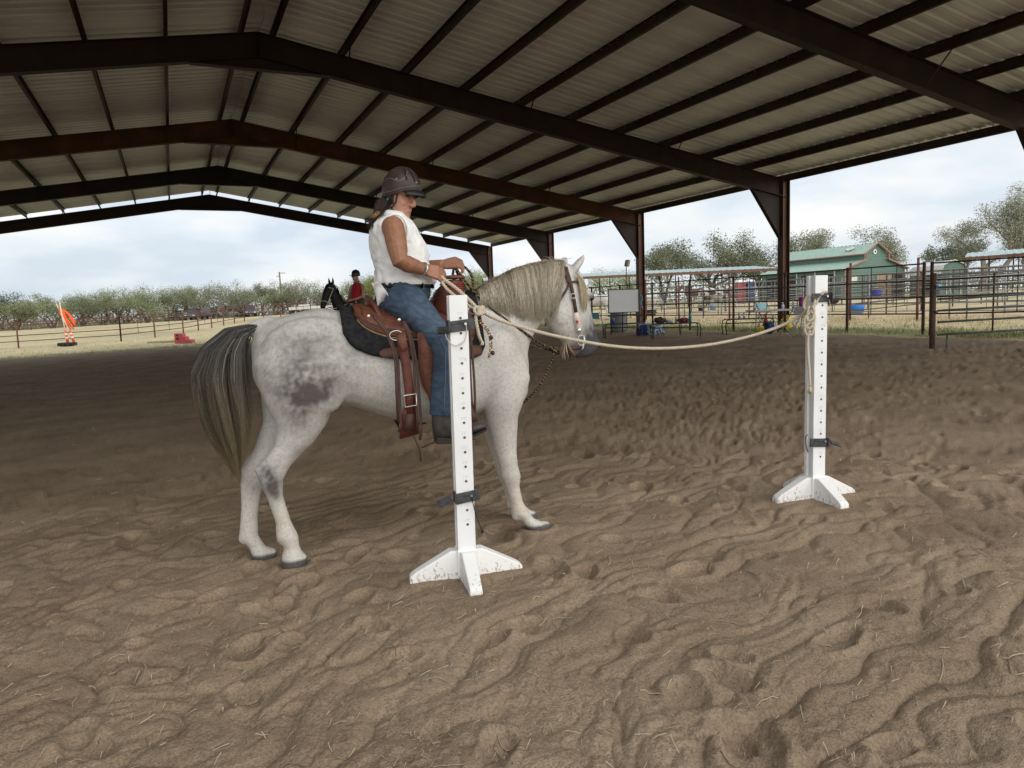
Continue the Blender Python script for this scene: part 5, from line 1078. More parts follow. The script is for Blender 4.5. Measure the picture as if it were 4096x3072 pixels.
for i, (px, dp, H, Wd, n, c, lb) in enumerate(((2655, 84, 7.2, 7.6, 5600, 0, 'rounded oak rising above the long canopy left of the larger oaks'), (2870, 86, 7.9, 9.0, 6500, 0, 'broad dark oak above the canopy, left of a pair'), (3045, 86, 8.2, 9.0, 6500, 0, 'broad dark oak above the canopy, right of a pair'), (3215, 96, 8.4, 10.0, 6500, 1, 'oak crown showing behind the left end of the green barn roof'), (3570, 96, 9.2, 10.5, 7000, 1, 'grey green oak right behind the barn gable'), (3735, 100, 6.8, 6.0, 3600, 0, 'low oak between the barn gable and the small shed'), (3925, 96, 13.8, 12.0, 13000, 2, 'tallest sparse pale oak behind the small shed'), (4110, 98, 9.0, 9.0, 5000, 1, 'grey oak cut off by the right edge of the picture'), (3810, 104, 7.6, 8.0, 3600, 1, 'shorter oak at the foot of the tallest one'))):
    c1, c2 = (((.115, .128, .078), (.235, .25, .165)), ((.17, .18, .125), (.32, .33, .24)), ((.25, .255, .20), (.43, .43, .35)))[c]  # oak greens paled so the colour carries the haze
    tree('oak_tree', lb, GD(px, dp) + np.array([0, 0, -.2]), H, Wd, int(n*1.9), .105, c1, c2, 'bark' if c == 0 else 'palebark', 200+i, 2, .22, (1.2, .9, .55)[c], RG, cf=1.25, open_=(0, .2, .5)[c])
def GDv(px, dp):
    def vv(py): return CAM[None] + (FW*FPX + RT*(px[:, None]-2048) + UP*(1536-py))*(dp[:, None]/FPX)
    q0, q1 = vv(1100), vv(1400); z = np.zeros(len(px))
    for _ in range(4): t = ((z-q0[:, 2])/(q1[:, 2]-q0[:, 2]))[:, None]; q = q0+t*(q1-q0); z = zg(q[:, 0], q[:, 1])
    q[:, 2] = z; return q
# brush and far woods that read as one mass
def mass(name, label, n, d0, d1, p0, p1, hfun, sz, c1, c2, seed):
    rs = np.random.RandomState(seed); px = p0+(p1-p0)*rs.rand(n); dp = d0+(d1-d0)*rs.rand(n); P = GDv(px, dp); hh = hfun(px, rs); P[:, 2] += hh
    u = rs.normal(0, 1, (n, 3)); u /= np.linalg.norm(u, axis=1)[:, None]; v = np.cross(u, rs.normal(0, 1, (n, 3))); v /= np.linalg.norm(v, axis=1)[:, None]; s = sz*(.5+rs.rand(n))[:, None]
    me = fastmesh(name, np.stack([P-u*s, P+v*s*.5, P+u*s, P-v*s*.5], 1).reshape(-1, 3), np.arange(4*n).reshape(n, 4)); g = rs.rand(n, 1); vcol(me, np.repeat(np.array(c1)*(1-g)+np.array(c2)*g, 4, 0)); return tag(link(name, me, M['leaf']), label, 'brush', kind='stuff')
mass('field_brush', 'grey brown brush and weeds under the scrub trees', 26000, 117, 132, -250, 2000, lambda p, r: r.rand(len(p))**1.3*(1.8+1.0*pn(p*.012, p*0, 5)), .10, (.13, .12, .08), (.28, .26, .19), 5)
mass('far_woods', 'far band of woods behind the scrub trees', 50000, 132, 170, -500, 4700, lambda p, r: r.rand(len(p))**1.15*(4.3+1.2*pn(p*.010, p*0, 6)+.9*pn(p*.05, p*0, 7)), .20, (.15, .165, .10), (.27, .285, .19), 6)
# ================================================================ buildings and yard
M['green'] = mat('green_siding', (.10, .175, .145), (.13, .215, .175), 3, .55, stretch=(1, 1, 6))
M['greenroof'] = mat('pale_green_roof', (.30, .42, .345), (.36, .48, .40), 2, .45, .2)
M['teal'] = mat('teal_canopy_roof', (.36, .455, .435), (.41, .50, .48), 1.5, .45, .2)
M['redtrim'] = mat('red_trim', (.40, .16, .13), rough=.5)
M['whitemetal'] = mat('white_metal', (.62, .62, .59), (.54, .54, .51), 2, .5)
M['ply'] = mat('weathered_plywood', (.36, .26, .17), (.28, .20, .13), 2, .8)
M['darkin'] = mat('dark_interior', (.035, .03, .028), rough=.9)
M['pipe'] = mat('dark_rust_pipe', (.055, .035, .027), (.09, .052, .036), 6, .7)
M['redpipe'] = mat('red_oxide_pipe', (.15, .065, .05), (.115, .052, .04), 3, .7)
M['greypipe'] = mat('grey_pipe', (.22, .225, .22), (.30, .30, .29), 4, .5, .3)
M['greenpipe'] = mat('grey_green_pipe', (.07, .085, .08), (.12, .135, .125), 4, .5, .2)
M['black'] = mat('black_rubber', (.018, .018, .018), rough=.7)
def frame_of(F, B):
    F, B = np.array(F), np.array(B); d = (B-F)[:2]; L = np.linalg.norm(d); d /= L; return L, math.atan2(d[1], d[0])-math.pi/2   # local +y runs from F to B
# ---- green barn with raised centre
F, B = GD(3498, 69), GD(3171, 78.7); L, rz = frame_of(F, B); L = 11.0
barn = thing('barn', 'green metal barn with raised centre, pale green roof and red trim', 'barn', (F[0], F[1], float(zg(F[0]))), rz)
hm_, ho_, zt, ze, zl, zo = 1.38, 3.75, 5.15, 4.25, 3.65, 2.85
zp = zt
def ribs(P0, P1, P2, P3, n, depth=.03):                   # corrugated sheet between edges P0P1 (bottom) and P3P2 (top)
    rows = [[], []]
    nv = np.cross(np.array(P1)-P0, np.array(P3)-P0); nv /= np.linalg.norm(nv)
    for k in range(n+1):
        for dt, o_ in ((0, 0), (.55, 0), (.65, 1), (.9, 1)):
            t = min((k+dt)/n, 1); rows[0].append(np.array(P0)*(1-t)+np.array(P1)*t+nv*depth*o_); rows[1].append(np.array(P3)*(1-t)+np.array(P2)*t+nv*depth*o_)
    b = MB(); b.grid(rows); return b
b = MB(); b.prism([(-hm_, 0, 0), (hm_, 0, 0), (hm_, 0, ze), (0, 0, zp-.02), (-hm_, 0, ze)], (0, 0, 0), (0, L, 0)); b.build('centre_wall', M['green'], barn)
for s in (-1, 1):
    b = MB(); b.prism([(s*(hm_+.002), .0, 0), (s*ho_, .0, 0), (s*ho_, .0, zo-.04), (s*(hm_+.002), .0, zl-.05)], (0, 0, 0), (0, L, 0)); b.build('side_wall', M['green'], barn)
    ribs((s*(hm_+.25), -.3, ze-.10), (s*(hm_+.25), L+.3, ze-.10), (0, L+.3, zp+.03), (0, -.3, zp+.03), 24).build('roof', M['greenroof'], barn)
    ribs((s*(ho_+.3), -.3, zo-.08), (s*(ho_+.3), L+.3, zo-.08), (s*(hm_-.0), L+.3, zl+.0), (s*(hm_-.0), -.3, zl+.0), 24).build('lean_to_roof', M['greenroof'], barn)
    for P, Q in (((0, -.32, zp+.03), (s*(hm_+.27), -.32, ze-.10)), ((s*(hm_), -.32, ze-.10), (s*(hm_), -.32, zl)), ((s*(hm_), -.32, zl+.0), (s*(ho_+.32), -.32, zo-.08)), ((s*(hm_+.27), -.3, ze-.12), (s*(hm_+.27), L+.3, ze-.12)), ((s*(ho_+.3), -.3, zo-.1), (s*(ho_+.3), L+.3, zo-.1)), ((s*ho_, -.03, 0), (s*ho_, -.03, zo-.1))):
        b = MB(); b.bar(P, Q, .07, .09); b.build('trim', M['redtrim'], barn)
for z in np.arange(.25, 4.2, .28):
    hw_ = ho_ if z < zo-.1 else hm_; b = MB(); b.box((0, -.012, z), (2*hw_-.1, .016, .03)); b.build('siding_rib', M['green'], barn)
b = MB(); b.lathe([(0, 0), (.22, 0), (.22, .05), (0, .05)], (0, 0, 0), 24); o = b.build('round_vent', mat('vent_white', (.75, .75, .72)), barn); o.rotation_euler = (R(90), 0, 0); o.location = (-.1, -.03, 4.35)
b = MB(); b.lathe([(0, 0), (.09, 0), (.09, .03), (0, .03)], (0, 0, 0), 16); o2 = b.build('vent_centre', M['darkin'], o); o2.location = (0, 0, .05)
b = MB(); n_ = np.array([-(zp-ze+.13), 0, hm_+.25]); 
sx_ = -.75; zz = zp+.03-(zp-ze+.13)*(.75/(hm_+.25)); b.add([(sx_-.35, 2.2, zz-.19+.05), (sx_, 1.6, zz+.05), (sx_+.35, 2.2, zz+.19+.05), (sx_, 2.8, zz+.05)], [(0, 1, 2, 3)]); o = b.build('roof_hatch', M['whitemetal'], barn); o.modifiers.new('s', 'SOLIDIFY').thickness = .08
b = MB(); b.box((1.1, -.06, 1.15), (1.9, .05, 2.3)); b.build('plywood_door', M['ply'], barn); b = MB(); b.box((2.85, -.03, 1.1), (1.3, .04, 2.2)); b.build('doorway', M['darkin'], barn)
for y0 in (1.2, 3.6, 6.0, 8.4):
    b = MB(); b.box((-ho_-.02, y0+.9, 1.3), (.05, 1.7, 2.2)); b.build('stall_opening', M['darkin'], barn); b = MB(); b.box((-ho_-.08, y0-.1, 1.35), (.1, .1, 2.7)); b.build('stall_post', M['whitemetal'], barn)
b = MB(); b.box((-2.6, -.03, 1.75), (.7, .04, .7)); b.build('window', M['whitemetal'], barn)
# ---- small gambrel shed
F, B = GD(3812, 66), GD(3690, 70.5); L, rz = frame_of(F, B); L = 4.6
shed = thing('shed', 'small gambrel shed, green end wall and white metal roof', 'shed', (F[0], F[1], float(zg(F[0]))), rz)
G_ = [(-1.25, 0), (1.25, 0), (1.25, 2.0), (.95, 2.75), (0, 3.15), (-.95, 2.75), (-1.25, 2.0)]
b = MB(); b.prism([(x, 0, z) for x, z in G_], (0, 0, 0), (0, L, 0)); b.build('wall', M['green'], shed)
for (a, c) in (((-1.32, 1.98), (-1.0, 2.80)), ((-1.0, 2.80), (0, 3.22)), ((0, 3.22), (1.0, 2.80)), ((1.0, 2.80), (1.32, 1.98))):
    ribs((a[0], -.12, a[1]), (a[0], L+.12, a[1]), (c[0], L+.12, c[1]), (c[0], -.12, c[1]), 12, .02 if a[0] < 0 else -.02).build('roof', M['whitemetal'], shed); b = MB(); b.bar((a[0], -.13, a[1]), (c[0], -.13, c[1]), .06, .08); b.build('trim', M['whitemetal'], shed)
b = MB(); b.box((0, -.03, 1.0), (1.3, .04, 1.95)); b.build('door', M['green'], shed)
for x in (-.66, .66): b = MB(); b.box((x, -.05, 1.0), (.07, .04, 2.0)); b.build('trim', M['whitemetal'], shed)
b = MB(); b.box((-1.27, 1.5, 1.2), (.04, 1.2, 1.6)); b.build('side_opening', M['darkin'], shed)
# ---- canopies on posts
def canopy(label, A, Bp, z, depthv, n):
    A, Bp = np.array(A), np.array(Bp); t = thing('canopy', label, 'canopy', (A[0], A[1], float(zg(A[0]))), 0, 'long shade canopies'); O = np.array([A[0], A[1], float(zg(A[0]))]); d = Bp-A; dv = np.array(depthv)
    gz = lambda p: float(zg(p[0]))
    P0 = A-O; P0[2] = z; P1 = Bp-O; P1[2] = z+.05; P2 = P1+dv; P3 = P0+dv
    rb = ribs(P0, P1, P2, P3, int(np.linalg.norm(d)/.5)); rb.build('roof', M['teal'], t)
    b = MB(); b.bar(P0-[0, 0, .12], P1-[0, 0, .12], .06, .22); b.build('fascia', mat('brown_fascia', (.17, .085, .06), (.13, .07, .05), 1.), t)
    for k in range(n+1):
        f = k/n
        for q in (0, 1):
            p = P0*(1-f)+P1*f+dv*q; b = MB(); g_ = gz(p+O)-O[2]; b.tube([(p[0], p[1], g_-.2), (p[0], p[1], p[2]-.05)], .05, 6); b.build('post', M['pipe'], t)
    return t
canopy('long teal roofed canopy on brown posts behind the whiteboard', GD(1940, 66), GD(3110, 62), 3.15, (2.0, 5.0, .45), 9)
canopy('teal roofed canopy behind the small shed at the right edge', GD(3855, 60), GD(4500, 52), 3.15, (3.6, 2.2, .5), 6)
# ---- pipe fences
def fence(label, P, H, rails, m, r=.022, post=2.4, pr=.035, thin=0, loc_rails=True, name='pipe_fence', group=None, mpost=None, over=.04, cat='fence'):
    P = [np.array(p, float) for p in P]; O = P[0].copy(); t = thing(name, label, cat, O, 0, group)
    for a, c in zip(P[:-1], P[1:]):
        d = c-a; Ln = np.linalg.norm(d[:2]); n = max(1, int(round(Ln/post)))
        for z in rails:
            b = MB(); b.tube([a-O+[0, 0, z], c-O+[0, 0, z]], r, 6); b.build('rail', m, t, True)
        for k in range(n+1):
            if k == 0 and a is not P[0]: continue
            p = a+d*k/n-O; b = MB(); b.tube([p+[0, 0, -.2], p+[0, 0, H+over]], pr, 7); b.build('post', mpost or m, t, True)
            if k < n:
                for j in range(thin):
                    q = a+d*(k+(j+1)/(thin+1))/n-O; b = MB(); b.tube([q+[0, 0, rails[0]], q+[0, 0, rails[-1]]], r*.55, 5); b.build('upright', m, t, True)
    return t
def gp(x, y): return (x, y, float(zg(x, y)))
R4 = (.50, .90, 1.30, 1.70)
fence('dark pipe fence along the right side of the arena behind the benches', [gp(14.35, 38.5), gp(14.35, 12.0)], 1.70, R4, M['pipe'], .021, 2.2, .038, 2)
fence('dark pipe fence running off at the right behind the open gate', [gp(14.35, 11.8), gp(15.6, 8.6), gp(16.8, 4.0)], 1.70, R4, M['pipe'], .021, 2.4, .04, 1)
# gate standing open at the right edge
ga, gb = G(3728, 1398), None
gb = ga + np.array([2.9, -1.35, .07])
gt = thing('gate', 'open six bar pipe gate on a thick post at the right edge of the sand', 'gate', ga); d = gb-ga
b = MB(); b.tube([(0, 0, -.3), (0, 0, 1.46)], .05, 10); b.build('gate_post', M['pipe'], gt, True)
for z in (.28, .52, .74, .96, 1.18, 1.42):
    b = MB(); b.tube([d*.03+[0, 0, z], d+[0, 0, z]], .022, 7); b.build('rail', M['greenpipe'] if z < 1.4 else M['greypipe'], gt, True)
for f in (.36, .68, 1.0): b = MB(); b.tube([d*f+[0, 0, .28], d*f+[0, 0, 1.42]], .018, 6); b.build('upright', M['pipe'], gt, True)
b = MB(); b.tube([d*.09+[0, 0, -.1], d*.09+[0, 0, .28]], .02, 6); b.build('drop_leg', M['greenpipe'], gt, True)
for z in (.72, 1.2): b = MB(); b.box((.0, -.03, z), (.07, .1, .05)); b.build('hinge', M['pipe'], gt)
# pens
R6 = (.25, .50, .76, 1.02, 1.28, 1.55)
def pen(label, a, c, m, H=1.55, rails=R6, post=3.0): return fence(label, [gp(*a), gp(*c)], H, rails, m, .02, post, .028, 1, name='pen_panels', group='pen panels in the yard', cat='fence')
pen('grey pen fence nearest the arena, behind the dark pipe fence', (20.4, 36.5), (20.4, 9.5), M['greypipe'])
pen('brown pen fence second back from the arena', (27.2, 40), (27.2, 12), M['pipe'])
pen('grey pen fence third back, closest to the barn', (34.0, 44), (34.0, 16), M['greypipe'])
for k, (y, m, lb) in enumerate(((10.5, 'greenpipe', 'cross panels of the pen nearest the right edge'), (15.0, 'greypipe', 'cross panels behind the open gate'), (19.5, 'pipe', 'cross panels behind the large blue tub'), (24.0, 'greenpipe', 'cross panels behind the folding table'), (29.0, 'greypipe', 'cross panels behind the middle bench'), (35.5, 'greenpipe', 'cross panels behind the whiteboard'))):
    pen(lb, (20.5, y), (34, y+2.5), M[m])
posts = [(3400, 1280), (3668, 1281), (2585, 1278), (2716, 1280), (2918, 1279)]
for k, (x, y) in enumerate(posts):
    p = VX(x, y, 19.4); base = gp(19.4, p[1]); t = MB(); t.tube([(0, 0, -.2), (0, 0, 1.95)], .04, 8); t.ball((0, 0, 1.95), .045, 8, 5); o = t.build('steel_post', M['redpipe'], None, True); o.location = base
    tag(o, ('lone brown steel post in the grass just left of the large blue tub', 'lone brown steel post in the grass left of the open gate', 'lone steel post in the grass right of the whiteboard column', 'lone steel post in the grass over the thermos bench', 'lone steel post in the grass left of the folding table')[k], 'post', 'lone steel posts in the grass strip')
# left and far fences
R5 = (.45, .85, 1.28, 1.58, 1.75)
fence('rusty pipe fence across the field behind the orange noodles', [GD(-330, 50), GD(75, 51), GD(485, 53)], 1.75, R5, M['redpipe'], .034, 5.9, .055, 2)
fence('rusty pipe fence running away from the pink steps to the dark horse', [GD(485, 53), GD(734, 63), GD(978, 82), GD(1345, 108)], 1.75, R5, M['redpipe'], .036, 4.2, .055, 1)
fence('far red pipe fence below the scrub trees', [GD(-200, 92), GD(700, 104)], 1.7, (.9, 1.65), M['redpipe'], .03, 4.0, .05, 0)
# ================================================================ other horses and the second rider
def simple_horse(label, loc, rz, pose, colf, k=1.0, group=None, name='horse', mane=(.02, .018, .016), voxel=.02):
    t = thing(name, label, 'horse', loc, rz, group); b = MB(); n = 14
    b.rings([[torso_pt(q[0], 2*math.pi*j/n) for j in range(n)] for q in TORSO])
    NP_, HD = {'up': ([(.48, 1.22, .25, .16), (.62, 1.42, .21, .13), (.74, 1.64, .16, .105), (.82, 1.84, .125, .09), (.86, 1.98, .10, .08)], [(.84, 1.99, .10, .085), (.93, 1.93, .125, .10), (1.02, 1.80, .12, .098), (1.09, 1.66, .095, .08), (1.15, 1.53, .078, .065), (1.19, 1.44, .07, .06), (1.20, 1.40, .04, .04)]),
               'graze': ([(.55, 1.15, .25, .15), (.75, .98, .19, .12), (.92, .80, .15, .10), (1.05, .64, .12, .085)], [(1.03, .66, .11, .085), (1.12, .57, .125, .10), (1.17, .44, .115, .09), (1.20, .30, .085, .07), (1.22, .18, .07, .06), (1.22, .12, .04, .04)]),
               'stand': ([(.50, 1.20, .25, .16), (.66, 1.34, .20, .125), (.82, 1.45, .155, .10), (.96, 1.52, .12, .085)], [(.95, 1.54, .11, .085), (1.05, 1.50, .125, .10), (1.14, 1.38, .115, .095), (1.22, 1.26, .09, .075), (1.28, 1.15, .072, .062), (1.30, 1.10, .04, .04)])}[pose]
    for C in (NP_, HD):
        rr = []
        for i, (x, z, r1, w) in enumerate(C):
            a, c = C[max(i-1, 0)], C[min(i+1, len(C)-1)]; d = np.array([c[0]-a[0], c[1]-a[1]]); d /= np.linalg.norm(d); rr.append(ringy((x, 0, z), (-d[1]*r1, 0, d[0]*r1), (0, w, 0), n))
        b.rings(rr)
    px, pz = HD[0][0], HD[0][1]; dx, dz = (HD[1][0]-px), (HD[1][1]-pz)
    for s in (-1, 1): b.tube([(px+.02, s*.055, pz+.04), (px+.03, s*.075, pz+.12), (px+.045, s*.08, pz+.21)] if pose != 'graze' else [(px-.02, s*.06, pz+.05), (px-.02, s*.085, pz+.12), (px+.03, s*.09, pz+.17)], [.034, .032, .008], 8)
    for s in (-1, 1):
        b.rings([ringy((x, s*.12, z), (rx, 0, 0), (0, ry, 0), 10) for x, z, rx, ry in ((-.62, 1.2, .19, .11), (-.61, .95, .17, .10), (-.66, .72, .09, .06), (-.74, .54, .065, .05), (-.72, .35, .04, .036), (-.71, .16, .045, .042), (-.68, .06, .05, .05), (-.68, -.02, .06, .06))])
        b.rings([ringy((x, s*.13, z), (rx, 0, 0), (0, ry, 0), 10) for x, z, rx, ry in ((.57, 1.1, .14, .08), (.55, .8, .10, .075), (.55, .6, .06, .055), (.55, .42, .05, .05), (.55, .25, .038, .036), (.55, .14, .045, .042), (.58, .06, .05, .05), (.59, -.02, .06, .06))])
    me = fuse(b, voxel, 4, .5); P = coords(me).astype(float); vcol(me, colf(P)); o = link('body', me, M['coat2'], t); t.scale = (k, k, k)
    st = []
    for i in range(160):
        a = rnd.random(); x = -.86-.10*a; L = rnd.uniform(.7, .95); st.append(([np.array([-.80, 0, 1.34]), np.array([x, rnd.gauss(0, .03), 1.26]), np.array([x-.05, rnd.gauss(0, .05), 1.26-L*.5]), np.array([x-.03, rnd.gauss(0, .05), 1.26-L])], .012, mane, mane, np.array([0, -1.0, 0])))
    hair('tail', st, M['hair'], t); st = []
    for i in range(140):
        u = rnd.random(); C = NP_; q = u*(len(C)-1); j = min(int(q), len(C)-2); f = q-j; x, z, r1 = [C[j][m]*(1-f)+C[j+1][m]*f for m in (0, 1, 2)]; d = np.array([C[j+1][0]-C[j][0], C[j+1][1]-C[j][1]]); d /= np.linalg.norm(d)
        p = np.array([x-d[1]*r1, 0, z+d[0]*r1]); sd = -1 if rnd.random() < .8 else 1; st.append(([p, p+np.array([.0, sd*.08, -.02]), p+np.array([rnd.gauss(.02, .03), sd*.12, -rnd.uniform(.14, .28)])], .012, mane, mane, np.array([0, -1.0, 0])))
    hair('mane', st, M['hair'], t); return t
M['coat2'] = mat('horse_coat', (.85, .85, .85), None, 30, .55, vc='Col', spec=.3)
def flat(c, c2=None):
    def f(P):
        C = np.ones((len(P), 1))*np.array(c); n = pn(P[:, 0]*3.2+P[:, 1]*2, P[:, 2]*3.2, 71)
        if c2 is not None: C[(n > .02) & (P[:, 2] > .5)] = c2
        C = C*(1+.1*pn(P[:, 0]*12, P[:, 2]*12, 72))[:, None]; C[P[:, 2] < .07] = (.08, .075, .07); return C
    return f
def heading(px, dp, back, right):                         # yaw whose forward is made of "towards camera" and "picture right"
    f = -FW*back+RT*right; return math.atan2(f[1], f[0])
DH = GD(1446, 19.9); rzD = heading(1432, 19.9, .80, -.58)
dark = simple_horse('nearly black horse with white rope halter trim, carrying the rider in red', DH, rzD, 'up', flat((.014, .011, .011)), 1.02)
db = thing('bridle', 'white braided bridle and rope rein on the dark horse', 'bridle', DH, rzD); db.scale = (1.02,)*3; M['whitecord'] = mat('white_braid', (.62, .60, .56), (.35, .34, .33), 60, .7)
def dbt(name, P, r=.011): b = MB(); b.tube(spl(P, 4), r, 6); b.build(name, M['whitecord'], db, True)
dbt('browband', [(.90, -.105, 1.90), (1.0, -.085, 1.93), (1.04, 0, 1.93), (1.0, .085, 1.93), (.90, .105, 1.90)]); dbt('noseband', [(1.08, -.09, 1.56), (1.17, -.06, 1.60), (1.205, 0, 1.60), (1.17, .06, 1.60), (1.08, .09, 1.56)])
for s in (-1, 1): dbt('cheekpiece', [(.90, s*.108, 1.90), (.99, s*.112, 1.76), (1.08, s*.095, 1.58), (1.12, s*.09, 1.48)]); dbt('rein', [(1.12, s*.09, 1.47), (.98, s*.17, 1.40), (.75, s*.20, 1.45), (.45, s*.10, 1.52)], .009)
p2 = thing('person', 'rider in red sleeveless top, black helmet and sunglasses on the dark horse', 'person', DH, rzD); p2.scale = (1.07,)*3
b = MB(); b.rings([ell(.06, 1.52, .13, .16, 16), ell(.03, 1.66, .13, .155, 16), ell(0.0, 1.82, .12, .16, 16), ell(-.01, 1.93, .10, .17, 16), ell(0, 1.97, .055, .07, 16)]); M['redtop'] = mat('red_top', (.42, .018, .03), (.33, .014, .024), 12, .8); tp = b.build('top', M['redtop'], p2, True); smoothmod(tp)
sk = MB(); sk.tube([(0, 0, 1.93), (.01, 0, 2.05)], .055, 10); sk.rings([ell(.05, z, rx, ry, 14) for z, rx, ry in ((2.0, .05, .035), (2.04, .075, .058), (2.10, .085, .07), (2.17, .09, .075), (2.24, .07, .06))]); sk.ball((.135, 0, 2.10), (.014, .012, .02))
for s in (-1, 1): sk.tube([(-.01, s*.175, 1.90), (.02, s*.235, 1.76), (.06, s*.235, 1.62), (.18, s*.14, 1.56), (.30, s*.05, 1.53)], [.052, .048, .042, .034, .026], 10); sk.ball((.33, s*.04, 1.525), (.05, .035, .03)); [sk.tube([(.35, s*(.02+.014*j), 1.525), (.385, s*(.015+.012*j), 1.51), (.37, s*(.012+.012*j), 1.48)], .009, 6) for j in range(4)]
me = fuse(sk, .011, 3); vcol(me, np.ones((len(me.vertices), 1))*np.array([.42, .24, .17])); link('body', me, M['skin'], p2)
b = MB(); b.rings([ell(.025, 2.15+dz, .118*f, .10*f, 20) for dz, f in ((-.02, .98), (.0, 1.0), (.05, .97), (.10, .8), (.13, .5), (.142, .1))]); b.box((.14, 0, 2.148), (.09, .14, .012)); b.build('helmet', M['blackplastic'], p2, True)
b = MB(); [b.ball((.128, s*.032, 2.115), (.012, .028, .018), 10, 6) for s in (-1, 1)]; b.box((.132, 0, 2.12), (.008, .05, .008)); b.build('sunglasses', M['eye'], p2, True)
b = MB(); b.tube([(.06*math.cos(a)+.01, .072*math.sin(a), 1.985-.02*math.cos(a)) for a in np.linspace(0, 6.283, 17)], .018, 7, cap=False); b.build('neckerchief', mat('patterned_scarf', (.30, .26, .25), (.05, .04, .05), 60), p2, True)
for s in (-1, 1):
    b = MB(); b.tube([(-.0, s*.10, 1.50), (.16, s*.26, 1.42), (.26, s*.34, 1.22), (.20, s*.36, .98), (.16, s*.36, .82)], [.11, .10, .075, .065, .06], 12); b.build('trouser_leg', mat('brown_trousers', (.10, .06, .045)), p2, True); b = MB(); b.tube([(.16, s*.36, .84), (.16, s*.36, .72), (.24, s*.36, .69), (.34, s*.36, .70)], [.055, .05, .045, .03], 10); b.build('boot', M['boot'], p2, True)
sd2 = thing('western_saddle', 'dark saddle under the rider in red', 'saddle', DH, rzD); b = drape(curve([(-.3, 1.2), (.0, 1.05), (.36, 1.2)]), -.3, .36, .02, 12, 16); o = b.build('skirt', M['darkleather'], sd2, True); o.modifiers.new('s', 'SOLIDIFY').thickness = .02
b = MB(); b.tube([(.24, 0, 1.38), (.26, 0, 1.52)], [.05, .035], 10); b.ball((.265, 0, 1.54), (.045, .04, .02)); b.build('horn', M['darkleather'], sd2, True); b = MB(); b.tube([(-.22, -.15, 1.42), (-.26, 0, 1.50), (-.22, .15, 1.42)], .03, 8); b.build('cantle', M['darkleather'], sd2, True)
simple_horse('brown and white pinto horse grazing in the pens', GD(2862, 43), heading(2862, 43, .15, 1.0), 'graze', flat((.62, .58, .52), (.055, .035, .03)), .98, mane=(.55, .5, .42))
simple_horse('dark brown horse standing in the pens behind the pinto', GD(2785, 52), heading(2785, 52, -.1, -1.0), 'stand', flat((.10, .05, .032)), 1.0)
simple_horse('white horse in the pens just right of the grey horse face', GD(2385, 40), heading(2385, 40, -.6, -1.0), 'graze', flat((.66, .64, .60)), .95, mane=(.5, .48, .44))
simple_horse('white horse in the pens right of the whiteboard column', GD(2592, 47), heading(2592, 47, .5, 1.0), 'graze', flat((.66, .65, .62)), .9, mane=(.5, .48, .44))
# ================================================================ field props, left
M['orange'] = mat('orange_plastic', (.80, .115, .022), (.70, .09, .02), 10, .55); M['foam'] = mat('orange_foam', (.85, .15, .04), (.78, .12, .03), 20, .9); M['pvc'] = mat('cream_pvc', (.72, .66, .54), rough=.45); M['whiteband'] = mat('white_band', (.78, .78, .76))
TD = 49.0; tb = GD(270, TD)
ty = thing('tyre', 'old lugged tyre lying flat in the field at the left', 'tyre', tb)
b = MB(); b.lathe([(.30, .0), (.42, .0), (.54, .03), (.56, .11), (.54, .20), (.42, .235), (.30, .225), (.285, .11), (.30, .0)], (0, 0, 0), 28); b.build('carcass', M['black'], ty, True)
for k in range(22):
    a = 2*math.pi*k/22; b = MB(); b.box((.555*math.cos(a), .555*math.sin(a), .06 if k % 2 else .165), (.05, .075, .11), (0, 0, a)); b.build('tread_lug', M['black'], ty)
for k, ((x0, y0), (x1, y1)) in enumerate((((272, 1374), (261, 1323)), ((296, 1370), (280, 1322)))):
    p, q = V(x0, y0, TD), V(x1, y1, TD); t = thing('marker_post', ('orange and white marker post in the tyre, left of two', 'orange and white marker post in the tyre, leaning right one of two')[k], 'marker post', p, 0, 'marker posts in the tyre'); d = q-p
    b = MB(); b.tube([d*-.05, d], [.085, .065], 12); b.build('tube', M['orange'], t, True)
    for f in (.42, .72): b = MB(); b.tube([d*(f-.06), d*(f+.06)], [.081, .079], 12); b.build('band', M['whiteband'], t, True)
for k, ((x0, y0), (x1, y1)) in enumerate((((263, 1335), (237, 1205)), ((282, 1335), (226, 1216)))):
    p, q = V(x0, y0, TD+.1*k), V(x1, y1, TD-.2+.5*k); b = MB(); b.tube([(0, 0, 0), q-p], .034, 10); b.tube([(q-p)*.97, (q-p)*1.0], .042, 10); o = b.build('pvc_pipe', M['pvc'], None, True); o.location = tuple(p); tag(o, ('cream plastic pipe in the left marker post, standing straighter', 'cream plastic pipe in the right marker post, leaning further left')[k], 'pipe', 'plastic pipes in the marker posts')
for k, ((x0, y0), (xm, ym), (x1, y1)) in enumerate((((235, 1229), (246, 1262), (264, 1305)), ((240, 1236), (254, 1266), (272, 1300)), ((246, 1240), (262, 1276), (283, 1318)), ((249, 1240), (268, 1276), (295, 1317)), ((250, 1238), (276, 1262), (300, 1303)), ((251, 1237), (278, 1258), (303, 1293)))):
    P = [V(x, y, TD+.25+.07*k) for x, y in ((x0, y0), (xm, ym), (x1, y1))]; b = MB(); b.tube([p-P[0] for p in spl(P, 5)], .052, 10); o = b.build('pool_noodle', M['foam'], None, True); o.location = tuple(P[0]); tag(o, 'orange foam noodle, %s of six hanging from the pipes' % ('leftmost', 'second from left', 'third from left', 'fourth from left', 'fifth from left', 'rightmost')[k], 'foam noodle', 'orange foam noodles')
st0 = GD(740, 41.5); stp = thing('mounting_block', 'pink plastic mounting block with two steps in the field', 'mounting block', st0, heading(740, 41.5, 0, 1.0)); M['pink'] = mat('faded_red_plastic', (.58, .10, .11), (.50, .085, .095), 6, .5)
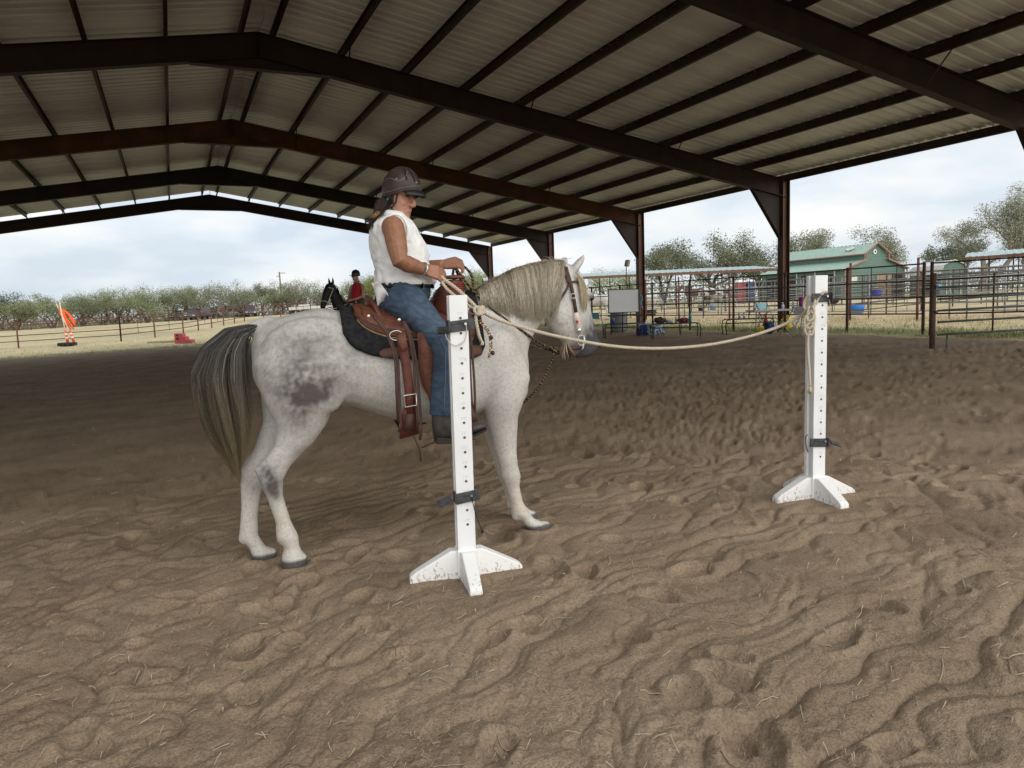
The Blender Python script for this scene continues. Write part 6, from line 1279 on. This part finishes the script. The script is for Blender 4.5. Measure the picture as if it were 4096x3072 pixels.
b = MB(); b.prism([(-.47, -.25, 0), (.50, -.25, 0), (.46, -.25, .20), (.16, -.25, .20), (.14, -.25, .38), (-.02, -.25, .38), (-.04, -.25, .56), (-.47, -.25, .56)], (0, 0, 0), (0, .5, 0)); bev(b.build('steps', M['pink'], stp), .02)
b = MB(); b.box((-.29, -.252, .27), (.12, .02, .13)); b.build('hand_hole', M['darkin'], stp); b = MB(); b.lathe([(0, 0), (.05, 0), (.05, .01), (0, .01)], (0, 0, 0), 14); o = b.build('badge', M['darkin'], stp); o.rotation_euler = (R(90), 0, 0); o.location = (-.30, -.252, .47)
for k, (x0, x1, yy, w) in enumerate(((592, 704, 45.0, .09), (640, 712, 44.0, .07))):
    p, q = GD(x0, yy, w/2), GD(x1, yy-.4, w/2); b = MB(); b.bar((0, 0, 0), q-p, w*1.3, w); o = b.build('timber', mat('grey_timber', (.40, .30, .19), (.30, .22, .14), 3, .85)); o.location = tuple(p); tag(o, ('long weathered timber on the grass left of the pink steps', 'shorter timber lying in front of the long one by the pink steps')[k], 'timber', 'timbers on the grass')
# utility pole
up0 = GD(1133, 128); upo = thing('utility_pole', 'leaning grey utility pole with short arms above the scrub trees', 'utility pole', up0); top = V(1117, 1088, 128)-up0
b = MB(); b.tube([top*-.03, top], [.19, .12], 10); M['polewood'] = mat('pole_wood', (.14, .12, .10), (.19, .165, .14), 4, .9); b.build('pole', M['polewood'], upo, True)
for f, r_ in ((.975, 1.0), (.90, -.55)): b = MB(); b.bar(top*f, top*f+RT*r_, .1, .1); b.build('arm', M['polewood'], upo)
for r_ in (.9, .5): b = MB(); b.tube([top*.975+RT*r_, top*.975+RT*r_+np.array([0, 0, .22])], [.05, .03], 8); b.build('insulator', M['whitemetal'], upo, True)
# parked vehicles
M['glass'] = mat('car_glass', (.03, .035, .04), rough=.08, spec=.6); M['tyre'] = mat('car_tyre', (.02, .02, .02), rough=.8)
def car(label, px, dp, colr, rz, H=1.65, L=4.4, Wd=1.85, roofc=None, pick=False):
    base = GD(px, dp); t = thing('parked_car', label, 'car', base, rz, 'cars parked under the scrub trees'); m = mat('car_paint', colr, rough=.25, coat=.4); h = Wd/2; b = MB()
    S = [(-L/2, .45, .75, .9), (-L/2+.08, .38, .95, .97), (-L*.28, .36, .98, 1), (0, .36, 1.0, 1), (L*.25, .36, .98, 1), (L*.42, .38, .90, .97), (L/2, .45, .70, .88)]
    b.rings([[(x, -h*f, z0), (x, -h*f, (z0+z1)/2), (x, -h*f*.93, z1), (x, h*f*.93, z1), (x, h*f, (z0+z1)/2), (x, h*f, z0)] for x, z0, z1, f in S]); o = b.build('body', m, t, True)
    g = MB(); T_ = [(-L*.46, .96, .96, .80), (-L*.40, .96, H-.03, .72), (-.1, .98, H, .72), (L*.12, .98, H-.04, .72), (L*.27, .96, .97, .80)]; g.rings([[(x, -h*f, z0), (x, -h*f*.92, z1), (x, h*f*.92, z1), (x, h*f, z0)] for x, z0, z1, f in T_]); go = g.build('window_band', M['glass'], t)
    rf = MB(); rf.box((-L*.14, 0, H+.012), (L*.50, Wd*.66, .05)); bev(rf.build('roof', m if roofc is None else mat('roof_paint', roofc, rough=.3), t), .02)
    for s in (-1, 1):
        for x in (-L*.31, L*.31): w = MB(); w.lathe([(0, -.1), (.26, -.11), (.34, -.09), (.34, .09), (.26, .11), (0, .1)], (0, 0, 0), 18); wo_ = w.build('wheel', M['tyre'], t, True); wo_.rotation_euler = (R(90), 0, 0); wo_.location = (x, s*(h-.08), .34)
        l_ = MB(); l_.box((L/2-.03, s*h*.66, .68), (.06, .34, .15)); bev(l_.build('headlight', M['whiteband'], t), .02); l_ = MB(); l_.box((-L/2+.04, s*h*.72, .78), (.06, .22, .22)); bev(l_.build('tail_light', M['red'], t), .02)
    b = MB(); b.box((L/2+.0, 0, .52), (.06, Wd*.9, .14)); bev(b.build('bumper', M['blackplastic'], t), .02); b = MB(); b.box((-L/2+.0, 0, .52), (.08, Wd*.9, .16)); bev(b.build('bumper', M['blackplastic'], t), .02); return t
hf = heading(800, 112, 1.0, .12)
car('dark grey parked car, leftmost behind the rusty fence', 776, 116, (.05, .052, .058), hf, 1.7); car('black parked car with red tail lamps, second from left', 842, 114, (.022, .022, .026), hf+math.pi, 1.75)
car('dark parked car with a pale roof, right of the white van', 1000, 118, (.05, .05, .055), hf+.3, 1.8, roofc=(.55, .55, .54)); car('white parked van between the dark cars', 917, 124, (.62, .62, .60), hf+math.pi/2, 2.0, 5.0)
car('dark parked car half hidden at the left of the row', 715, 122, (.06, .06, .062), hf+.2, 1.65)
tr = thing('trailer', 'long low white trailer behind the far fence left of the dark horse', 'trailer', GD(1255, 118), heading(1255, 118, 0, 1.0)); b = MB(); b.box((0, 0, .95), (7.4, 2.0, .55)); bev(b.build('deck', M['whitemetal'], tr), .05); b = MB(); b.box((-1.6, 0, 1.35), (2.4, 1.8, .35)); bev(b.build('load', M['whitemetal'], tr), .05)
for x in (-.6, .4):
    for s in (-1, 1): w = MB(); w.lathe([(0, -.1), (.34, -.09), (.34, .09), (0, .1)], (0, 0, 0), 16); o = w.build('wheel', M['tyre'], tr, True); o.rotation_euler = (R(90), 0, 0); o.location = (x, s*.95, .34)
# ================================================================ props along the right side of the arena
YR = heading(2600, 22, 0, 1.0)                             # local +x = picture right
M['benchm'] = mat('dark_green_bench', (.022, .03, .028), (.035, .045, .042), 10, .45)
def bench(label, px, dp, L, rz):
    t = thing('bench', label, 'bench', GD(px, dp), rz, 'dark metal benches by the arena edge'); h = .44; w = .40
    for y in (-w/2, w/2):
        b = MB(); b.tube([(-L/2+.02, y, .0), (-L/2, y, h*.6), (-L/2+.02, y, h-.05), (-L/2+.08, y, h), (L/2-.08, y, h), (L/2-.02, y, h-.05), (L/2, y, h*.6), (L/2-.02, y, 0)], .016, 8); b.build('frame', M['benchm'], t, True)
        b = MB(); b.tube([(-L/2+.0, y, h-.12), (L/2, y, h-.12)], .012, 6); b.build('rail', M['benchm'], t, True)
    n = int(L/.055)
    for k in range(n+1):
        x = -L/2+.07+(L-.14)*k/n; b = MB(); b.bar((x, -w/2, h+.004), (x, w/2, h+.004), .022, .008); b.build('slat', M['benchm'], t)
    return t
B1 = bench('dark metal bench below the whiteboard', 2500, 23.4, 1.32, YR+.03); B2 = bench('dark metal bench holding the teal thermos', 2702, 21.6, 1.40, YR-.05); B3 = bench('dark metal bench with two water bottles beside the folding table', 3000, 21.8, 1.55, YR)
def on(o, x, y, z):                                       # a spot in a thing's own frame, in world space
    m = Matrix.Translation(o.location) @ Euler(o.rotation_euler).to_matrix().to_4x4(); return np.array(m @ Vector((x, y, z)))
M['clear'] = mat('clear_bottle', (.62, .68, .70), rough=.12, spec=.6, trans=.55)
def bottle(label, loc, r=.034, h=.21, m='clear', capc=(.75, .76, .78), group=None, pump=False):
    t = thing('bottle', label, 'bottle', loc, 0, group); b = MB(); b.lathe([(0, 0), (r, .003), (r, h*.62), (r*.9, h*.72), (r*.42, h*.88), (r*.42, h*.93), (0, h*.93)], (0, 0, 0), 16); b.build('body', M[m] if isinstance(m, str) else m, t, True)
    b = MB(); b.lathe([(0, h*.9), (r*.48, h*.9), (r*.48, h), (0, h)], (0, 0, 0), 12)
    if pump: b.tube([(0, 0, h), (0, 0, h*1.18), (-.045, 0, h*1.16)], .008, 6)
    b.build('cap', mat('cap', capc, rough=.4), t, True)
    b = MB(); b.lathe([(r*1.012, h*.2), (r*1.012, h*.5)], (0, 0, 0), 16); o = b.build('label_band', mat('label_band', (.45, .55, .72), rough=.6), t, True); return t
G1 = 'water bottles on the bench beside the table'
bottle('clear water bottle on the bench, left of a pair', on(B3, -.32, -.02, .448), group=G1); bottle('clear water bottle on the bench, right of a pair', on(B3, -.18, -.02, .448), group=G1); bottle('clear water bottle standing on the thermos bench', on(B2, .02, .0, .448))
th = thing('thermos', 'tall teal thermos on the bench', 'thermos', on(B2, .44, .05, .448)); b = MB(); b.lathe([(0, 0), (.042, .002), (.042, .27), (.036, .285), (0, .285)], (0, 0, 0), 18); b.build('body', mat('teal_paint', (.03, .25, .27), rough=.35), th, True); b = MB(); b.lathe([(0, .285), (.034, .285), (.034, .33), (.02, .34), (0, .34)], (0, 0, 0), 16); b.build('lid', M['blackplastic'], th, True)
cp = thing('tumbler', 'dark blue tumbler on the bench below the whiteboard', 'tumbler', on(B1, -.36, .05, .448)); b = MB(); b.lathe([(0, 0), (.034, 0), (.045, .15), (0, .15)], (0, 0, 0), 16); b.build('cup', mat('blue_tumbler', (.025, .05, .30), rough=.3), cp, True); b = MB(); b.lathe([(0, .15), (.047, .15), (.047, .165), (0, .168)], (0, 0, 0), 16); b.build('lid', M['whitemetal'], cp, True)
# cooler, tote, bags
cl_ = thing('cooler', 'blue picnic cooler with white lid behind the benches', 'cooler', GD(2580, 24.2), YR); b = MB(); b.box((0, 0, .17), (.36, .30, .34), None, 1.06); bev(b.build('tub', mat('blue_cooler', (.02, .075, .36), rough=.4), cl_), .02); b = MB(); b.box((0, 0, .365), (.41, .34, .05)); bev(b.build('lid', M['whiteband'], cl_), .015); b = MB(); b.tube([(-.2, -.16, .30), (-.2, -.19, .40), (.2, -.19, .40), (.2, -.16, .30)], .012, 6); b.build('handle', M['whiteband'], cl_, True)
tt = thing('tote_bag', 'blue and white patterned tote bag between two benches', 'bag', GD(2624, 23.6), YR); b = MB(); b.rings([[(x*f, y*f, z) for x, y in ((-.25, -.12), (0, -.15), (.25, -.12), (.25, .12), (0, .15), (-.25, .12))] for z, f in ((0, .9), (.12, 1.05), (.28, 1.0), (.36, .95))]); o = b.build('bag', mat('patterned_fabric', (.55, .62, .66), (.045, .11, .22), 14, .8, lo=.47, hi=.53), tt, True)
for y in (-.13, .13): b = MB(); b.tube([(-.12, y, .35), (-.08, y*1.05, .44), (.08, y*1.05, .44), (.12, y, .35)], .012, 6); b.build('handle', M['strap'], tt, True)
def bundle(name, label, cat, loc, sx, sy, sz, m, rz=0, seed=1):
    n = 14; rows = []
    for j in range(9):
        a = math.pi*(.03+.94*j/8); rows.append([(sx*math.sin(a)*math.cos(2*math.pi*k/n), sy*math.sin(a)*math.sin(2*math.pi*k/n), sz*(1-math.cos(a))/2) for k in range(n)])
    P = np.array(rows).reshape(-1, 3); P *= (1+.38*pn(P[:, 0]/sx*1.8+seed, P[:, 2]/sz*2.6+P[:, 1]/sy*1.5, seed)+.3*pn(P[:, 0]/sx*3.6, P[:, 2]/sz*5+P[:, 1]/sy*3.2, seed+1))[:, None]; P[:, 2] = np.maximum(P[:, 2], 0); b = MB(); b.rings(P.reshape(9, n, 3).tolist()); o = b.build(name, m, None, True); smoothmod(o); o.location = tuple(loc); o.rotation_euler = (0, 0, rz); return tag(o, label, cat)
bundle('jacket', 'crumpled dark brown jacket on the thermos bench', 'jacket', on(B2, -.44, 0, .447), .20, .15, .17, mat('dark_cloth', (.045, .03, .03), (.08, .05, .05), 20, .9), YR, 3)
bundle('folded_cloth', 'pale grey folded cloth on the thermos bench', 'cloth', on(B2, -.19, .02, .447), .12, .12, .09, mat('grey_cloth', (.40, .39, .42), rough=.9), YR, 5)
bundle('shoulder_bag', 'black and pink patterned bag on the thermos bench', 'bag', on(B2, .22, -.05, .447), .19, .13, .13, mat('pink_black_fabric', (.03, .02, .025), (.45, .06, .12), 26, .8, lo=.5, hi=.56), YR, 7)
b = MB(); b.tube([(0, 0, 0), (-.02, -.14, -.02), (-.03, -.17, -.25), (-.01, -.17, -.42), (.02, -.17, -.2), (.03, -.14, 0)], .012, 6); o = b.build('bag_strap', M['strap'], None, True); o.location = tuple(on(B2, .1, -.06, .52)); o.rotation_euler = (0, 0, YR); tag(o, 'black strap hanging off the front of the thermos bench', 'strap')
bundle('small_bag', 'small dark purple bag on the ground under the whiteboard bench', 'bag', GD(2556, 23.6), .11, .10, .26, mat('purple_cloth', (.04, .02, .06), rough=.9), YR, 9)
# whiteboard on its stand, barrel, chair by the horse head
WB = thing('whiteboard', 'blank whiteboard in a black frame on an easel beside the column', 'whiteboard', GD(2497, 25.2), YR+.05); hz_ = .72
b = MB(); b.box((0, 0, hz_+.42), (1.02, .02, .77)); b.build('panel', mat('board_white', (.86, .88, .90), (.82, .84, .86), 2, .25), WB)
for c_, s_ in (((0, -.012, hz_+.81), (1.08, .03, .03)), ((0, -.012, hz_+.025), (1.08, .03, .03)), ((-.525, -.012, hz_+.42), (.03, .03, .80)), ((.525, -.012, hz_+.42), (.03, .03, .80)), ((0, -.05, hz_-.07), (1.12, .09, .06))): b = MB(); b.box(c_, s_); b.build('frame', M['blackplastic'], WB)
for P in (((-.40, .06, 1.5), (-.45, .03, 0)), ((.40, .06, 1.5), (.47, .03, 0)), ((0, .08, 1.5), (.05, .55, 0))): b = MB(); b.tube(P, .018, 8); b.build('leg', M['blackplastic'], WB, True)
bar = thing('barrel', 'grey plastic barrel standing behind the whiteboard legs', 'barrel', GD(2474, 26.6)); b = MB(); b.lathe([(0, 0), (.25, 0), (.29, .12), (.30, .3), (.30, .58), (.285, .78), (.25, .86), (0, .86)], (0, 0, 0), 24); b.build('drum', mat('grey_drum', (.22, .225, .23), (.17, .175, .18), 5, .5), bar, True)
for z in (.3, .6): b = MB(); b.tube([(.303*math.cos(a), .303*math.sin(a), z) for a in np.linspace(0, 6.2832, 25)], .014, 6, cap=False); b.build('hoop', M['greypipe'], bar, True)
rb = MB(); rb.tube(spl([(0, 0, .2), (.06, -.02, .05), (0, -.02, -.1), (.07, -.03, -.3)]), .02, 6); o = rb.build('ribbon', mat('blue_ribbon', (.16, .35, .60), rough=.7), None, True); o.location = tuple(V(2562, 1200, 24.8)); tag(o, 'light blue ribbon tied to the column beside the whiteboard', 'ribbon')
def fold_chair(label, loc, rz, colr, frame, group='folding chairs'):
    t = thing('folding_chair', label, 'chair', loc, rz, group); m = mat('chair_panel', colr, rough=.45)
    b = MB(); b.box((0, 0, .45), (.42, .40, .025)); bev(b.build('seat', m, t), .01); b = MB(); b.box((0, .23, .74), (.40, .025, .20), (R(-12), 0, 0)); bev(b.build('backrest', m, t), .01)
    for s in (-1, 1): b = MB(); b.tube([(s*.22, -.25, 0), (s*.22, .0, .44), (s*.22, .25, .86)], .013, 7); b.build('front_leg', frame, t, True); b = MB(); b.tube([(s*.205, .27, 0), (s*.205, -.12, .44)], .013, 7); b.build('rear_leg', frame, t, True)
    b = MB(); b.tube([(-.2, .21, .09), (.2, .21, .09)], .01, 6); b.build('crossbar', frame, t, True); return t
fold_chair('white folding chair pushed against the right end of the table', GD(3165, 18.2), YR-1.3, (.62, .62, .60), M['greypipe']); fold_chair('light blue folding chair behind the table', GD(3066, 23.4), YR+.4, (.25, .50, .58), M['greypipe']); fold_chair('teal folding chair just right of the grey horse muzzle', GD(2388, 23.5), YR+2.6, (.12, .30, .38), M['greypipe'])
# folding table and what stands on it
TBo = thing('folding_table', 'pale grey folding table behind the far jump stand', 'table', GD(3122, 19.6), YR+.04); b = MB(); b.box((0, 0, .725), (1.66, .70, .045)); bev(b.build('top', mat('grey_table_top', (.50, .49, .47), (.45, .44, .42), 4, .5), TBo), .012)
for x in (-.62, .62):
    for s in (-1, 1): b = MB(); b.tube(spl([(x, s*.10, .70), (x, s*.13, .35), (x, s*.22, .14), (x, s*.31, 0)]), .014, 7); b.build('leg', M['greypipe'], TBo, True)
    b = MB(); b.tube([(x, -.2, .17), (x, .2, .17)], .011, 6); b.build('crossbar', M['greypipe'], TBo, True); b = MB(); b.tube([(x, 0, .55), (x*.45, 0, .70)], .009, 6); b.build('brace', M['greypipe'], TBo, True)
bottle('white pump bottle with blue label on the folding table', on(TBo, .02, -.1, .748), .038, .15, mat('white_plastic', (.70, .72, .76), rough=.3), (.8, .8, .8), None, True); bottle('clear bottle with dark cap at the left end of the table', on(TBo, -.70, .0, .748), .036, .22, 'clear', (.05, .05, .06)); bottle('clear water bottle at the right of the table', on(TBo, .38, .1, .748))
pb = thing('pitcher', 'dark magenta plastic pitcher at the right end of the table', 'pitcher', on(TBo, .56, 0, .748)); b = MB(); b.lathe([(0, 0), (.06, 0), (.068, .30), (0, .30)], (0, 0, 0), 16); b.build('jug', mat('magenta_plastic', (.24, .02, .16), rough=.35), pb, True); b = MB(); b.tube([(.06, 0, .26), (.11, 0, .22), (.11, 0, .10), (.06, 0, .06)], .012, 6); b.build('handle', mat('magenta_handle', (.2, .02, .13)), pb, True)
bundle('blue_bag', 'dark blue bag on the ground under the table', 'bag', GD(3078, 21.0), .15, .14, .36, mat('navy_cloth', (.012, .035, .14), rough=.8), YR, 11); M['yellow'] = mat('yellow_cloth', (.72, .58, .03), (.62, .48, .02), 10, .7)
bundle('yellow_sack', 'bright yellow sack on the ground left of the blue bag', 'sack', GD(3043, 21.4), .17, .14, .24, M['yellow'], YR, 13); bundle('yellow_slicker', 'bright yellow slicker heaped at the foot of the near column', 'slicker', GD(3146, 22.4), .17, .14, .42, M['yellow'], YR, 15)
cn = thing('traffic_cone', 'small orange cone behind the bench by the table', 'cone', GD(3063, 23.0)); b = MB(); b.lathe([(0, .02), (.13, .02), (.05, .35), (.025, .5), (0, .5)], (0, 0, 0), 18); b.build('cone', mat('dull_orange', (.42, .06, .015), rough=.6), cn, True); b = MB(); b.box((0, 0, .012), (.34, .34, .024)); b.build('base', M['black'], cn)
# work light on a pole by the second column
fl_ = thing('work_light', 'grey work light on a thin pole beside the column above the whiteboard', 'lamp', GD(2508, 27.5)); tp = V(2505, 1068, 27.5)-GD(2508, 27.5); b = MB(); b.tube([(0, 0, 0), tp], .016, 7); b.build('pole', M['pipe'], fl_, True); b = MB(); b.box(tp+np.array([.05, 0, .14]), (.10, .22, .24), (0, .25, YR+.4)); bev(b.build('housing', M['greypipe'], fl_), .01); b = MB(); b.box(tp+np.array([.0, -.06, .14]), (.02, .17, .18), (0, .25, YR+.4)); b.build('lens', mat('lens', (.6, .6, .5), rough=.3), fl_)
# portable toilets
for k, (px, cc, lb) in enumerate(((2961, (.45, .05, .08), 'red portable toilet with white roof beyond the pens'), (2999, (.03, .06, .22), 'dark blue portable toilet with white roof beyond the pens'))):
    t = thing('portable_toilet', lb, 'portable toilet', GD(px, 74), heading(px, 74, 0, 1.0)+.15, 'portable toilets'); t.scale = (.72, .8, .98); m = mat('toilet_plastic', cc, rough=.5); b = MB(); b.box((0, 0, 1.02), (1.05, 1.1, 2.05)); bev(b.build('cabin', m, t), .03)
    b = MB(); b.rings([[(sx*.56*f, sy*.58*f, z) for sx, sy in ((-1, -1), (1, -1), (1, 1), (-1, 1))] for z, f in ((2.05, 1.02), (2.15, 1.0), (2.28, .75), (2.34, .4))]); bev(b.build('roof', M['whiteband'], t), .04); b = MB(); b.box((.05, -.56, 1.0), (.72, .03, 1.8)); b.build('door', m, t); b = MB(); b.box((.33, -.585, 1.05), (.06, .03, .14)); b.build('latch', M['whitemetal'], t)
# tubs and buckets
def tub(name, label, cat, loc, r, h, colr, n=20, rim=True):
    t = thing(name, label, cat, loc); b = MB(); b.lathe([(0, 0), (r*.82, 0), (r, h), (r*.93, h), (r*.78, .03), (0, .03)], (0, 0, 0), n); m = mat(name+'_plastic', colr, rough=.45); b.build('shell', m, t, True); b = MB(); b.tube([(r*1.01*math.cos(a), r*1.01*math.sin(a), h-.015) for a in np.linspace(0, 6.2832, n+1)], .018, 6, cap=False); b.build('rim', m, t, True); return t
tub('water_tub', 'large bright blue water tub on the dirt beyond the fence', 'tub', GD(3424, 31), .36, .40, (.03, .20, .62)); tub('water_tub', 'black rubber tub near the white horse in the pens', 'tub', GD(2603, 42), .34, .34, (.02, .02, .022)); tub('feed_tub', 'black bucket behind the pinto horse', 'tub', GD(2806, 45), .22, .34, (.02, .02, .022)); tub('feed_tub', 'pale blue bucket under the pinto horse belly', 'tub', GD(2852, 45.5), .22, .36, (.20, .36, .46))
bk_ = tub('feed_bucket', 'blue violet bucket hung on the pen rails before the barn', 'bucket', V(3505, 1188, 36), .26, .34, (.05, .06, .38)); bk_2 = tub('feed_bucket', 'light blue bucket hung on the pens below the small shed', 'bucket', V(3745, 1160, 40), .24, .36, (.10, .32, .62))
for o_ in (bk_, bk_2): b = MB(); b.tube([(-.24, 0, .33), (-.1, 0, .48), (.1, 0, .48), (.24, 0, .33)], .01, 6); b.build('bail', M['silver'], o_, True)
